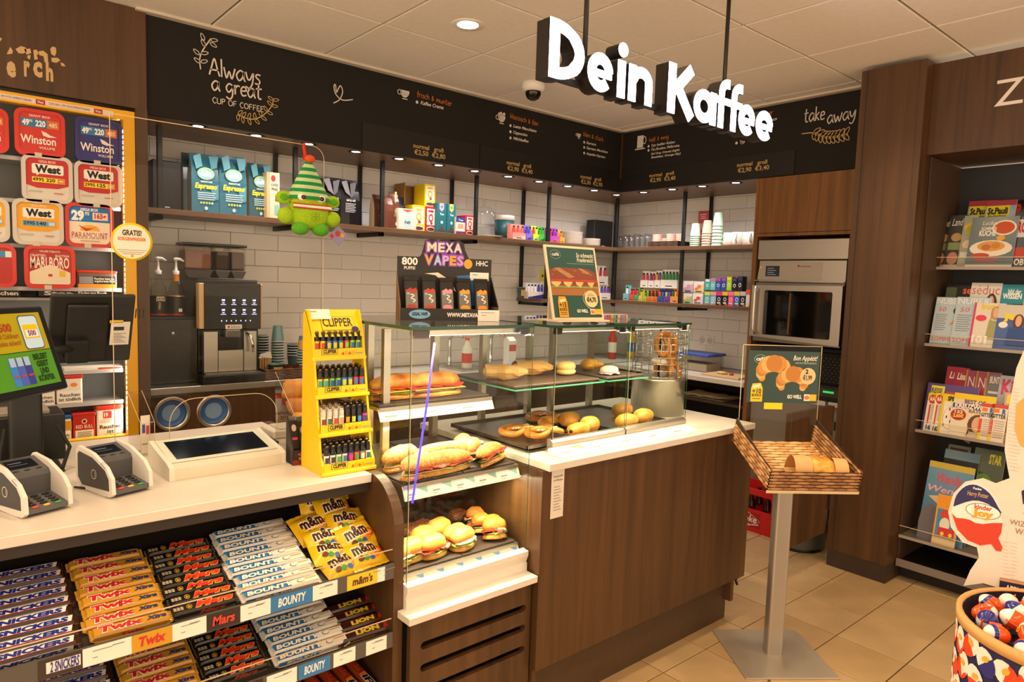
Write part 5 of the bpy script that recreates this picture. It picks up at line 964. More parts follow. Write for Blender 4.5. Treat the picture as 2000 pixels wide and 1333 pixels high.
# plush goblin hanging from the screen
pz = root('plush_toy', 'green plush goblin with a striped pointed hat hanging at the screen', 'plush toy', (1.165, SY-.05, 1.80), 0)
LG = P('#9cc41a', .95, grain=.12, gs=120); MG = P('#5cab22', .95, grain=.12, gs=120); YG = P('#c6cf1e', .95, grain=.12, gs=120); DG = P('#16874a', .95, grain=.1, gs=120); PG = P('#b9d49a', .95, grain=.1, gs=120)
MB().blob((0, 0, .045), (.082, .042, .062), LG, 20, 12, .75, .05).obj('body', pz); MB().blob((0, .004, .09), (.076, .040, .035), YG, 18, 8, .8, .03).obj('face', pz)
m = MB()
for i in range(11):
    t0, t1 = i/11, (i+1)/11; r0, r1 = .082*(1-t0)**.9+.010, .082*(1-t1)**.9+.010; m.lathe([(r0, .095+.155*t0), (r1, .095+.155*t1)], DG if i % 2 == 0 else PG, n=20)
for v in m.v: v.y *= .5; v.x += .0
m.obj('striped_hat', pz); MB().blob((.004, 0, .258), (.022, .016, .016), P('#d9541e', .9), 12, 8).obj('pompom', pz)
MB().tube([(-.012, 0, .262), (-.022, .0, .30), (-.01, .02, .318), (.0, .04, .30), (.0, .045, .26)], .005, P('#d9341e', .8), 6).obj('hanging_loop', pz)
for s in (-1, 1):
    MB().blob((s*.10, 0, .098), (.034, .012, .026), LG, 12, 8, 1, .1, 1, 3+s).blob((s*.103, -.009, .098), (.018, .006, .014), MG, 10, 6).obj('ear', pz)
    MB().blob((s*.098, -.012, .028), (.033, .024, .032), LG, 12, 8).obj('arm', pz); MB().blob((s*.042, -.02, -.018), (.036, .028, .026), MG, 12, 8).obj('foot', pz)
    MB().blob((s*.040-.002, -.036, .102), (.018, .006, .014), WHITE, 12, 8).blob((s*.038, -.0415, .102), (.010, .003, .009), P('#4a2018', .3), 10, 6).obj('eye', pz)
m = MB().box((-.078, -.047, .063), (.078, -.040, .073), P('#efe9e2', .7), .002, 1).box((-.079, -.045, .073), (.079, -.038, .078), P('#b5301e', .8), .001, 1).box((-.079, -.045, .058), (.079, -.038, .063), P('#b5301e', .8), .001, 1); m.obj('mouth_band', pz)
m = MB(); f = Face(m, (.01, -.046, .03))
for i in range(4): f.ring(.011*math.cos(PI/4+i*PI/2), .011*math.sin(PI/4+i*PI/2), .0095, .0095, .0013, P('#6e9412', .8), 1, 12)
m.obj('clover_stitching', pz)
m = MB(); M_ = Matrix.Translation((.128, -.005, -.035)) @ Matrix.Rotation(math.radians(40), 4, 'Y'); m.M = M_; m.box((-.03, 0, -.03), (.03, .0015, .03), P('#8f8cb4', .4)); f = Face(m, (0, 0, 0)); f.ell(-.008, .004, .012, .012, P('#b8402a', .5), 1, 12).ell(.012, .012, .009, .009, P('#e8a82a', .5), 1, 12).rect(-.028, -.028, -.012, -.014, P('#c82a24', .5), 1); m.obj('swing_tag', pz)
# customer display on a post
cdp = root('customer_display', 'tilted black customer display with yellow and green advert on a post', 'display', (.314, 2.40, 1.242), 0, None, (math.radians(-18), 0, math.radians(47)))
m = MB().box((-.36, 0, 0), (0, .03, .255), P('#10141c', .35), .006, 2); m.obj('bezel', cdp)
SCR = lambda c: P(c, .3, emit=.2)
m = MB(); f = Face(m, (-.36, -.0008, 0)); f.rect(.022, .125, .335, .235, SCR('#a39512'), 1).rect(.022, .022, .335, .123, SCR('#4b8a24'), 1)
f.poly(rounded(.245, .128, .318, .228, .012), SCR('#3a4a5a'), 2).poly(rounded(.248, .131, .315, .225, .010), SCR('#b9d4e6'), 3).rect(.254, .160, .309, .20, SCR('#d9b800'), 4).rect(.258, .164, .305, .185, SCR('#cfe0ea'), 5).txt('500', .2815, .168, .015, SCR('#8a1f4a'), 'c', .03, .03, 0, 6)
f.txt('500', .215, .185, .022, SCR('#9a3a20'), 'r', .045, .04, 0, 3).txt('Shell ClubSmart', .232, .165, .014, SCR('#9a4a20'), 'r', .085, .02, 0, 3).txt('Punkte sichern!', .232, .145, .014, SCR('#9a4a20'), 'r', .085, .02, 0, 3)
for i, t in enumerate(('BELEBT', 'GEIST', 'UND', 'KÖRPER')): f.txt(t, .285, .098-i*.021, .0155, SCR('#1d3a12'), 'c', (.055, .046, .034, .062)[i], .05, 0, 3)
for i, c in enumerate(('#3a7ac8', '#4a5ab8', '#3a3a8a')): f.rect(.165+i*.026, .03, .189+i*.026, .105, SCR(c), 2+i).rect(.167+i*.026, .085, .187+i*.026, .11, SCR('#9ab4d0'), 5).rect(.168+i*.026, .055, .186+i*.026, .06, SCR('#b83a4a'), 6)
m.obj('screen', cdp)
po = root('display_post', 'thick black post carrying the customer display', 'post', (.215, 2.52, KT)); MB().box((-.042, -.03, .006), (.042, .03, .30), BLACK, .012, 3).obj('column', po); MB().box((-.09, -.08, 0), (.09, .08, .008), MATTE, .004, 1).obj('base_plate', po)
MB().box((.0, 0, 0), (.30, .16, .15), P('#131112', .45), .004, 1).box((.02, .01, .15), (.26, .12, .165), P('#8f8a80', .5), .003, 1).thing('till_computer', 'black till computer standing behind the display post', 'computer', (.03, 2.60+.02, KT))
MB().tube([(.30, 2.56, 1.10), (.325, 2.50, 1.04), (.30, 2.46, .985), (.25, 2.44, .983)], .006, MATTE, 6).tube([(.16, 2.47, 1.12), (.14, 2.43, 1.02), (.18, 2.42, .984), (.26, 2.40, .983)], .005, MATTE, 6).thing('display_cable', 'black cables looping down the display post', 'cable')
bl_ = at(130, 716, 1, 2.98); br_ = at(267, 706, 1, 2.98); wM = br_.x-bl_.x-.02
mn = root('till_monitor', 'large black monitor seen from behind the acrylic screen', 'monitor', (bl_.x-.06, 2.98, bl_.z), 0, None, (math.radians(20), 0, math.radians(4)))
m = MB().box((0, 0, .01), (wM+.06, .02, .285), BLACK, .008, 2).box((.05, -.018, .03), (wM-.03, .0, .25), P('#17171a', .5), .006, 2)
for i in range(16): m.box((.10+i*.013, -.0195, .20), (.104+i*.013, -.0175, .238), INK)
m.obj('housing', mn); m = MB(); f = Face(m, (0, -.019, 0)); f.rect(.19, .09, .255, .185, PAPER, 1).rect(.20, .15, .235, .165, INK, 2).rect(.185, .18, .23, .192, YEL, 1)
for i in range(7): f.rect(.198, .10+i*.006, .245-(i % 3)*.008, .1025+i*.006, FAINT, 2)
m.obj('sticker', mn); MB().box((.05, -.045, .03), (.12, -.015, .12), MATTE, .006, 2).obj('bracket', mn)
ax_ = bl_.x+.03; MB().tube([(.15, 2.825, KT+.002), (.15, 2.825, 1.12), (.15, 2.83, bl_.z+.04), (ax_-.06, 2.90, bl_.z+.07), (ax_, 2.935, bl_.z+.075)], .014, MATTE, 8).lathe([(.0001, 0), (.033, 0), (.033, .008), (.0001, .01)], MATTE, c=(.15, 2.825, KT), n=20).thing('monitor_arm', 'black arm holding the large monitor over the till counter', 'stand')
# card terminals
def terminal(label, loc, rz):
    t = root('card_terminal', label, 'card terminal', loc, rz); GS = P('#57575b', .5); GD = P('#3c3c40', .5)
    prof = [(.0, .012), (.004, .055), (.03, .082), (.10, .112), (.175, .122), (.188, .11), (.19, .03), (.165, .003), (.05, .0), (.012, .003)]
    for k, x in enumerate((0, .104)):
        MB().prism(prof, x, x+.010, P('#ddd8d2', .4), 'yz').obj('side_shield', t)
        ip = [(.016, .02), (.018, .052), (.036, .074), (.10, .100), (.168, .108), (.176, .10), (.176, .034), (.155, .014)]; xx = x-.0012 if k == 0 else x+.010
        m = MB().prism(ip, xx, xx+.0012, GD, 'yz')
        if k == 0: f = Face(m, (-.0013, 0, 0), (0, -1, 0), (0, 0, 1)); f.ring(-.09, .055, .014, .014, .0025, P('#c9c2b6', .5), 1, 18).ring(-.09, .055, .008, .008, .002, P('#c9c2b6', .5), 1, 12, -1, 1)
        m.obj('side_inlay', t)
    m = MB()
    for i in range(4): m.box((-.0005, .035+i*.006, .079+i*.0028), (.0105, .037+i*.006, .084+i*.0028), GD)
    m.obj('grip_slots', t)
    MB().prism([(.005, .008), (.005, .02), (.09, .034), (.09, .008)], .010, .104, GS, 'yz').obj('keypad_deck', t)
    MB().prism([(.088, .01), (.086, .082), (.094, .094), (.17, .116), (.184, .106), (.184, .01)], .010, .104, P('#4a4a4e', .5), 'yz').obj('head', t)
    n = Vector((0, -(.116-.094), .076)).normalized(); v = Vector((0, .076, .022)).normalized()
    m = MB(); f = Face(m, Vector((.010, .094, .094))+n*.0006, (1, 0, 0), v); f.rect(.014, .022, .080, .066, P('#141a24', .12), 1).rect(.018, .048, .05, .052, P('#5a708a', .4), 2).rect(.018, .036, .06, .039, P('#42566c', .4), 2); [f.ell(.02+i*.027, .009, .008, .003, INK, 1, 10) for i in range(3)]; m.obj('screen', t)
    m = MB(); v2 = Vector((0, .085, .014)).normalized(); n2 = Vector((1, 0, 0)).cross(v2)
    for j in range(5):
        for i in range(3):
            p = Vector((.030+i*.027, .012, .0215))+v2*(j*.0155); c = BLACK if j else P(('#d9432f', '#e8b820', '#2f9a4a')[i], .4)
            m.blob(p+n2*.001, (.0095, .0055, .003), c, 10, 5)
    m.obj('keys', t); return t
terminal('left grey and white card terminal at the front of the till counter', (.165, 2.02, KT), math.radians(20)); terminal('right grey and white card terminal beside the flat display', (.365, 2.075, KT), math.radians(18))
MB().tube([(.30, 2.24, .98), (.33, 2.20, .981), (.36, 2.22, .98)], .003, MATTE, 6).thing('terminal_cable', 'thin black cable between the two card terminals', 'cable')
# flat coin display
tdp = root('counter_display', 'low white framed display panel lying on the till counter', 'display', (.53, 2.165, KT), math.radians(2))
prof = [(0, 0), (0, .038), (.03, .048), (.12, .062), (.215, .080), (.225, .074), (.225, 0)]
for x in (0, .345): MB().prism(prof, x, x+.014, P('#e2dccf', .4), 'yz').obj('side_cheek', tdp)
MB().prism([(y, max(0, z-.003)) for y, z in prof], .014, .345, P('#d3ccbb', .4), 'yz').obj('body', tdp)
v = Vector((0, .17, .032)).normalized(); m = MB(); f = Face(m, (.014, .032, .0462), (1, 0, 0), v); f.rect(.0, .0, .331, .178, P('#c9cdb4', .3), 1).rect(.022, .02, .309, .160, P('#0d1420', .06), 2); m.obj('screen', tdp)
MB().tube([(.28, .226, .05), (.30, .25, .05), (.32, .30, .02), (.33, .36, .006)], .004, MATTE, 6).obj('cable', tdp)
MB().box((0, 0, 0), (.34, .20, .012), P('#232021', .6), .002, 1).thing('counter_mat', 'dark mat lying behind the low display panel', 'mat', (.63, 2.44, KT))
MB().box((0, 0, 0), (.22, .14, .03), P('#d9d2c4', .5), .006, 2).box((.03, .02, .03), (.18, .12, .036), P('#c9c2b4', .5), .003, 1).thing('cash_tray', 'pale plastic tray behind the filter tip box', 'tray', (.98, 2.52, KT))
kb = root('filter_tip_display', 'black and red card dispenser of smoking filters beside the low display', 'display box', (.895, 2.135, KT), math.radians(-4)); KBK = P('#1a1517', .4)
MB().prism([(0, 0), (.07, 0), (.07, .15), (.058, .155), (0, .05)], 0, .003, KBK, 'yz').prism([(0, 0), (.07, 0), (.07, .15), (.058, .155), (0, .05)], .062, .065, KBK, 'yz').box((0, .067, 0), (.065, .07, .15), P('#8a8078', .5)).box((0, 0, 0), (.065, .003, .05), KBK).box((.0, 0, 0), (.065, .07, .003), KBK).obj('tray', kb)
m = MB(); f = Face(m, (0, -.0005, 0)); f.rect(.0, .0, .065, .018, P('#7a2018', .5), 1).txt('gizeh', .03, .030, .014, P('#d83a6a', .5), 'c', .03, .03, .2).ell(.03, .022, .012, .005, FAINT, 2, 12); f.rect(.035, .035, .065, .048, YEL, 2); m.obj('print', kb)
m = MB(); f = Face(m, (.004, .02, .05), (1, 0, 0), (0, .35, 1)); f.rect(0, 0, .026, .095, P('#241d1e', .4), 1).ell(.013, .07, .008, .012, P('#c9b09a', .5), 2, 12).rect(.004, .03, .022, .038, P('#d83a5a', .5), 2).rect(.028, 0, .057, .09, P('#3a2f30', .4), 1).ell(.042, .06, .009, .014, P('#cdb49c', .5), 2, 12); m.obj('packets', kb)
def acrylbox(name, label, loc, w, d, h, rz=0):
    m = MB().box((0, 0, 0), (w, .003, h*.55), ACRYL).box((0, d-.003, 0), (w, d, h), ACRYL).box((0, .003, 0), (.003, d-.003, h), ACRYL).box((w-.003, .003, 0), (w, d-.003, h), ACRYL).box((.003, .003, 0), (w-.003, d-.003, .003), ACRYL)
    for x in (0, w): m.tube([(x, 0, 0), (x, 0, h*.55)], .001, EDGE2, 4).tube([(x, 0, h*.55), (x, d, h)], .001, EDGE2, 4)
    m.tube([(0, 0, h*.55), (w, 0, h*.55)], .001, EDGE2, 4); return m.thing(name, label, 'holder', loc, rz)
acrylbox('leaflet_holder', 'narrow clear acrylic leaflet holder behind the right card terminal', (.525, 2.50, KT), .045, .10, .21, math.radians(10))
m = MB().box((0, 0, 0), (.03, .002, .13), P('#e8e0d0', .5)); f = Face(m, (0, 0, 0)); f.rect(.004, .07, .014, .10, P('#3a5ab8', .5), 1).rect(.017, .065, .027, .095, P('#c83a34', .5), 1).rect(.004, .03, .026, .034, FAINT, 1); m.thing('leaflet', 'cream leaflet with blue and red print in the narrow acrylic holder', 'leaflet', (.533, 2.535, KT+.004), math.radians(10))
acrylbox('acrylic_bin', 'clear acrylic bin with orange packets behind the lighter stand', (.93, 2.20, KT), .11, .24, .27, math.radians(-6))
for k in range(4): MB().blob((0, 0, 0), (.026, .05, .035), P(('#c98a3a', '#d99a4a', '#b87a30', '#cf9040')[k], .5), 10, 7, .7, .35, 2, k).thing('snack_packet', f'{ORD[k]} orange snack packet from the front inside the acrylic bin', 'packet', (1.0-.008*(k % 2), 2.26+.03*k, KT+.05+.055*k), .4*k)
# ---------------------------------------------------------------- yellow lighter stand
ls_ = root('lighter_stand', 'bright yellow four tier display stand filled with lighters', 'display stand', (.918, 1.962, KT)); WL, TZ = .182, .118
for x in (0, WL-.007):
    MB().prism([(0, 0), (.16, 0), (.16, .035), (.152, .505), (.115, .515), (.085, .43), (.02, .06), (0, .03)], x, x+.007, P('#efcb00', .4), 'yz').obj('side_panel', ls_)
tiers = []
for k in range(4):
    y0 = k*.026; z0 = .008+k*TZ; tiers.append((y0, z0))
    MB().box((.007, y0+.002, z0), (WL-.007, .156, z0+.004), YEL).box((-.004, y0-.006, z0-.008), (WL+.004, y0+.004, z0+.004), YEL, .002, 1).obj('tier_shelf', ls_)
    m = MB().box((.004, y0-.003, z0+.004), (WL-.004, y0, z0+.030), P('#e6c800', .35)); f = Face(m, (.004, y0-.003, z0+.004)); f.rect(.024, .007, .080, .026, P('#3a3320', .5), 1).rect(.0255, .0085, .0785, .0245, P('#e6c800', .5), 2).txt('CLIPPER', .052, .012, .011, P('#2a2416', .5), 'c', .046, .05, 0, 3)
    for i in range(4):
        if i % 2 == 0: f.poly([(.092+i*.012, .006), (.103+i*.012, .006), (.0975+i*.012, .016)], P('#c23a1e', .5), 2)
        else: f.ring(.0975+i*.012, .011, .005, .005, .0012, P('#c23a1e', .5), 2, 12)
    f.rect(.142, .008, .168, .011, FAINT, 2); m.obj('front_lip', ls_)
hd = MB().prism([(.085, .43), (.088, .43), (.138, .512), (.135, .515)], .0, WL, YEL, 'yz'); v = Vector((0, .05, .085)).normalized(); f = Face(hd, (0, .085, .43), (1, 0, 0), v)
f.rect(.04, .022, .158, .072, P('#3a3320', .5), 1).rect(.0415, .0235, .1565, .0705, YEL, 2).txt('CLIPPER', .098, .036, .03, P('#2a2416', .5), 'c', .104, .02, 0, 3).ell(.155, .025, .013, .010, P('#3a2a6a', .5), 4, 12).txt('The REUSABLE lighter', .09, .008, .009, P('#4a4020', .5), 'c', .10, .02, 0, 3); hd.obj('header', ls_)
m = MB(); f = Face(m, Vector((.002, .085, .43))+Vector((1, 0, 0)).cross(v)*.006, (1, 0, 0), v); f.rect(0, .06, .075, .096, PAPER, 1).rect(.006, .086, .03, .089, FAINT, 2); m.obj('price_card', ls_)
LCOL = [[('white', '#ece6da', '#3a3a3a')]*2+[('white', '#e8e2d6', '#4aa04a')]+[('white', '#e2ddd2', '#3a7a9a')]+[('purple', '#7a3aa8', '#e8407a')]+[('orange', '#d8582a', '#4aa04a')]+[('grey', '#8a8278', '#e8e0d0')]+[('white', '#e4dfd6', '#2a6a7a')],
        [('white', '#ece4d8', '#8a3a2a')]+[('white', '#e8dcc8', '#3a6a3a')]+[('white', '#ead8c8', '#b8442a')]+[('cream', '#efe4d2', '#c89a6a')]+[('black', '#16140f', '#e89a1e')]*1+[('black', '#141410', '#d8c81e')]+[('black', '#12161c', '#2a8ac8')]+[('pink', '#d8408a', '#2a4a9a')],
        [('yellow', '#d8c41e', '#2aa0a0')]*2+[('lime', '#7ac03a', '#2a4ab8')]*2+[('blue', '#2a86c0', '#e8c81e')]*2+[('red', '#c8343a', '#3a7ac8')]*2,
        [('yellow', '#e8cc1e', '#c83a2a')]*2+[('blue', '#2a78b8', '#d8c02a')]*3+[('red', '#d83a34', '#8ac03a')]+[('lime', '#9ac82a', '#2a6aa8')]*2]
lm = {}
def lighter(body, art_, top):
    k = (body, art_, top)
    if k not in lm:
        m = MB().lathe([(.0001, 0), (.0082, 0), (.0085, .003), (.0085, .048), (.0082, .05)], P(body, .35), n=12).lathe([(.0084, .05), (.0084, .066), (.0075, .068)], P(top, .35), n=10).box((-.006, -.005, .066), (.006, .006, .078), P(top, .4), .002, 1).lathe([(.0001, -.004), (.004, -.004), (.004, .004), (.0001, .004)], P('#7a6a50', .3, 1), c=(0, -.003, .078), n=8, axis='x')
        m.lathe([(.0088, .026), (.0089, .036), (.0088, .044)], P(art_, .4), n=6, a0=-PI*.75, a1=-PI*.25).lathe([(.0089, .012), (.0089, .022)], P(art_, .4), n=5, a0=-PI*.68, a1=-PI*.32); lm[k] = m.mesh('lighter')
    return lm[k]
TN = ('bottom', 'second', 'third', 'top')
for k in range(4):
    y0, z0 = tiers[k]
    for r in range(3):
        for i in range(8):
            nm, c, a = LCOL[k][i]; top = '#c9c2b6' if (k == 1 and i < 4) else '#17161a'
            o = bpy.data.objects.new('lighter', lighter(c, a, top)); COL.objects.link(o); o.location = (.918+.0185+i*.0207, 1.962+y0+.014+r*.0185, KT+z0+.0045+r*.004)
            tag(o, f'{nm} lighter, {ORD[i]} from the left in the {("front", "middle", "rear")[r]} row of the {TN[k]} tier', 'lighter', f'lighters on the {TN[k]} tier')
# ---------------------------------------------------------------- chocolate bar shelves
TH_ = math.radians(17)
def shelf_tier(k, z0, lip=True):
    r = root('sweets_shelf', ('top', 'middle', 'bottom')[k]+' dark sweets shelf with price rail under the till counter', 'shelf', (0, 1.775, z0)); v = Vector((0, math.cos(TH_), math.sin(TH_)))
    MB().prism([(0, -.006), (.42*v.y, .42*v.z-.006), (.42*v.y, .42*v.z-.001), (0, -.001)], -1.0, 1.063, P('#2c2622', .55), 'yz').obj('shelf_board', r)
    m = MB().box((-1.0, -.009, -.022), (1.062, -.004, .026), P('#54504c', .4)); m.obj('price_rail', r)
    MB().box((-1.0, -.003, .026), (1.06, .0, .068), ACRYL).box((-1.0, -.0032, .0665), (1.06, .0002, .0685), P('#cbb79a', .2)).obj('clear_lip', r)
    return r
Z1, Z2, Z3 = .705, .485, .262
t1 = shelf_tier(0, Z1); t2 = shelf_tier(1, Z2); t3 = shelf_tier(2, Z3)
def tags(parent, items):
    for x0, x1, kind, *rest in items:
        m = MB(); f = Face(m, (0, -.0095, -.022))
        if kind == 'price': f.rect(x0, .002, x1, .046, PAPER, 1); f.rect(x0+.02, .034, x0+.06, .036, FAINT, 2).rect(x1-.04, .036, x1-.015, .0385, FAINT, 2).rect(x0+.02, .018, x0+.03, .02, FAINT, 2)
        else:
            f.rect(x0, .002, x1, .046, P(rest[1], .5), 1)
            if len(rest) > 3: f.rect(x0+(x1-x0)*.18, .012, x1-.004, .038, P(rest[3], .5), 1.5)
            f.txt(rest[0], (x0+x1)/2+(.008 if len(rest) > 3 else 0), .014, .023, P(rest[2], .5), 'c', (x1-x0)*.66, .03, .15, 3)
        m.obj('price_tag' if kind == 'price' else 'shelf_label', parent)
tags(t1, [(-.02, .09, 'brand', 'SNICKERS', '#3a2a22', '#1f2f8a', '#efe6e0'), (.16, .245, 'brand', '2 SNICKERS', '#3a2a22', '#1f2f8a', '#efe6e0'), (.245, .345, 'price'), (.345, .435, 'brand', 'Twix', '#c9961f', '#c8202a'), (.435, .515, 'price'), (.515, .60, 'brand', 'Mars', '#2c211c', '#d8402a'), (.60, .68, 'price'), (.68, .80, 'brand', 'BOUNTY', '#2f78b8', '#f2eee6'), (.80, .875, 'price'), (.905, 1.005, 'brand', "m&m's", '#e8c22a', '#4a2618'), (1.005, 1.03, 'price')])
tags(t2, [(.05, .19, 'brand', '2 SNICKERS', '#3a2a22', '#1f2f8a', '#efe6e0'), (.19, .30, 'price'), (.36, .44, 'price'), (.58, .66, 'brand', 'Mars', '#2c211c', '#d8402a'), (.67, .755, 'price'), (.76, .855, 'brand', 'BOUNTY', '#2f78b8', '#f2eee6'), (.865, .935, 'price'), (.97, 1.04, 'price')])
def wrap(W, col, printer, foil=None, D=.034, H=.020):
    """a bar in a flow wrap: pillow body, two crimped fins, print on the top and front faces"""
    m = MB(); n = 9; prof = [(-.5, .02), (-.47, .25), (-.455, .8), (-.40, 1), (0, 1), (.40, 1), (.455, .8), (.47, .25), (.5, .02)]; mt = P(col, .28); ft = P(foil or col, .3)
    ring = [(-.5, .0), (-.42, .12), (-.42, .70), (-.28, 1.0), (.32, 1.0), (.42, .78), (.42, .12), (.5, 0)]; vs = []; k = len(ring)
    for t, s in prof:
        dd = D*(1.06 if abs(t) > .46 else 1)
        for y, z in ring: vs.append((t*W, y*dd, H*(.5+(z-.5)*s)))
    fs = [(i*k+j, (i+1)*k+j, (i+1)*k+j+1, i*k+j+1) for i in range(len(prof)-1) for j in range(k-1)]+[(i*k+k-1, (i+1)*k+k-1, (i+1)*k, i*k) for i in range(len(prof)-1)]
    fins = len(fs)
    m.add(vs, fs, mt, False); m.add([vs[j] for j in range(k)], [list(range(k))], ft); m.add([vs[-k+j] for j in range(k)], [list(range(k-1, -1, -1))], ft)
    for sx in (-1, 1):
        for q in range(5): m.box((sx*.497*W-.002, -D*.45+q*D*.19, H*.35), (sx*.497*W+.002, -D*.40+q*D*.19, H*.62), ft)
    f = Face(m, (-W/2, -D*.27, H+.0004), (1, 0, 0), (0, 1, 0)); g = Face(m, (-W/2, -D*.425, H*.10), (1, 0, 0), (0, 0, 1)); printer(f, g, W, D*.56, H*.7); return m
def p_snick(f, g, W, D, H):
    f.poly([(.25*W, 0), (.93*W, 0), (.95*W, D), (.30*W, D)], P('#f1ece8', .35), 1).rect(.24*W, -.0005, .95*W, .001, P('#c8202a', .4), 1.5).txt('2', .14*W, .003, D*.75, P('#efe8e2', .4), 'c', .025, .05, .2).txt('SNICKERS', .61*W, D*.14, D*.68, P('#1f2d8c', .4), 'c', .60*W, .06, .15)
    g.poly([(.22*W, 0), (.93*W, 0), (.93*W, H), (.26*W, H)], P('#f1ece8', .35), 1).txt('SNICKERS', .58*W, H*.2, H*.6, P('#1f2d8c', .4), 'c', .60*W, .06, .15)
def p_twix(f, g, W, D, H):
    f.txt('Twix', .37*W, D*.05, D*.95, P('#f6ead2', .4), 'c', .56*W, .10, .1, 1).txt('Twix', .37*W, D*.08, D*.88, P('#c8202a', .4), 'c', .54*W, .05, .1, 2).txt('Xtra', .80*W, D*.2, D*.6, P('#22337a', .4), 'c', .26*W, .05, .25); g.txt('Twix', .5*W, H*.2, H*.6, P('#c8202a', .4), 'c', .3*W, .05, .1)
def p_mars(f, g, W, D, H):
    f.ell(.27*W, D*.5, .042*W, D*.42, P('#c99a2a', .4), 1).ell(.27*W, D*.5, .034*W, D*.34, P('#17120f', .4), 1.5).txt('2x', .27*W, D*.3, D*.4, P('#e8b82a', .4), 'c', .05*W, .03, .2).txt('Mars', .64*W, D*.02, D*1.0, P('#e8a83a', .4), 'c', .60*W, .09, .3, 2).txt('Mars', .64*W, D*.06, D*.92, P('#d8301e', .4), 'c', .58*W, .04, .3, 3); g.txt('Mars', .6*W, H*.15, H*.7, P('#c8401e', .4), 'c', .4*W, .04, .3)
    for i in range(3): f.blob if False else f.poly([(.04*W+i*.05*W, D*.2), (.08*W+i*.05*W, D*.15), (.085*W+i*.05*W, D*.7), (.045*W+i*.05*W, D*.8)], P('#b9ae92', .35, .3), 1)
def p_bounty(f, g, W, D, H):
    f.poly([(.05*W, 0), (.62*W, 0), (.55*W, D), (.03*W, D)], P('#2f86c8', .35), 1).poly([(.62*W, 0), (.97*W, 0), (.97*W, D), (.55*W, D)], P('#eee9e2', .35), 1).txt('BOUNTY', .36*W, D*.1, D*.78, P('#174a86', .4), 'c', .60*W, .10, .15, 2).txt('BOUNTY', .36*W, D*.14, D*.70, P('#f6f2ea', .4), 'c', .58*W, .05, .15, 3).ell(.74*W, D*.5, .05*W, D*.4, P('#8a8478', .5), 2, 12).ell(.745*W, D*.52, .04*W, D*.3, P('#f4f1ea', .5), 3, 12).rect(.80*W, D*.6, .95*W, D*.8, P('#d89a3a', .5), 2)
    g.rect(.05*W, 0, .60*W, H, P('#3a8ccc', .35), 1).txt('BOUNTY', .4*W, H*.2, H*.62, P('#f6f2ea', .4), 'c', .5*W, .06, .15)
def p_lion(f, g, W, D, H):
    f.rect(.30*W, 0, .72*W, D, P('#5a2a12', .4), 1).txt('LION', .50*W, D*.12, D*.75, P('#e8d02a', .4), 'c', .40*W, .06, .1).poly([(.75*W, 0), (1.0*W, 0), (1.0*W, D), (.8*W, D)], P('#c8202a', .35), 1); g.rect(.1*W, H*.3, .6*W, H*.45, P('#d8a02a', .4), 1).rect(.85*W, H*.2, .95*W, H*.8, P('#e8e0d0', .4), 1)
BARS = {'snick': (.235, '#3b2218', p_snick, None), 'twix': (.178, '#c8922a', p_twix, '#d8a84a'), 'mars': (.165, '#15110f', p_mars, '#6b6250'), 'bounty': (.225, '#d9d4cc', p_bounty, '#e6e2dc'), 'lion': (.20, '#3f1d12', p_lion, '#b81e22')}
_bar = {}
BN = {'snick': ('peanut bar with blue lettering on white', 'brown'), 'twix': ('bar with red lettering', 'gold'), 'mars': ('bar with red script lettering', 'black'), 'bounty': ('bar with white lettering', 'blue and white'), 'lion': ('bar with yellow lettering', 'brown and red')}
def bars(kind, x, n, z0, tier, s0=.045, pitch=.036, jit=.006, seed=0, lift=0, col=''):
    W, c, pr, fo = BARS[kind]
    if kind not in _bar:
        mm = wrap(W, c, pr, fo, .036, .021)
        if kind == 'twix':
            for q in mm.mats: pass
        _bar[kind] = mm.mesh('chocolate_bar')
    rnd = random.Random(seed)
    for i in range(n):
        s = s0+i*pitch; o = bpy.data.objects.new('chocolate_bar', _bar[kind]); COL.objects.link(o)
        o.location = (x+W/2+rnd.uniform(-jit, jit), 1.775+s*math.cos(TH_), z0+s*math.sin(TH_)+.0005+lift); o.rotation_euler = (TH_+rnd.uniform(-.0, .05), 0, rnd.uniform(-.03, .03))
        tag(o, f'{BN[kind][1]} {BN[kind][0]}, {ORD[i]} from the front on the {tier} shelf{col}', 'chocolate bar', f'{BN[kind][1]} bars on the {tier} shelf{col}')
P('#c8922a', .28); [None]
bars('snick', .018, 9, Z1, 'top', seed=1); bars('twix', .262, 8, Z1, 'top', .048, .039, seed=2); bars('mars', .447, 8, Z1, 'top', .05, .037, seed=3); bars('bounty', .617, 9, Z1, 'top', .036, .036, seed=4)
bars('snick', .10, 6, Z2, 'middle', seed=5); bars('twix', .345, 6, Z2, 'middle', seed=6); bars('mars', .535, 6, Z2, 'middle', .06, seed=7, col=', left column'); bars('mars', .712-.165+.01, 0, Z2, 'middle'); bars('mars', .382+.0, 0, Z2, 'middle'); bars('bounty', .712, 6, Z2, 'middle', .05, seed=8, jit=.004); bars('lion', .90, 4, Z2, 'middle', .045, .042, seed=9)
bars('mars', .36, 0, Z2, 'middle')
def rollpack(x, i):
    m = wrap(.20, '#8a3a14', lambda f, g, W, D, H: (f.txt('Rolo', .3*W, D*.1, D*.8, P('#c8401e', .4), 'c', .3*W, .05), f.rect(.5*W, 0, .95*W, D, P('#e8762a', .4), 1), f.txt('iFF', .72*W, D*.08, D*.85, P('#f2ede4', .4), 'c', .34*W, .10, .1, 2), f.txt('iFF', .72*W, D*.1, D*.8, P('#15120f', .4), 'c', .32*W, .05, .1, 3)), '#a04818', .042, .024)
    return m
rm = rollpack(0, 0).mesh('caramel_roll')
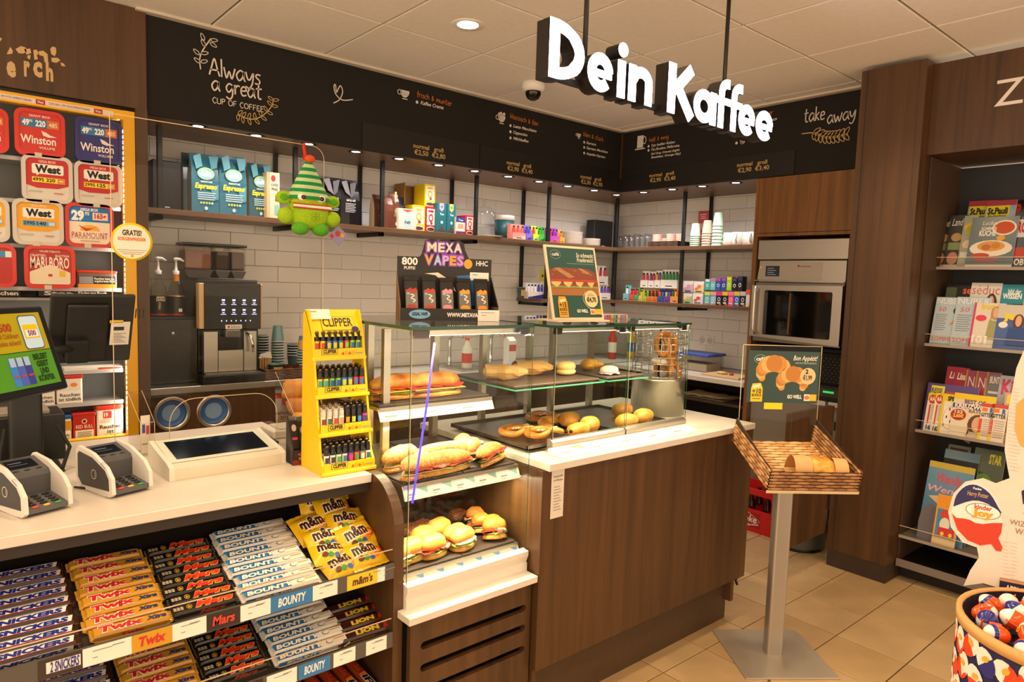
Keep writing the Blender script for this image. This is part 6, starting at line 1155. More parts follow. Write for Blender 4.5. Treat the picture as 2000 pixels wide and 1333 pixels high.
for i in range(9):
    o = bpy.data.objects.new('caramel_roll', rm); COL.objects.link(o); x = 1.03-i*.047; o.location = (x, 1.775+.14*math.cos(TH_), Z3+.14*math.sin(TH_)+.001); o.rotation_euler = (TH_, 0, math.radians(-78)); o.rotation_euler = (Matrix.Rotation(TH_, 3, 'X') @ Matrix.Rotation(math.radians(-80), 3, 'Z')).to_euler(); tag(o, f'orange and brown roll pack, {ORD[i]} from the right on the bottom shelf', 'chocolate bar', 'roll packs on the bottom shelf')
def pouch():
    m = MB(); W, H = .128, .092; n = 10; k = 8; vs = []; Y_ = P('#e3b60c', .3); hz = {}
    def top(u, v): return (math.sin(PI*u)*math.sin(PI*v))**.5*.021*(1+.22*mnoise.noise(Vector((u*4, v*4, 1))))
    for side in (1, -1):
        for i in range(n+1):
            for j in range(k+1): u, v = i/n, j/k; vs.append(((u-.5)*W, (v-.5)*H, top(u, v) if side > 0 else -top(u, v)*.5))
    q = (n+1)*(k+1)
    fs = [(i*(k+1)+j, (i+1)*(k+1)+j, (i+1)*(k+1)+j+1, i*(k+1)+j+1) for i in range(n) for j in range(k)]; fs += [tuple(reversed([a+q for a in t])) for t in fs]
    m.add(vs, fs, Y_, True)
    for s in (-1, 1):
        for i in range(12): x = -W/2+i*W/12; m.box((x, s*H/2-.001, -.001+.002*(i % 2)), (x+W/12, s*(H/2+.009), .001+.002*(i % 2)), Y_)
    st = len(m.v); f = Face(m, (-W/2, -H/2, 0), (1, 0, 0), (0, 1, 0)); f.txt('m&m', .46*W, .40*H, .042, P('#f4ead2', .4), 'c', .66*W, .09, .15, 1).txt('m&m', .46*W, .41*H, .039, P('#3a1c12', .4), 'c', .63*W, .04, .15, 2)
    for i, (c, x, y) in enumerate((('#c8301e', .80, .40), ('#3a8a2a', .42, .22), ('#2a5ab8', .58, .20), ('#5a2a16', .28, .24), ('#d87a1e', .70, .24))): f.ell(x*W, y*H, .010 if i else .017, .008 if i else .015, P(c, .3), 1+i*.2, 12)
    for v in m.v[st:]: v.z += top(min(1, max(0, v.x/W+.5)), min(1, max(0, v.y/H+.5)))+.0006
    return m
pm2 = pouch().mesh('sweets_pouch')
for i, (x, s, up, rz, tl) in enumerate(((.925, .065, .012, .10, 14), (1.0, .07, .024, .12, 22), (.91, .115, .022, -.06, 12), (1.005, .135, .040, .20, 30), (.915, .165, .034, .10, 24), (1.0, .20, .05, -.05, 24), (.90, .225, .040, .14, 26), (.985, .262, .062, .22, 40), (.945, .30, .070, .1, 46), (1.01, .325, .092, .30, 52))):
    o = bpy.data.objects.new('sweets_pouch', pm2); COL.objects.link(o); o.location = (x, 1.775+s*math.cos(TH_), Z1+s*math.sin(TH_)+up); o.rotation_euler = (TH_+math.radians(tl-8), (i % 3-1)*.12, rz)
    tag(o, f'yellow peanut sweets pouch, {ORD[i]} from the front in the loose pile', 'sweets pouch', 'yellow sweets pouches')
# ---------------------------------------------------------------- bakery goods
CRUST = bake('roll_crust', '#c07f2c', '#d9a04a', '#e6bd72', 14); CRUSTD = bake('baked_crust', '#a85a1c', '#cf8a35', '#e5b05a', 16); SEED = bake('seeded_crust', '#b06f28', '#c98d3c', '#dcab5a', 16, .6, '#f3dfb0'); DARK = bake('rye_crust', '#3f2112', '#6a3a1c', '#8a5228', 24, .6, '#b98a50'); PALE = bake('pale_crust', '#cf9f58', '#dfbb7c', '#ead09c', 10)
PRET = bake('pretzel_crust', '#a85f22', '#c9822f', '#dfa552', 12, .3); FLAKY = bake('croissant_crust', '#b8701e', '#dda03e', '#f0c66a', 20, .4)
LETT = P('#6f9a2e', .5, grain=.3, gs=60); HAM = P('#e2a08c', .4, grain=.15, gs=50); SALAMI = P('#b8453a', .4, grain=.25, gs=120); EGGW = P('#f3ead6', .4); EGGY = P('#e8b430', .4); CHEESE = P('#efc95a', .4); TOM = P('#c8382a', .35); CRUMB = P('#f0dcae', .7)
def ruffle(mb, L, W, z, mat, seed, h=.010, n=26):
    vs = [(0, 0, z)]; rnd = random.Random(seed)
    for i in range(n):
        a = 2*PI*i/n; k = 1+.10*math.sin(a*5+seed)+rnd.uniform(-.07, .07); vs.append((L*k*math.cos(a), W*k*math.sin(a), z+h*math.sin(a*7+seed)*.5+rnd.uniform(-.3, .3)*h))
    for i in range(n): vs.append((vs[1+i][0]*.55, vs[1+i][1]*.55, z+.003))
    fs = [(1+i, 1+(i+1) % n, 1+n+(i+1) % n, 1+n+i) for i in range(n)]+[(1+n+i, 1+n+(i+1) % n, 0) for i in range(n)]
    mb.add(vs, fs, mat, True); return mb
def slices(mb, L, W, z, mat, n, seed, t=.0035):
    rnd = random.Random(seed)
    for i in range(n):
        x = (-.5+(i+.5)/n)*2*L*.85; y = -W*.35+rnd.uniform(-.1, .1)*W; r = L/n*1.5+.006; pts = []
        for j in range(12):
            a = 2*PI*j/12; pts.append((x+r*math.cos(a), y+W*.72*math.sin(a), z+.004*math.sin(a*3+i)+.002*i % .005))
        k = len(pts); mb.add(pts+[(p[0], p[1], p[2]+t) for p in pts], [list(range(k-1, -1, -1)), list(range(k, 2*k))]+[(a, (a+1) % k, k+(a+1) % k, k+a) for a in range(k)], mat, False)
    return mb
def sandwich(label, loc, rz, L, W, crust, kind, seed, tilt=0, group=None, name='filled_roll', cat='sandwich', H=.05, openk=.006):
    r = root(name, label, cat, loc, 0, group, (math.radians(tilt), 0, rz))
    MB().blob((0, 0, .002), (L, W, H*.42), crust, 18, 8, .85, .08, 1.2, seed, 0).obj('bread_base', r); zc = H*.40
    MB().prism(ellp(0, 0, L*.93, W*.93, 20), zc-.002, zc, CRUMB, 'xy').obj('crumb', r)
    if kind != 'plain':
        m = ruffle(MB(), L*1.05, W*1.12, zc+.002, LETT, seed); m.obj('lettuce', r)
    z2 = zc+.006
    if kind == 'salami': slices(MB(), L, W*1.05, z2, SALAMI, 4 if L < .08 else 8, seed).obj('salami', r)
    if kind == 'ham': slices(MB(), L, W*1.08, z2, HAM, 3 if L < .08 else 7, seed).obj('ham', r)
    if kind == 'egg':
        m = MB()
        for i in range(3): m.blob((-L*.55+i*L*.5, -W*.55, z2+.003), (.022, .018, .004), EGGW, 12, 6).blob((-L*.55+i*L*.5, -W*.60, z2+.0055), (.010, .009, .003), EGGY, 10, 5)
        m.obj('egg_slices', r)
    if kind == 'eggsalad': MB().blob((0, -W*.35, z2+.003), (L*.9, W*.75, .010), P('#f2e4b8', .5, grain=.2, gs=90), 18, 8, 1, .3, 3, seed).obj('egg_salad', r)
    if kind == 'cheese': m = MB(); m.add([(-L*.95, -W*1.1, z2), (L*.95, -W*1.15, z2-.003), (L*.9, W*.9, z2+.003), (-L*.9, W*.9, z2+.003), (-L*.95, -W*1.1, z2+.002), (L*.95, -W*1.15, z2-.001), (L*.9, W*.9, z2+.005), (-L*.9, W*.9, z2+.005)], [(0, 1, 2, 3), (7, 6, 5, 4), (0, 4, 5, 1), (1, 5, 6, 2), (2, 6, 7, 3), (3, 7, 4, 0)], CHEESE); slices(m, L, W, z2+.005, TOM, 4, seed).obj('cheese_and_tomato', r)
    up = Matrix.Rotation(math.radians(10), 3, 'X'); MB().blob((0, .004, z2+openk+.004), (L, W, H*.66), crust, 20, 10, .85, .09, 1.3, seed+5, 0, up).obj('bread_top', r); return r
G1 = 'filled rolls on the bottom tray'; zt = .6775
rolls = [((858, 1040), 'salami', 'rear salami roll of the left group on the bottom tray', .35, CRUST), ((827, 1056), 'egg', 'egg roll behind the front left ham roll', .30, CRUST), ((892, 1052), 'salami', 'salami roll in the middle of the left group', .25, CRUST), ((928, 1070), 'eggsalad', 'egg salad roll at the right of the left group', .30, CRUST), ((872, 1088), 'salami', 'front salami roll with pickle in the left group', .15, CRUST), ((803, 1080), 'ham', 'ham roll beside the left case edge', .2, CRUST), ((800, 1108), 'egg', 'front left roll with egg on lettuce', .2, CRUST)]
for i, ((px, py), kd, lab, rz, cr) in enumerate(rolls): q = at(px, py, 2, .70); sandwich(lab, (q.x, max(1.855, q.y), zt), rz, .056, .036, cr, kd, i+1, 0, G1, H=.052)
for i, ((px, py), kd, lab) in enumerate((((940, 1030), 'salami', 'round salami bun at the left of the right-hand bun group'), ((968, 1045), 'salami', 'small round bun in front of the right-hand group'), ((1000, 1024), 'egg', 'round egg bun beside the right glass'), ((1000, 1000), 'ham', 'rear round bun in the right-hand group'), ((1003, 1055), 'eggsalad', 'front round egg salad bun by the right glass'))):
    q = at(px, py, 2, .70); sandwich(lab, (min(q.x, 1.545), max(1.85, q.y), zt), -.5, .036, .034, CRUSTD, kd, 20+i, -18, 'round buns on the bottom tray', 'filled_bun', H=.055)
for i, ((px, py), L, lab) in enumerate((((824, 1028), .05, 'dark seeded roll at the rear left of the bottom tray'), ((800, 1036), .05, 'dark seeded roll against the left glass'), ((893, 1006), .045, 'dark round roll at the back of the bottom tray'), ((938, 1000), .075, 'long dark rye stick at the back of the bottom tray'))):
    q = at(px, py, 2, .695); MB().blob((0, 0, .018), (L, .034, .022), DARK, 18, 9, .9, .10, 1.4, 40+i).thing('dark_roll', lab, 'bread roll', (q.x, min(q.y, 2.29), zt-.001), .35)
zt = .9605
for (px, py), kd, L, W_, lab, rz, cr, tl in (((865, 912), 'salami', .135, .034, 'seeded salami baguette at the front of the middle shelf', .05, SEED, 0), ((870, 890), 'ham', .125, .034, 'seeded ham baguette behind the salami baguette', -.05, SEED, 0), ((762, 902), 'plain', .10, .036, 'pale baguette near the left glass', .5, SEED, 0), ((775, 922), 'plain', .09, .034, 'second pale baguette in front of the left glass one', .45, SEED, 0),
        ((912, 872), 'ham', .07, .034, 'rear seeded sandwich of the right group on the middle shelf', .9, SEED, -20), ((930, 880), 'ham', .075, .034, 'rolled ham sandwich with parsley on the right tray', .75, SEED, -25), ((972, 890), 'salami', .085, .034, 'salami and tomato sandwich at the front right of the middle shelf', .5, SEED, -22)):
    q = at(px, py, 2, .985); sandwich(lab, (max(X0+.02+L*.95*math.cos(rz), min(q.x, X1-.02-L*math.cos(rz)*.95)), max(1.85, min(q.y, 2.25)), zt), rz, L, W_, cr, kd, hash(px) % 17, tl, None, 'filled_baguette', 'sandwich', .052)
zt = 1.1805
for (px, py), lab, rz, sd in (((778, 762), 'left pretzel baguette with cheese on the upper shelf', .06, 3), ((850, 757), 'right pretzel baguette with cheese and salad leaf', .04, 5)): q = at(px, py, 2, 1.21); r = sandwich(lab, (max(q.x, X0+.13) if sd == 3 else q.x, q.y, zt), rz, .115, .036, CRUSTD, 'cheese', sd, 0, 'pretzel baguettes on the upper shelf', 'pretzel_baguette', 'sandwich', .062, .012)
def wrapbag(label, loc, rz, L, sd):
    r = root('paper_wrap', label, 'wrap', loc, rz); KP = P('#cfa060', .6, grain=.08, gs=12); n = 12; vs = []; prof = [(-1, .95), (-.85, .92), (-.5, .88), (-.15, 1), (.2, .92), (.5, .8), (.8, .55), (1, .3)]
    for t, s in prof:
        for j in range(n):
            a = 2*PI*j/n; k = 1+.34*mnoise.noise(Vector((t*2.4, j*.8, sd))); vs.append((t*L, .038*s*k*math.cos(a), .030+.030*s*k*math.sin(a)))
    m = MB().add(vs, [(i*n+j, i*n+(j+1) % n, (i+1)*n+(j+1) % n, (i+1)*n+j) for i in range(len(prof)-1) for j in range(n)]+[[(len(prof)-1)*n+j for j in range(n)]], KP, False); m.obj('paper', r); MB().blob((-L*.86, 0, .030), (L*.22, .026, .021), PALE, 12, 8).obj('bread', r)
zt = 1.2125
for px, py, lab, rz, sd in ((985, 733, 'left bread wrapped in brown paper on the glass shelf', -.45, 1), (1042, 724, 'right bread wrapped in brown paper on the glass shelf', -.30, 2)): q = at(px, py, 2, 1.23); wrapbag(lab, (max(q.x, 1.745), min(q.y, 2.24), zt), rz, .088, sd)
q = at(1106, 722, 2, 1.235); r = root('bread_roll', 'split pale bread roll on the glass shelf', 'bread roll', (q.x, min(q.y, 2.27), zt), .1); MB().blob((0, 0, .014), (.045, .036, .016), PALE, 16, 8, .85, .06).obj('lower_half', r); MB().blob((0, .002, .036), (.045, .036, .022), PALE, 16, 8, .85, .06, 1, 3).obj('upper_half', r)
def croissant(mb, R, r0, mat, c=(0, 0, 0)):
    pth = []; rs = []; n = 26
    for i in range(n+1):
        t = i/n; a = math.radians(200)+math.radians(-220)*t; pth.append((c[0]+R*math.cos(a), c[1]+R*.8*math.sin(a), c[2]+r0*.85)); s = math.sin(PI*t)**.6; rs.append(max(.004, r0*s*(1+.16*abs(math.sin(t*PI*4.5))-.1)))
    return mb.tube(pth, rs, mat, 12, True, False, .85)
q = at(1170, 718, 2, 1.235); croissant(MB(), .048, .030, FLAKY).thing('croissant', 'golden croissant on the glass shelf beside the pink iced roll', 'croissant', (max(2.225, q.x+.03), min(q.y+.05, 2.25), zt), .2)
r = root('iced_roll', 'pink iced roll on a purple paper napkin', 'pastry', (max(2.225, q.x+.0), q.y-.06, zt), .1); MB().blob((0, 0, .018), (.048, .034, .020), bake('pink_icing', '#e8b8a0', '#f2cdb8', '#f7e0d0', 20), 16, 8, .9, .06).obj('bun', r); m = ruffle(MB(), .058, .042, .006, P('#b9a0e0', .5), 2, .006); m.obj('napkin', r)
def pretzel(mb, s, mat):
    pts = [(-.25, -.95), (-.05, -.35), (.35, .15), (.85, .05), (1.0, -.5), (.65, -1.0), (0, -1.15), (-.65, -1.0), (-1.0, -.5), (-.85, .05), (-.35, .15), (.05, -.35), (.25, -.95)]
    pts = [(x*s, (y+.5)*s*-1, 0) for x, y in pts]; z = [.018+.012*math.sin(i/12*PI*2)*(1 if 2 < i < 10 else .3) for i in range(13)]; p = smoothpts([(a[0], a[1], .021+(.012 if i in (1, 2, 10, 11) else 0)) for i, a in enumerate(pts)], 5); n = len(p); rs = [s*(.11+.08*math.sin(PI*i/(n-1))**1.5) for i in range(n)]
    mb.tube(p, rs, mat, 10); return mb
zt = TOPZ+.0172
def salted(label, loc, rz, s, sd):
    r = root('pretzel', label, 'pretzel', loc, rz, 'pretzels on the baking tray'); pretzel(MB(), s, PRET).obj('dough', r); m = MB(); rnd = random.Random(sd)
    for i in range(60):
        a = rnd.uniform(-2.6, -.5); R = s*rnd.uniform(.55, .85); x, y, z = R*math.cos(a)*1.15, R*math.sin(a)*.8+s*.1, s*.24*1.0+.02; m.box((x-.0015, y-.0015, z), (x+.0015, y+.0015, z+.0025), WHITE)
    m.obj('salt', r, kind='stuff')
for px, py, lab, rz, sd in ((1008, 842, 'left pretzel lying at the edge of the dark tray', .3, 1), (1060, 848, 'front pretzel with salt grains leaning in the tray', .1, 2), (1055, 815, 'rear pretzel behind the salted one', .5, 3)): q = at(px, py, 2, 1.01); salted(lab, (max(q.x, 1.74), min(max(1.92, q.y), 2.22), zt+(.004 if sd == 2 else 0)), rz, .075, sd)
for px, py, lab, rz in ((1092, 832, 'left croissant behind the chocolate roll on the tray', .4), (1112, 828, 'right croissant behind the chocolate roll on the tray', -.3)): q = at(px, py, 2, 1.01); croissant(MB(), .052, .027, FLAKY).thing('croissant', lab, 'croissant', (q.x, min(q.y+.03, 2.2), zt), rz)
q = at(1132, 845, 2, 1.01); r = root('chocolate_roll', 'chocolate pastry roll at the front of the tray', 'pastry', (min(q.x, 2.06), max(q.y, 1.88), zt), .15); MB().blob((0, 0, .026), (.062, .032, .028), FLAKY, 20, 9, .8, .10, 2, 3).obj('pastry', r); MB().lathe([(.0001, -.063), (.007, -.063), (.007, -.05)], P('#3a1a0e', .5), c=(0, -.008, .03), n=10, axis='x').lathe([(.0001, -.063), (.007, -.063), (.007, -.05)], P('#3a1a0e', .5), c=(0, .012, .026), n=10, axis='x').obj('chocolate', r)
for i, (px, py, lab) in enumerate(((1163, 815, 'plain roll at the rear left of the roll group'), (1192, 826, 'plain long roll in front of the rear left one'), (1215, 804, 'plain roll at the back by the case divider'), (1232, 828, 'plain roll at the front right of the tray'), (1256, 816, 'long plain roll at the right end of the tray'))):
    q = at(px, py, 2, 1.015); x = q.x; x = min(x, 2.075) if i < 2 else max(x, 2.22); MB().blob((0, 0, .030), (.064, .042, .032), CRUST, 18, 9, .88, .05, 1, 60+i).thing('bread_roll', lab, 'bread roll', (min(x, 2.47), min(max(q.y, 1.88), 2.22), zt), (.5, .6, .2, .15, .3)[i], 'plain rolls in the pastry cases')
# pretzel warmer on the counter, right of the cases
wx, wy = 2.755, 2.10; pw = root('pretzel_warmer', 'steel pretzel warmer drum with a wire cage right of the cases', 'warmer', (wx, wy, TOPZ+.0005))
MB().lathe([(.0001, 0), (.130, 0), (.130, .165), (.136, .17), (.136, .18), (.0001, .18)], STEEL, n=30).obj('drum', pw); m = MB(); f = Face(m, (-.03, -.1312, .07)); f.txt('Oma\'s', .03, .03, .014, DGREY, 'c', .04, 0, .2); m.obj('lettering', pw)
m = MB()
for k in range(9): m.tube([(.132*math.cos(2*PI*i/28), .132*math.sin(2*PI*i/28), .19+k*.032) for i in range(28)], .0021, CHROME, 4, True, True)
for i in range(18): a = 2*PI*i/18; m.tube([(.132*math.cos(a), .132*math.sin(a), .18), (.132*math.cos(a), .132*math.sin(a), .446)], .0021, CHROME, 4)
m.obj('wire_cage', pw); MB().lathe([(.0001, .18), (.006, .18), (.006, .425), (.02, .43), (.022, .44), (.014, .452), (.0001, .455)], BLACK, n=14).obj('centre_post', pw)
for k in range(4):
    m = MB(); m.M = Matrix.Rotation(math.radians(80), 4, 'X'); pretzel(m, .075, PRET); m.thing('pretzel', f'{ORD[k]} pretzel from the top hanging inside the wire cage', 'pretzel', (wx+(.045 if k % 2 else -.02), wy-.03+.03*(k % 2), TOPZ+.345-.045*k), .5*k, 'pretzels in the warmer')
MB().lathe([(.018, .010), (.034, .0), (.048, .012), (.034, .026), (.018, .016)], bake('doughnut', '#d8b08a', '#e8c8a8', '#f2dcc4', 12), n=22).lathe([(.020, .017), (.034, .0275), (.047, .016)], P('#eddfe0', .4), n=22).thing('doughnut', 'pink iced doughnut lying inside the wire cage', 'doughnut', (wx-.045, wy-.04, TOPZ+.25))
# seen behind the cases: bottles and cartons on the sink counter
for nm, lab, px, c, c2, h in (('soap_bottle', 'clear dish soap bottle with a red cap behind the case', 912, '#d9d4c4', '#c8342a', .24), ('milk_carton', 'white milk carton with a red band by the second tap', 995, '#e9e6e0', '#c8403a', .20), ('ketchup_bottle', 'tall red sauce bottle behind the pastry case', 1195, '#b8342a', '#e6e0d4', .30), ('cleaner_bottle', 'yellow cleaning bottle with blue label behind the pastry case', 1232, '#e0b81e', '#2a62b8', .28)):
    x = at(px, 700, 1, 4.05).x; r = root(nm, lab, 'bottle' if 'bottle' in nm else 'carton', (x, 4.05, .9455))
    if nm == 'milk_carton': MB().box((-.035, -.035, 0), (.035, .035, h), P(c, .4), .002, 1).prism([(-.035, h), (.035, h), (0, h+.03)], -.035, .035, P(c, .4), 'yz').obj('carton_body', r); MB().box((-.0355, -.0355, h*.6), (.0355, -.0352, h*.85), P(c2, .4)).obj('label_band', r)
    else: MB().lathe([(.0001, 0), (.036, .001), (.038, .02), (.038, h*.62), (.015, h*.82), (.013, h*.9)], P(c, .3), n=18).obj('bottle_body', r); MB().lathe([(.0385, h*.2), (.0385, h*.5)], P(c2, .4), n=18).obj('label_band', r); MB().lathe([(.015, h*.9), (.016, h), (.0001, h)], P(c2, .4), n=14).obj('cap', r)
MB().blob((0, 0, .015), (.06, .035, .016), P('#5a9ac8', .8), 12, 7, .8, .2, 2, 3).thing('dishcloth', 'blue dishcloth lying by the sink behind the case', 'cloth', (at(1000, 712, 1, 3.93).x, 3.93, .953))
lb = root('storage_box', 'clear plastic food box with a blue lid on the prep counter', 'box', (4.62, 3.40, .9405), -PI/2); MB().box((0, 0, 0), (.34, .24, .12), glassmat('frosted_box', (.80, .78, .74), 1.4, .2), .015, 2).box((.02, .02, .003), (.32, .22, .06), P('#d8cfc0', .8)).obj('box_body', lb); MB().box((-.008, -.008, .12), (.348, .248, .142), P('#3a5ab8', .4), .008, 2).obj('lid', lb)
MB().box((0, 0, 0), (.32, .22, .014), P('#d8b888', .6), .003, 1).blob((.12, .1, .024), (.05, .03, .012), PALE, 10, 6).blob((.20, .10, .022), (.02, .016, .010), P('#c8342a', .4), 8, 6).thing('chopping_board', 'pale chopping board with bread scraps on the prep counter', 'board', (4.48, 3.02, .9405), -PI/2)
m = MB(); vs = []
for i in range(9):
    for j in range(4): vs.append((i*.05, j*.09, .012+.016*mnoise.noise(Vector((i*.7, j*.8, 1)))+.006*(i % 2)))
m.add(vs, [(i*4+j, (i+1)*4+j, (i+1)*4+j+1, i*4+j+1) for i in range(8) for j in range(3)], P('#d9c8a4', .7), True); m.add([(v[0], v[1], 0) for v in vs], [(i*4+j, i*4+j+1, (i+1)*4+j+1, (i+1)*4+j) for i in range(8) for j in range(3)], P('#cdbb96', .7)); m.thing('paper_bags', 'crumpled paper bags on the shelf under the prep counter', 'bags', (4.5, 3.18, .7)) if False else m.thing('paper_bags', 'crumpled paper bags on the shelf under the prep counter', 'bags', (4.48, 3.22, .762), -PI/2)
MB().box((4.45, 2.63, .74), (5.0, 3.81, .76), P('#3a2c22', .6)).obj('inner_shelf', rk)
# ---------------------------------------------------------------- displays on top of the cases
vd = root('vape_display', 'black card vape display with purple graffiti lettering on the food case', 'display box', (1.252, 2.072, 1.4552), math.radians(-24.3)); VW = .352; BC = P('#161112', .45); KRF = P('#7a5a36', .7)
MB().box((0, 0, 0), (VW, .004, .042), BC).box((0, .004, 0), (VW, .12, .004), KRF).box((-.002, .0, .0), (.001, .12, .05), KRF).box((VW-.001, 0, 0), (VW+.002, .12, .05), KRF).prism([(0, .05), (.12, .05), (.12, .16)], -.002, .001, KRF, 'yz').prism([(0, .05), (.12, .05), (.12, .16)], VW-.001, VW+.002, BC, 'yz').obj('tray', vd)
top = [(0, 0), (VW, 0), (VW, .225), (.265, .225), (.25, .255), (.245, .28), (.225, .293), (.20, .285), (.175, .295), (.15, .286), (.125, .293), (.10, .285), (.095, .262), (.088, .235), (.08, .225), (0, .225)]
MB().prism(top, .118, .122, BC, 'xz').obj('back_card', vd); m = MB(); f = Face(m, (0, .1178, 0)); PU = P('#8a4ac0', .5); LV = P('#d8c0f0', .5); OR = P('#e8a02a', .5)
for i, (c, x, w) in enumerate((('M', .125, .04), ('E', .160, .028), ('X', .190, .034), ('A', .222, .034))): f.txt(c, x, .245, .036, PU, 'c', w*1.15, .08, 0, 1).txt(c, x, .247, .031, P('#f0d8c8', .5), 'c', w*.85, .03, 0, 2)
for i, (c, x, w) in enumerate((('V', .115, .036), ('A', .148, .03), ('P', .178, .028), ('E', .205, .028), ('S', .232, .028))): f.txt(c, x, .198, .038, PU, 'c', w*1.15, .08, 0, 1).txt(c, x, .200, .032, (OR, P('#a8c8f0', .5), P('#c8a0e8', .5), OR, P('#c890d8', .5))[i], 'c', w*.9, .04, 0, 2)
f.ell(.262, .205, .016, .018, OR, 3, 16).txt('800', .045, .195, .026, PAPER, 'c', .058, .03).txt('PUFFS!', .045, .178, .011, PAPER, 'c', .04, .02).txt('HHC', .315, .200, .018, PAPER, 'c', .045, .02)
f.poly([(.10, .165), (.14, .16), (.19, .12), (.22, .10), (.20, .14), (.15, .17)], P('#e8dcc8', .5), 1).poly([(.22, .16), (.27, .165), (.31, .10), (.30, .05), (.24, .05)], P('#2a6aa8', .5), 1).rect(.27, .145, VW-.01, .175, PAPER, 3).rect(.28, .165, .30, .168, FAINT, 4)
m.obj('back_print', vd); m = MB(); f = Face(m, (0, -.0006, 0)); f.ell(.068, .021, .038, .016, P('#7ab0dc', .5), 1, 22).txt('LEGAL VAPE', .068, .017, .011, INK, 'c', .055, .04).txt('WWW.METAVAPES', .232, .014, .014, PAPER, 'c', .135, .04); m.obj('front_print', vd)
m = MB().box((VW-.075, -.004, -.004+.004), (VW+.004, -.001, .04), PAPER); f = Face(m, (VW-.075, -.004, 0)); f.rect(.01, .03, .06, .032, FAINT, 1).rect(.012, .02, .03, .022, FAINT, 1); m.obj('price_card', vd)
for k, c in enumerate(('#a83a28', '#b0402c', '#e08a9a', '#e0952a', '#dd8f24')):
    x = .020+k*.0645; m = MB().box((0, 0, 0), (.052, .018, .145), P('#1a1618', .3), .004, 1).box((0, .004, .145), (.052, .012, .158), P('#121012', .3)); f = Face(m, (0, 0, 0)); f.rect(.005, .008, .047, .105, P('#6f6a68', .25), 1).poly(rounded(.009, .010, .043, .052, .010), P(c, .4), 2).ell(.026, .018, .011, .006, P('#e8c8a8', .5), 3, 14).poly([(.010, .095), (.042, .095), (.046, .108), (.038, .114), (.030, .108), (.022, .115), (.013, .108), (.007, .106)], P(c, .4), 2).stroke([(.022, .09), (.034, .085), (.024, .075), (.038, .068), (.03, .06)], .004, P('#e8dcc8', .5), 3).ell(.014, .092, .006, .004, P('#7ab0dc', .5), 3, 12)
    o = m.thing('vape_packet', f'{("dark red vape packet at the left end of the black display", "second dark red vape packet in the black display", "pink vape packet in the middle of the black display", "orange vape packet right of the pink one", "orange vape packet at the right end of the black display")[k]}', 'vape packet', vd.location+Matrix.Rotation(math.radians(-24.3), 3, 'Z') @ Vector((x, .02+.006, .0045)), 0, 'packets in the black display', (math.radians(-20), 0, math.radians(-24.3)))
af = root('poster_stand', 'cream framed sandwich poster with a price disc standing on the pastry case', 'poster stand', (1.775, 1.846, 1.4575), 0, None, (0, 0, math.radians(-5.5)))
pf = MB(); T_ = Matrix.Rotation(math.radians(-15), 4, 'X'); pf.M = T_; PW, PH = .254, .298; FR = P('#e6d9ba', .5); GRN = P('#2c5450', .5)
pf.box((0, 0, .006), (PW, .006, PH), FR).box((0, .006, .006), (PW, .008, PH), P('#c8b890', .5)); pf.obj('frame', af)
m = MB(); m.M = T_; f = Face(m, (0, -.0004, .006)); f.rect(.009, .009, PW-.009, PH-.015, GRN, 1)
f.rect(.009, .095, PW-.009, .125, P('#a8703f', .5), 2).poly([(.009, .125), (.245, .125), (.245, .15), (.235, .19), (.20, .202), (.05, .205), (.009, .195)], P('#8a4a38', .5), 3).poly([(.03, .20), (.06, .203), (.13, .168), (.10, .163)], P('#b0845c', .5), 4).poly([(.15, .203), (.17, .203), (.21, .185), (.19, .18)], P('#b0845c', .5), 4)
for i in range(4): f.poly([(.009+i*.06, .152), (.062+i*.057, .155), (.055+i*.055, .140), (.036+i*.058, .126), (.012+i*.06, .138)], P('#c8584a', .5) if False else P('#d9c07a', .5), 5)
f.rect(.009, .148, .243, .158, P('#b84a40', .5), 5.5).rect(.009, .124, .243, .132, P('#8f9a5a', .5), 4.5)
for i in range(14): f.ell(.02+(i*37 % 215)*.001, .175+(i*13 % 20)*.001, .0015, .0015, P('#e8d8a8', .5), 6, 6)
f.ring(.048, .255, .026, .018, .0015, P('#8fa8a0', .5), 2, 24).txt('café', .048, .250, .013, P('#dfe6e0', .5), 'c', .035, .02).txt('So schmeckt', .195, .249, .017, P('#efe6d0', .5), 'c', .088, .01, .15).txt('Frankreich!', .195, .230, .017, P('#efe6d0', .5), 'c', .085, .01, .15)
f.rect(.10, .221, .238, .2225, P('#8fa8a0', .5), 2).ell(.198, .082, .034, .034, P('#ead6a0', .5), 6, 28).txt('€4,70', .198, .070, .018, P('#2a2a26', .5), 'c', .048, .04, 0, 7).rect(.180, .094, .216, .096, P('#6a6450', .5), 7).rect(.186, .101, .21, .1025, P('#6a6450', .5), 7)
f.poly([(.03, .01), (.075, .01), (.075, .07), (.068, .09), (.035, .09), (.03, .07)], P('#e3a826', .5), 6).poly([(.036, .076), (.066, .082), (.066, .072), (.04, .066)], P('#efe0b8', .5), 7).txt('+15', .052, .048, .019, P('#4a3a1a', .5), 'c', .034, .03, 0, 7).txt('BONUS', .052, .034, .011, P('#4a3a1a', .5), 'c', .036, .03, 0, 7).rect(.036, .026, .068, .029, P('#7a5c22', .5), 7).rect(.036, .019, .068, .022, P('#7a5c22', .5), 7)
f.txt('GO WELL', .145, .028, .012, PAPER, 'c', .055, .04, 0, 7).rect(.185, .02, .215, .042, PAPER, 6).rect(.207, .02, .243, .042, P('#e3b41e', .5), 6.5).ell(.197, .031, .010, .008, P('#d8742a', .5), 7, 14).stroke([(.172, .11), (.155, .085), (.165, .06), (.19, .04), (.24, .02)], .0018, P('#efe6d0', .5), 8); m.obj('poster', af)
MB().box((-.002, -.03, 0), (PW+.002, .10, .006), FR).box((.04, .085, .006), (.21, .09, .16), FR).obj('foot', af)
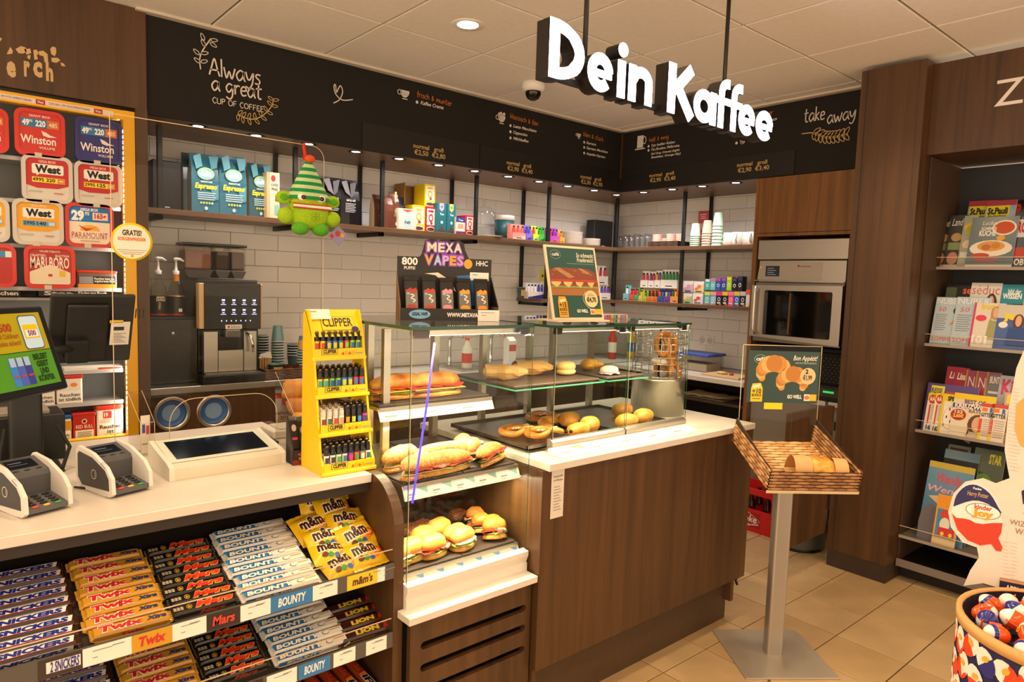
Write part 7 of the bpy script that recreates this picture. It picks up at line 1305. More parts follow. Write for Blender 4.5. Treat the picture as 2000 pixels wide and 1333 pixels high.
m = MB().box((0, 0, 0), (.15, .05, .018), P('#d8d2cc', .5)); f = Face(m, (0, -.0002, 0)); [f.rect(.005+i*.014, .001, .017+i*.014, .017, P(c, .5), 1) for i, c in enumerate(('#e0605a', '#8a4ab8', '#c8303a', '#e89a3a', '#4ab85a', '#3a6ac8', '#e8c83a', '#c85a9a', '#5aa8c8', '#e05a3a'))]; m.thing('vape_strip', 'low strip of colourful vape boxes on top of the right case', 'carton', (2.33, 2.10, 1.4475), math.radians(-6))
for k, px in enumerate((1263, 1332)): q = at(px, 628, 2, 1.46); MB().lathe([(.0001, 0), (.012, 0), (.012, .012), (.021, .02), (.021, .034), (.012, .042), (.0001, .043)], BLACK, n=16).thing('black_knob', f'{("left", "right")[k]} round black knob on the glass top of the right case', 'knob', ((2.30, 2.49)[k], 2.30, 1.4472))
# ---------------------------------------------------------------- illuminated sign
sg = root('letter_sign', 'illuminated white letter sign reading Dein Kaffee hung on black rods', 'sign', (0, 1.60, 0)); SGM = P('#f4f6ff', .4, emit=7); SD = P('#17120f', .45)
def S(px, py): q = at(px, py, 1, 1.60); return q.x, q.z
zb = S(1080, 151)[1]; D0 = .062
def stroke_poly(pts, w):
    n = len(pts); L, R = [], []
    for i in range(n):
        a = pts[max(i-1, 0)]; b = pts[min(i+1, n-1)]; dx, dy = b[0]-a[0], b[1]-a[1]; d = math.hypot(dx, dy) or 1; ww = w[i] if isinstance(w, list) else w; L.append((pts[i][0]-dy/d*ww/2, pts[i][1]+dx/d*ww/2)); R.append((pts[i][0]+dy/d*ww/2, pts[i][1]-dx/d*ww/2))
    return L, R
def letter(strokes, dots=()):
    fm, sm = MB(), MB()
    for pts, w in strokes:
        L, R = stroke_poly(pts, w); n = len(L)
        fm.add([(x, 0, z) for x, z in R+L], [(i, i+1, n+i+1, n+i) for i in range(n-1)], SGM)
        ring = R+L[::-1]; k = len(ring)
        sm.add([(x, .003, z) for x, z in ring]+[(x, D0, z) for x, z in ring], [(i, (i+1) % k, k+(i+1) % k, k+i) for i in range(k)], SD); sm.add([(x, D0, z) for x, z in R+L], [(n+i, n+i+1, i+1, i) for i in range(n-1)], SD)
        fm.add([(x, 0, z) for x, z in ring]+[(x, .003, z) for x, z in ring], [(i, (i+1) % k, k+(i+1) % k, k+i) for i in range(k)], SGM)
    for cx, cz, r in dots:
        p = ellp(cx, cz, r, r, 20); fm.prism(p, 0, .003, SGM, 'xz'); sm.prism(p, .003, D0, SD, 'xz')
    o = sm.obj('letter_box', sg); fm.obj('lit_face', o)
CH_, XH = S(1080, 33)[1]-zb, (S(1080, 33)[1]-zb)*.69; wd = .042
def lx(px, py=190): return S(px, py)[0]
def arcp(cx, cz, rx, rz, a0, a1, n=18): return [(cx+rx*math.cos(math.radians(a0+(a1-a0)*i/n)), cz+rz*math.sin(math.radians(a0+(a1-a0)*i/n))) for i in range(n+1)]
x0, x1 = lx(1074, 95), lx(1142, 110)
letter([([(x0+wd/2, zb), (x0+wd/2, zb+CH_)], wd), (arcp(x0+wd*.7, zb+CH_/2, x1-x0-wd*.7-wd/2, CH_/2-wd*.42, -90, 90), [wd*.84]*5+[wd*1.0]*9+[wd*.84]*5)])
def e_(p0, p1, py):
    a, b = lx(p0, py), lx(p1, py); c = (a+b)/2; r = (b-a)/2; letter([(arcp(c, zb+XH/2, r-wd*.45, XH/2-wd*.42, 5, 318, 22), wd*.88), ([(a+wd*.5, zb+XH*.47), (b-wd*.15, zb+XH*.47)], wd*.55)])
def a_(p0, p1, py):
    a, b = lx(p0, py), lx(p1, py); letter([(arcp((a+b-wd*.3)/2, zb+XH/2, (b-wd*.3-a)/2-wd*.45, XH/2-wd*.42, 0, 360, 24), wd*.88), ([(b-wd*.45, zb), (b-wd*.45, zb+XH)], wd*.9)])
def f_(p0, p1, py):
    a, b = lx(p0, py), lx(p1, py); m = a+(b-a)*.42; letter([([(m, zb), (m, zb+CH_*.78)]+[(m+wd*.95-wd*.95*math.cos(t), zb+CH_*.78+wd*.85*math.sin(t)) for t in (.4, .8, 1.2, 1.5)]+[(b-.001, zb+CH_*.78+wd*.86)], wd*.84), ([(a, zb+XH*.86), (b, zb+XH*.86)], wd*.62)])
e_(1148, 1198, 145); a, b = lx(1205, 160), lx(1223, 160); letter([([((a+b)/2, zb), ((a+b)/2, zb+XH)], wd*.9)], [((a+b)/2+.004, zb+XH+wd*.85, wd*.56)])
a, b = lx(1228, 175), lx(1274, 180); letter([([(a+wd*.45, zb), (a+wd*.45, zb+XH)], wd*.9), ([(a+wd*.6, zb+XH*.62)]+arcp((a+b)/2+wd*.1, zb+XH*.60, (b-a)/2-wd*.55, XH*.40-wd*.42, 165, 0, 10)+[(b-wd*.45, zb)], wd*.88)])
a, b = lx(1305, 190), lx(1356, 210); letter([([(a+wd/2, zb), (a+wd/2, zb+CH_)], wd), ([(a+wd*.9, zb+CH_*.48), (b-wd*.55, zb+CH_)], wd*1.0), ([(a+wd*1.35, zb+CH_*.56), (b-wd*.35, zb)], wd*1.0)])
a_(1355, 1399, 215); f_(1398, 1424, 215); f_(1422, 1449, 222); e_(1443, 1475, 235); e_(1477, 1510, 242)
MB().box((lx(1074, 95)+.02, .045, zb+.012), (lx(1508, 242)-.02, .062, zb+.03), SD).obj('carrier_rail', sg)
for px in (1140, 1415):
    q = at(px, 155, 1, 1.655); MB().lathe([(.0001, zb+.02), (.0085, zb+.02), (.0085, HC-.002), (.0001, HC-.002)], SD, c=(q.x, .055, 0), n=10).obj('hanging_rod', sg)
# ---------------------------------------------------------------- bread basket stand
AN = math.radians(-36.9); bs = root('bread_stand', 'grey pole stand with a tilted wicker tray and square base plate', 'stand', (2.795, 1.436, 0), AN)
MB().box((-.20, -.20, 0), (.20, .20, .008), P('#b9ae9e', .4, .5), .001, 1).obj('base_plate', bs); MB().prism(rounded(-.036, -.028, .036, .028, .012, 4), .008, .79, P('#b5aea6', .35, .7), 'xy').obj('pole', bs)
# the tray plane: front edge low, back edge high (local -y is the front)
BWD, BDP = .375, .40; TA = math.atan2(.115, .40); TM_ = Matrix.Translation((.02-BWD/2, -.205, .800)) @ Matrix.Rotation(TA, 4, 'X')
m = MB(); m.M = TM_; m.box((-.004, -.004, -.006), (BWD+.004, BDP+.004, 0), ACRYL).box((-.004, -.006, -.008), (BWD+.004, -.003, .004), EDGE2); m.obj('acrylic_tray', bs)
DB = P('#2b180b', .7)
m = MB(); m.M = TM_; m.box((0, 0, .0005), (BWD, BDP, .003), P('#3a2210', .7)); wicker(m, (0, 0, .003), (1, 0, 0), (0, 1, 0), BWD, BDP, 17, 6, '#dcb078', '#c6935a', .004); m.obj('woven_floor', bs, kind='stuff')
m = MB(); m.M = TM_; m.box((0, 0, .003), (BWD, .006, .085), DB); wicker(m, (0, -.0005, .002), (1, 0, 0), (0, 0, 1), BWD, .084, 6, 7, '#b08050', '#916238', .004); wicker(m, (BWD, .0065, .002), (-1, 0, 0), (0, 0, 1), BWD, .084, 6, 7, '#b08050', '#916238', .004); m.obj('woven_front', bs, kind='stuff')
for s in (0, 1):
    m = MB(); m.M = TM_; x = 0 if s == 0 else BWD-.006; m.prism([(0, .003), (BDP, .003), (BDP, .118), (0, .085)], x, x+.006, DB, 'yz'); wicker(m, (x-.0005, BDP, .003), (0, -1, 0), (0, 0, 1), BDP, .092, 6, 8, '#b08050', '#8a5c34', .004); wicker(m, (x+.0065, 0, .003), (0, 1, 0), (0, 0, 1), BDP, .092, 6, 8, '#b08050', '#8a5c34', .004); m.obj('woven_side', bs, kind='stuff')
m = MB(); m.box((-.14, .185, .93), (.225, .189, 1.352), ACRYL)
for a, b in (((-.14, .93), (-.14, 1.352)), ((-.14, 1.352), (.225, 1.352)), ((.225, 1.352), (.225, .93))): m.tube([(a[0], .186, a[1]), (b[0], .186, b[1])], .0016, EDGE2, 4)
m.obj('clear_back_panel', bs)
m = MB().box((-.115, .178, 1.092), (.215, .181, 1.328), P('#1f3f3c', .4)); f = Face(m, (-.115, .178, 1.092)); W_, H_ = .33, .236; CR1, CR2 = P('#c88a3e', .5), P('#e0ac60', .5)
def crprint(cx, cy, s, fl):
    for i in range(11):
        a = math.radians(205-23*i); r = s*(.17+.33*math.sin(PI*(i+.5)/11)); f.ell(cx+s*.78*math.cos(a), cy+s*.62*math.sin(a)-s*.25, r*1.0, r*1.05, (CR1, CR2, P('#b87830', .5))[i % 3], 2+(5-abs(5-i))*.2, 16)
crprint(.118, .152, .075, 1); crprint(.208, .108, .070, 1)
f.ring(.055, .198, .030, .020, .002, P('#8fb0a0', .5), 1, 24).txt('café', .055, .191, .017, PAPER, 'c', .042, .03).txt('Bon Appétit!', .262, .196, .022, P('#efe6d0', .5), 'c', .112, .01, .25).txt('ZWEI BUTTERCROISSANTS', .265, .180, .008, P('#b9c4ba', .5), 'c', .10)
f.ell(.278, .125, .036, .038, P('#e3c08c', .5), 4, 28).txt('2', .272, .137, .019, INK, 'c', .014, .04, 0, 5).txt('€1,99', .276, .108, .021, INK, 'c', .042, .03, 0, 5).poly([(.018, .004), (.072, .004), (.072, .065), (.062, .09), (.024, .086), (.018, .065)], P('#e6c21e', .5), 3).poly([(.024, .076), (.06, .086), (.06, .072), (.026, .064)], P('#efe6c8', .5), 4).txt('+10', .045, .042, .021, P('#3a3216', .5), 'c', .042, .03, 0, 4).txt('BONUS', .045, .028, .012, P('#3a3216', .5), 'c', .044, .03, 0, 4).rect(.026, .016, .064, .02, P('#7a6a22', .5), 4)
f.txt('GO WELL', .222, .022, .016, PAPER, 'c', .068, .04, 0, 3).rect(.266, .012, .324, .042, P('#e3b41e', .5), 3).rect(.266, .012, .292, .042, PAPER, 4).ell(.279, .027, .012, .010, P('#d8742a', .5), 5, 14); m.obj('poster_card', bs)
MB().box((-.03, .179, 1.062), (.055, .181, 1.093), YEL).obj('yellow_tab', bs)
cw = TM_.translation; Mw = Matrix.Translation((2.795, 1.436, 0)) @ Matrix.Rotation(AN, 4, 'Z') @ TM_
def inbasket(x, y, z): return Mw @ Vector((x, y, z))
br = root('bagged_bread', 'clear topped brown paper bag of croissants lying in the wicker tray', 'bread bag', inbasket(.245, .085, .0105), 0, None, (Mw.to_3x3() @ Matrix.Rotation(math.radians(-6), 3, 'Z')).to_euler())
MB().blob((0, 0, .042), (.085, .058, .044), FLAKY, 20, 10, .85, .16, 2, 5).obj('bread', br); m = MB(); KP = P('#c99a62', .6, grain=.08, gs=10)
for x0, x1 in ((-.115, -.045), (.045, .10)):
    n = 14; vs = []
    for x in (x0, x1):
        for j in range(n+1): a = PI*j/n; vs.append((x, .066*math.cos(a), max(.001, .092*math.sin(a))))
    m.add(vs, [(j, j+1, n+1+j+1, n+1+j) for j in range(n)], KP, True)
m.box((-.12, -.06, .0), (.10, .06, .002), KP); m.obj('paper_bag', br); m = MB(); n = 14; vs = []
for x in (-.045, .045):
    for j in range(n+1): a = PI*j/n; vs.append((x, .067*math.cos(a), max(.001, .093*math.sin(a))))
m.add(vs, [(j, j+1, n+1+j+1, n+1+j) for j in range(n)], glassmat('film', (.97, .95, .9), 1.5, .05), True); m.obj('clear_film', br)
MB().blob((0, 0, .014), (.05, .022, .016), CRUSTD, 14, 8, .9, .08).thing('bread_stick', 'short bread roll lying behind the front wicker wall', 'bread roll', inbasket(.07, .03, .0105), 0, None, Mw.to_3x3().to_euler())
# ---------------------------------------------------------------- magazine rack
rkx = 4.60; mr = root('magazine_rack', 'dark magazine rack with stepped clear-edged shelves', 'magazine rack', (0, 0, 0))
MB().box((rkx, -1.6, .1), (rkx+.02, 1.43, 2.34), P('#2b2d33', .6)).box((4.13, 1.418, .1), (rkx, 1.428, 2.34), P('#4a3626', .5)).obj('back_panel', mr)
MB().box((4.19, -1.6, 0), (rkx, 1.428, .10), P('#1d1512', .6)).box((4.10, -1.6, .10), (rkx, 1.42, .108), P('#17120f', .5)).box((4.092, -1.6, .086), (4.10, 1.42, .128), P('#7a7068', .4)).obj('plinth', mr)
SHV = [(4.315, 1.763), (4.235, 1.336), (4.205, .852), (4.092, .268)]
for x, z in SHV:
    MB().box((x, -1.6, z-.012), (rkx, 1.416, z-.006), P('#6a625c', .4)).box((x-.004, -1.6, z-.016), (x, 1.416, z+.0), P('#9a8f86', .3)).obj('shelf', mr); MB().box((x-.004, -1.6, z), (x-.001, 1.416, z+.052), ACRYL).box((x-.0045, -1.6, z+.050), (x-.0005, 1.416, z+.0525), EDGE2).obj('clear_lip', mr)
def mag(label, pxl, pxr, pyt, sh, dx, col, ops, lean=14, cat='magazine', name='magazine', z=None, th=.005):
    x = SHV[sh][0]+dx; zb = (z if z is not None else SHV[sh][1]-.0055); k = math.radians(lean); pm = (pxl+pxr)/2
    a = at(pxl, pyt+60, 0, x+.04).y; b = at(pxr, pyt+60, 0, x+.04).y; h = 0.1; xt = x+.06
    for _ in range(4): h = (at(pm, pyt, 0, xt)[2]-zb)/math.cos(k); xt = x+h*math.sin(k)
    w = a-b; m = MB().box((0, 0, 0), (w, th, h), P('#e4dfd6', .4)); f = Face(m, (0, -.0003, 0), lift=.0004); f.rect(0, 0, w, h, P(col, .25), 1); art(f, w, h, ops, 2)
    return m.thing(name, label, cat, (x, a, zb), 0, None, (Matrix.Rotation(-PI/2, 3, 'Z') @ Matrix.Rotation(-k, 3, 'X')).to_euler())
face_ = lambda cx, cy, r, hair='#3a2418': [('e', cx, cy-.02, r*1.25, r*1.25, hair), ('e', cx, cy-.01, r*.72, r*.95, '#d8a888'), ('p', [(cx-r*1.1, cy-r*.6), (cx-r*.5, cy-r*2.4), (cx-r*1.3, cy-r*2.2)], hair)]
STP = lambda: [('r', 0, .92, 1, 1, '#a83a4a'), ('r', .05, .72, .8, .92, '#e3d81e'), ('t', 'St.Pauli', .42, .80, .09, '#1a1a1a', .66, .05), ('t', 'Nachrichten', .42, .74, .05, '#1a1a1a', .6, .02), ('r', 0, .62, 1, .70, '#a83a4a'), ('e', .8, .4, .2, .25, '#c89a80')]
mag('blue and yellow magazine at the left of the top row', 1882, 1935, 393, 0, .10, '#8aa8c8', STP()); mag('blue and yellow magazine behind the kitchen magazine', 1916, 1976, 392, 0, .085, '#8aa8c8', STP()); mag('black magazine with red initials at the right of the top row', 1962, 2010, 392, 0, .10, '#141012', [('t', 'P', .4, .78, .16, '#b81e2a', .2, .05), ('t', 'Milena', .6, .66, .07, '#e8e0d8', .7, .02)])
LAND = [('t', 'Land', .45, .80, .14, '#efe9e0', .62, 0, .25), ('e', .5, .58, .3, .08, '#b0925a'), ('r', .1, .34, .9, .48, '#7a8a58'), ('e', .45, .18, .3, .12, '#b07a60'), ('r', 0, 0, 1, .06, '#cfc6bc')]
mag('dark food magazine at the far left of the top shelf', 1829, 1856, 424, 0, .055, '#38383a', LAND); mag('dark food magazine second from the left on the top shelf', 1849, 1884, 421, 0, .04, '#38383a', LAND); mag('magazine with a yellow corner beside the large kitchen magazine', 1876, 1902, 422, 0, .03, '#9aa090', [('p', [(.1, .8), (.9, .95), (.9, .8), (.2, .7)], '#e0b82a'), ('e', .5, .7, .3, .1, '#a8a83a'), ('e', .5, .45, .35, .08, '#d8c0a0'), ('r', .1, .2, .9, .3, '#cfc8bc')])
mag('large kitchen magazine with pasta and bread on the cover', 1892, 1983, 424, 0, .015, '#5d7078', [('e', .72, .78, .26, .15, '#efe6d8'), ('e', .72, .78, .22, .12, '#c8501e'), ('t', 'Lecker', .42, .84, .08, '#f0ece4', .36, 0, .2), ('t', 'SOMMER', .4, .74, .06, '#f0ece4', .34, .02), ('t', 'KÜCHE', .38, .63, .10, '#f0ece4', .36, .04), ('e', .68, .58, .09, .05, '#e8a82a'), ('e', .5, .38, .46, .16, '#e6ded0'), ('e', .5, .42, .30, .10, '#d89a4a'), ('e', .4, .40, .10, .06, '#b8702a'), ('e', .6, .43, .10, .06, '#c8802e'), ('e', .3, .24, .2, .05, '#b8442a'), ('l', .2, .16, .7, .05, 2, '#c8423a'), ('r', 0, 0, 1, .06, '#cfc6bc')])
mag('blue magazine with red stripes at the right edge of the top shelf', 1972, 2012, 424, 0, .03, '#3a4254', [('r', .2, .6, .9, .95, '#cfd4d8'), ('t', 'RO', .5, .7, .2, '#b82a34', .5, .05), ('r', 0, .2, 1, .4, '#b83a30'), ('t', 'OB', .6, .06, .12, '#e8e0d8', .5, .03)])
mag('black magazine with orange title at the back left of the second shelf', 1840, 1892, 556, 1, .08, '#1c1a1a', [('r', 0, .3, .4, .95, '#3a4a2a'), ('t', 'se', .8, .85, .12, '#d8641e', .32, .02)]); mag('white fashion magazine with red script title', 1888, 1948, 553, 1, .075, '#d8d4d0', [('t', 'séduc', .5, .82, .15, '#b83a4a', .9, -.01)]+face_(.72, .66, .16)); mag('blue science magazine at the back of the second shelf', 1942, 1994, 556, 1, .08, '#1f8a9e', [('t', 'bild der', .62, .86, .07, '#f0f4f4', .5, .02), ('t', 'WISSEN', .55, .78, .08, '#f0f4f4', .72, .04), ('r', .6, 0, 1, .7, '#12303a')]); mag('yellow lettered magazine cut off at the right of the second shelf', 1984, 2016, 557, 1, .09, '#b8b0a8', [('t', '61', .5, .7, .2, '#e0d020', .6, .05)])
NB = [('t', 'NUBER', .5, .86, .12, '#dfe8ee', .9, 0), ('t', '50', .28, .70, .09, '#c84a4a', .28, 0, .1), ('l', .08, .62, .5, .045, 8, '#8a94a0'), ('e', .85, .72, .16, .08, '#3a2418'), ('p', [(.6, .42), (1, .46), (1, .64), (.85, .6)], '#c88a6a'), ('t', 'SOMMER', .5, .08, .09, '#d8603a', .9, 0)]
mag('pale blue health magazine at the left of the second shelf', 1822, 1875, 581, 1, .03, '#b0c4d2', NB); mag('pale blue health magazine second from the left on the second shelf', 1862, 1930, 581, 1, .022, '#b0c4d2', NB)
mag('white craft magazine with yellow title and pink spine', 1897, 1958, 592, 1, .014, '#d8d2c4', [('t', 'burda', .6, .86, .13, '#e0c01e', .7, .03), ('r', 0, 0, .07, 1, '#c83a6a'), ('e', .28, .66, .18, .07, '#d83a5a')]+face_(.72, .80, .12, '#b08a5a')+[('p', [(.55, .62), (.95, .6), (.98, .2), (.5, .2)], '#9a9a6a'), ('t', '101', .32, .1, .16, '#f2f0f4', .5, .06)]); mag('blue craft magazine with yellow title at the right of the second shelf', 1944, 2010, 596, 1, .012, '#39589a', [('r', 0, .7, 1, 1, '#c8c4ba'), ('t', 'jo', .4, .68, .16, '#e8d01e', .4, .06)]+face_(.66, .66, .13, '#5a3420')+[('p', [(.4, .5), (.95, .5), (.95, .1), (.35, .1)], '#24478a'), ('e', .22, .55, .14, .07, '#e8e4dc')])
LI = [('r', 0, .7, 1, 1, '#a82a44'), ('t', 'Lisa', .5, .82, .10, '#f4e8e4', .6, .03, .2), ('r', .05, .35, .95, .6, '#4a7ac0'), ('e', .3, .45, .15, .1, '#e8c83a'), ('e', .65, .5, .2, .1, '#e0e4e8')]
mag('pink magazine at the back left of the third shelf', 1840, 1874, 716, 2, .10, '#b83a54', LI); mag('pink magazine second at the back of the third shelf', 1856, 1884, 718, 2, .095, '#b83a54', LI)
for k in range(3): mag(f'{ORD[k]} rose knitting magazine in the back row of the third shelf', 1878+k*20, 1902+k*22, 723+k*2, 2, .09-.006*k, '#9a3a5a', [('t', 'N', .5, .75, .16, '#e8d8d8', .5, 0), ('r', 0, 0, .12, 1, '#b8923a'), ('l', .2, .6, .9, .06, 3, '#d8a8b0'), ('e', .5, .4, .3, .1, '#d8a090')])
mag('grey magazine with a yellow masthead at the back of the third shelf', 1922, 1950, 731, 2, .07, '#6a6a74', [('t', 'BUNTE', .5, .86, .10, '#e8d8d4', .8, .04), ('r', .1, .3, .9, .5, '#b8b03a'), ('l', .1, .7, .9, .08, 4, '#c8c4c0')]); mag('pale magazine with pink initials at the back right of the third shelf', 1944, 2000, 735, 2, .065, '#a8b0b8', [('t', 'KiK', .5, .72, .22, '#c83a6a', .8, .04)]+face_(.35, .45, .14)+face_(.75, .4, .14, '#7a5a3a'))
RT_ = [('r', 0, .8, 1, 1, '#e0c820'), ('e', .4, .84, .32, .12, '#c8342a'), ('t', 'RÄ', .4, .80, .09, '#f4ecdc', .4, .04), ('r', .2, .2, .34, .7, '#c8402a'), ('l', .4, .66, .9, .05, 8, '#a8a098'), ('t', '162', .5, .05, .10, '#24428a', .6, .06)]
mag('purple puzzle special at the back of the front row', 1805, 1905, 752, 2, .045, '#5a4a8a', [('r', .08, .75, .35, .95, '#e0d82a'), ('t', 'REISE', .2, .8, .1, '#3a2a6a', .22, .03), ('t', 'SPECIAL', .66, .72, .13, '#d83a3a', .55, .04), ('r', .1, .1, .9, .6, '#d8d0c8')]); mag('yellow puzzle booklet at the left of the third shelf', 1808, 1832, 768, 2, .025, '#e6e0d2', RT_); mag('yellow puzzle booklet second from the left', 1822, 1844, 768, 2, .018, '#e6e0d2', RT_)
mag('crossword booklet with a black and white grid', 1836, 1870, 770, 2, .014, '#e6dfd0', [('r', 0, .82, 1, 1, '#e0c820'), ('t', 'SPIEL', .6, .84, .1, '#2a2418', .6, .06), ('r', 0, 0, .14, 1, '#e0c820'), ('r', .2, .15, .95, .68, '#efe9df'), ('g', .57, .41, .38, .28, .02, '#c8402a')]+[('r', .25+.12*(i % 5), .2+.1*(i*2 % 5), .31+.12*(i % 5), .26+.1*(i*2 % 5), '#1a1a1a') for i in range(12)])
mag('large crossword magazine with a smiling woman on the cover', 1858, 1940, 771, 2, .008, '#ddd2bc', [('r', 0, .86, 1, 1, '#e6c81e'), ('t', 'BEST OF', .52, .78, .09, '#5a3a6a', .5, .03), ('r', 0, .66, .95, .76, '#3a2a6a'), ('t', 'KREUZWORT', .5, .67, .09, '#f4eee4', .9, .04), ('t', 'RÄTSEL', .62, .58, .07, '#8a5a2a', .42, .03), ('e', .17, .50, .19, .13, '#a8241e'), ('t', '132', .17, .53, .07, '#f0e2c8', .2, .03), ('t', '2,60€', .17, .44, .07, '#f0d83a', .26, .04)]+face_(.66, .34, .19, '#5a3a28')+[('p', [(.5, .15), (.85, .15), (.95, 0), (.4, 0)], '#c8bca8'), ('p', [(.6, .24), (.72, .24), (.69, .21), (.63, .21)], '#f4f0ea')])
for k in range(2): mag(f'{("left", "right")[k]} narrow grid puzzle booklet at the right of the third shelf', 1912+k*20, 1938+k*26, 788+k*2, 2, .004, '#e2dcd0', [('r', 0, .9, 1, 1, '#c84a3a'), ('r', .1, .78, .5, .88, '#e07a3a'), ('t', 'R', .8, .76, .12, '#2a6aa8', .26, .06), ('t', 'GITTER', .5, .64, .10, '#1a1a1a', .9, .03), ('r', 0, 0, .22, .58, '#d84a2a'), ('r', 0, 0, .22, .2, '#e8d020'), ('l', .3, .55, .95, .06, 8, '#b8b0a6')], name='puzzle_booklet')
mag('colourful gossip magazine cut off behind the white cardboard', 1956, 1996, 768, 2, .03, '#c8a8a0', [('t', 'GL', .5, .3, .12, '#c82a3a', .6, .04), ('r', .1, .78, .6, .96, '#e8d83a')]+face_(.5, .62, .2, '#a8783a'))
WD = lambda c: [('t', 'Wendy', .5, .74, .13, '#c8424a', .56, .02, .25), ('r', 0, .92, 1, 1, '#b9a83a'), ('t', 'Wendy', .5, .62, .08, '#d8a0b8', .9, .02, .2), ('p', [(.3, .0), (.75, .1), (.68, .55), (.45, .6), (.38, .3)], '#b98a60'), ('p', [(.1, .55), (.7, .62), (.55, .48), (.35, .46)], '#d9c090'), ('e', .2, .2, .22, .25, '#6a6470')]
mag('horse magazine in a shiny bag on the lowest shelf', 1802, 1892, 905, 3, .06, '#4a7aa0', WD(0), 16); mag('second bagged horse magazine behind on the lowest shelf', 1830, 1900, 880, 3, .12, '#3a6a8a', [('r', 0, .7, 1, .9, '#14161c'), ('t', '2', .8, .72, .12, '#d8e0e8', .12, .04), ('r', .6, .55, .95, .66, '#a88a2a')], 16); mag('green and yellow comic bag at the back of the lowest shelf', 1888, 1950, 876, 3, .13, '#3a4a2e', [('t', 'STAR', .7, .86, .09, '#d8d03a', .4, .05), ('e', .4, .6, .35, .15, '#5a8a3a'), ('e', .6, .35, .3, .16, '#8a7a5a'), ('r', .1, .1, .9, .2, '#b83a6a')], 16)
mag('dark bagged comic at the back left of the lowest shelf', 1836, 1880, 868, 3, .17, '#2a2a24', [('e', .5, .7, .3, .14, '#6a5a3a'), ('r', .1, .85, .9, .97, '#5a2a24')], 16); mag('orange childrens magazine at the front of the lowest shelf', 1826, 1872, 968, 3, .012, '#e0962a', [('r', .08, .16, .92, .72, '#2a8ac0'), ('e', .5, .62, .3, .1, '#c8402a'), ('e', .45, .42, .22, .14, '#e0d8cc'), ('r', .2, .2, .9, .36, '#c82a2a'), ('e', .4, .24, .08, .04, '#e8c82a'), ('e', .75, .24, .08, .04, '#e8c82a'), ('r', 0, .02, 1, .14, '#d8c8a0')], 12)
# ---------------------------------------------------------------- barrel of chocolate eggs
bcx, bcy, bz, brd = 2.275, .345, .73, .262
ba = root('egg_barrel', 'round cardboard barrel printed with orange and white eggs', 'display barrel', (bcx, bcy, 0)); TAN = P('#c8985a', .6)
NAVY = P('#1f1d4e', .5)
MB().lathe([(.0001, 0), (brd-.012, 0), (brd-.004, .3), (brd-.002, bz-.03)], NAVY, n=48).lathe([(brd-.0135, bz-.004), (brd-.015, bz-.13), (.0001, bz-.13)], P('#15132e', .6), n=40).obj('barrel_wall', ba)
MB().lathe([(brd-.004, bz-.028), (brd+.001, bz-.027), (brd+.002, bz+.001), (brd-.012, bz+.001), (brd-.012, bz-.01)], TAN, n=48).obj('rim_band', ba)
m = MB(); rnd = random.Random(11)
def patch(th, z, rx, rz, mat, l, rot=0, half=None):
    pts = ellp(0, 0, rx, rz, 14) if half is None else ellp(0, 0, rx, rz, 10, half, half+PI); out = []
    for x, y in pts:
        c, s = math.cos(rot), math.sin(rot); a = th+(x*c-y*s)/brd; R = brd-.0015+l*.0006; out.append((R*math.cos(a), R*math.sin(a), z+x*s+y*c))
    m.add(out, [list(range(len(out)))], mat)
EO, EW, EBL, EY = P('#d8421e', .45), P('#e8e2da', .45), P('#2a2a78', .45), P('#d8a83a', .45)
for r_ in range(8):
    for k in range(16):
        th = PI*.55+k*.0+(k+.5*(r_ % 2))*.215; z = bz-.06-r_*.075+rnd.uniform(-.012, .012); ro = rnd.uniform(-.9, .9); patch(th, z, .028, .038, EW, 1+k % 2*.3, ro); patch(th, z, .028, .038, EO if k % 4 else EBL, 1.8+k % 2*.3, ro, PI+rnd.uniform(-.4, .4)); patch(th, z+.008, .012, .008, EY, 2.6, ro)
m.obj('egg_print', ba)
def eggmesh(v):
    m = MB(); n = 16; prof = [(-1, 0), (-.92, .38), (-.72, .69), (-.4, .91), (-.05, 1), (.3, .96), (.6, .80), (.85, .50), (.97, .22), (1, 0)]; L, R = .035, .0258
    def seg(a, b, mat): m.lathe([(max(.0001, R*prof[i][1]), L*prof[i][0]) for i in range(a, b)], mat, n=n)
    lo, hi = P('#e8541a', .18), P('#ece6de', .2); seg(0, 6, lo if v != 2 else hi); seg(5, 10, hi if v != 2 else P('#26267c', .2))
    m.box((-R-.004, -.0015, -L*.5), (R+.004, .0015, L*.5), lo, .001, 1)
    f = Face(m, (0, -R*.985, -.004), lift=.0009); f.ell(0, .006, .010, .007, P('#e8b82a', .3), 1, 14).txt('Joy', 0, .003, .007, P('#b8301e', .3), 'c', .014, .04, 0, 2)
    if v == 1: m.lathe([(R*.97, L*.32), (R*.815, L*.60)], P('#2a2a80', .2), n=16)
    return m.mesh('chocolate_egg')
EM = [eggmesh(v) for v in range(3)]; rnd = random.Random(5); ei = 0; spots = []
for lay in range(2):
    for rr, n_ in ((.0, 1), (.066, 6), (.132, 12), (.200, 18)):
        for k in range(n_):
            a = 2*PI*k/n_+lay*.3+rr*9; spots.append((rr*1.0*math.cos(a), rr*1.0*math.sin(a), bz-.072+lay*.056+(.030*(1-rr/.22) if lay else 0), lay))
vis = [s for s in spots if s[3] == 1]
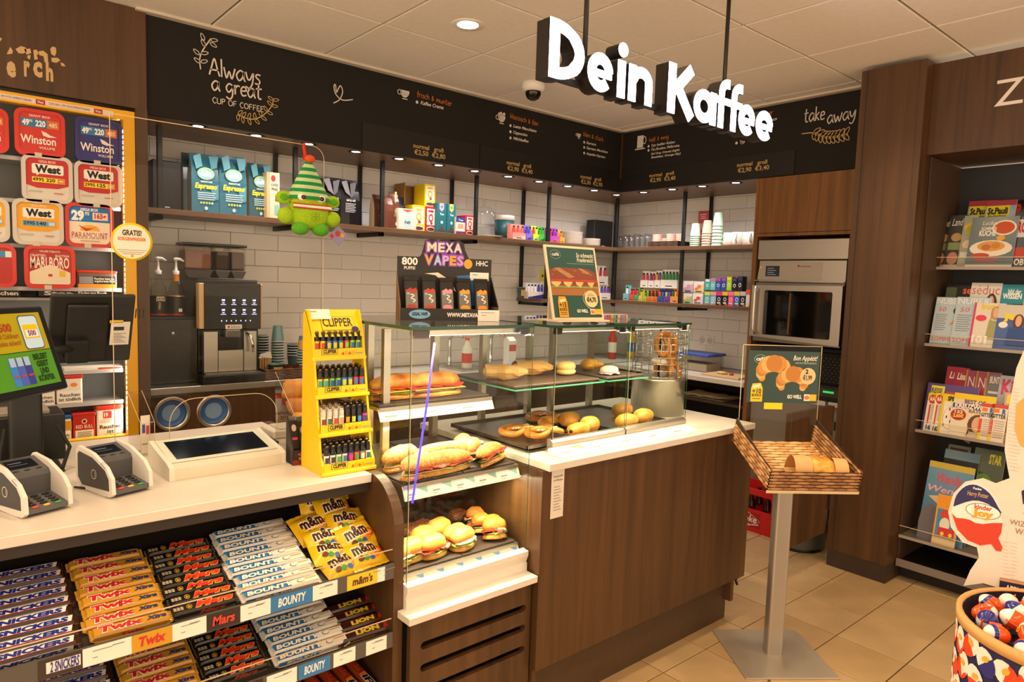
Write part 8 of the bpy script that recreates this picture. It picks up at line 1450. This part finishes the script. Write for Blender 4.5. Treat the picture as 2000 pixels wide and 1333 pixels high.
for i, (x, y, z, lay) in enumerate(spots):
    if lay == 0 and math.hypot(x, y) < .15: continue
    v = rnd.randrange(3); o = bpy.data.objects.new('chocolate_egg', EM[v]); COL.objects.link(o); o.location = (bcx+x+rnd.uniform(-.006, .006), bcy+y+rnd.uniform(-.006, .006), z+rnd.uniform(-.003, .003)); o.rotation_euler = (rnd.uniform(-1.3, 1.3), rnd.uniform(-1.2, 1.2), rnd.uniform(0, 6.2))
    ring = {0: 'centre', 66: 'inner ring', 132: 'middle ring', 200: 'outer ring'}[round(min((0, .066, .132, .2), key=lambda t: abs(t-math.hypot(x, y)/1.0))*1000)]
    j = sum(1 for s in spots[:i] if s[3] == lay and abs(math.hypot(s[0], s[1])-math.hypot(x, y)) < .01); tag(o, f'foil wrapped chocolate egg {("orange and white", "orange with blue band", "blue and white")[v]}, {ORD[j]} in the {ring}, {("lower", "top")[lay]} layer', 'chocolate egg', 'eggs in the barrel')
# printed cardboard standee rising from the back of the barrel
e_dir = Vector((.22, -.975, 0)).normalized(); sb = root('cardboard_standee', 'white cardboard header with a printed egg rising behind the egg barrel', 'standee', (2.505, .50, 0), math.atan2(e_dir.y, e_dir.x)); CW = P('#e2d6cc', .6, grain=.04, gs=30)
nrm = Vector((e_dir.y, -e_dir.x, 0))   # faces the shop
def SB(px, py):
    d = ray(px, py); c = Vector((0, 0, CAMZ)); o = Vector((2.505, .50, 0)); t = (o-c).dot(nrm)/d.dot(nrm); q = c+d*t-o; return q.dot(e_dir), q.z
def B(*pts): return [SB(*p) for p in pts]
m = MB(); m.prism(B((1882, 1145), (1895, 1115), (1912, 1090), (1908, 1070), (1880, 1060), (1857, 1030), (1852, 1000), (1862, 965), (1885, 942), (1920, 935), (1945, 945), (1972, 935), (1968, 915), (1962, 880), (1970, 800), (1985, 720), (2010, 660), (2060, 640), (2060, 1175), (1953, 1150), (1920, 1140)), 0, .004, CW, 'xz'); m.obj('header_board', sb)
m = MB(); f = Face(m, (0, -.0004, 0))
eg = smoothpts(B((1858, 1000), (1866, 970), (1884, 948), (1908, 944), (1935, 962), (1952, 990), (1958, 1025), (1952, 1050), (1932, 1064), (1900, 1062), (1872, 1040), (1858, 1000)), 4); f.poly(eg, P('#ece6e0', .5), 1)
f.poly(smoothpts(B((1862, 990), (1868, 968), (1886, 950), (1908, 948), (1933, 964), (1950, 992), (1955, 1003), (1930, 985), (1900, 978), (1862, 990)), 3), P('#20205e', .5), 2)
f.poly(B((1859, 1003), (1868, 1012), (1882, 1013), (1895, 1016), (1905, 1022), (1920, 1024), (1938, 1022), (1958, 1022), (1956, 1040), (1950, 1052), (1958, 1070), (1955, 1078), (1945, 1076), (1936, 1063), (1915, 1066), (1890, 1056), (1870, 1035)), P('#c83a22', .5), 2)
x0, z0 = SB(1895, 997); x1, z1 = SB(1945, 1005); f.ell((x0+x1)/2, z0+.004, .045, .024, P('#2a2440', .5), 3, 24).ell((x0+x1)/2, z0+.004, .0435, .0225, P('#f2ece6', .5), 3.5, 24).txt('kinder', (x0+x1)/2, z0+.009, .014, P('#c8301e', .5), 'c', .045, .03, 0, 4).txt('Joy', (x0+x1)/2, z0-.013, .021, P('#e0a01e', .5), 'c', .055, .06, 0, 4)
x0, z0 = SB(1910, 968); f.txt('Harry Potter', x0, z0-.004, .014, P('#b89a5a', .5), 'c', .055, .02, .1, 3); x0, z0 = SB(1909, 957); f.txt('Funko', x0, z0, .007, PAPER, 'c', .022, .03, 0, 3)
x0, z0 = SB(1972, 1024); f.txt('WIZARDING', x0+.055, z0, .016, P('#8a6a4a', .5), 'c', .11, 0, 0, 2); f.txt('WORLD', x0+.05, z0-.026, .018, P('#8a6a4a', .5), 'c', .07, 0, 0, 2)
for i in range(7): a = PI*(.12+.11*i); f.stroke([(x0+.055+.012*math.cos(a), z0+.02+.012*math.sin(a)), (x0+.055+.035*math.cos(a), z0+.02+.035*math.sin(a))], .001, P('#8a6a4a', .5), 2, 0)
rnd = random.Random(3)
for px, py0, py1 in ((1975, 800, 930), (1985, 760, 930), (1965, 1060, 1130), (1980, 1062, 1140)):
    for k in range(int((py1-py0)/7)): x, z = SB(px, py0+k*7); f.rect(x-.008, z, x+.006+rnd.uniform(-.004, .004), z+.0011, P('#b8a698', .6), 1.5)
f.poly(B((1985, 790), (2010, 770), (2010, 880), (1992, 870), (1982, 840)), P('#d8a85a', .6), 1); f.poly(B((1995, 960), (2012, 950), (2012, 985), (1998, 985)), P('#1b1830', .6), 1.2)
m.obj('header_print', sb); a = SB(1953, 1131); b = SB(2050, 1150); m = MB().prism([(a[0], a[1]-.10), (b[0], b[1]-.10), (b[0], b[1]+.004), (a[0], a[1]+.004)], -.004, -.0008, NAVY, 'xz'); f = Face(m, (0, -.0042, 0)); f.poly([(a[0], a[1]+.004), (b[0], b[1]+.004), (b[0], b[1]-.004), (a[0], a[1]-.004)], TAN, 1).txt('APPLAYDU', a[0]+.055, a[1]-.035, .022, PAPER, 'c', .08, .04, 0, 2); m.obj('inner_panel', sb)
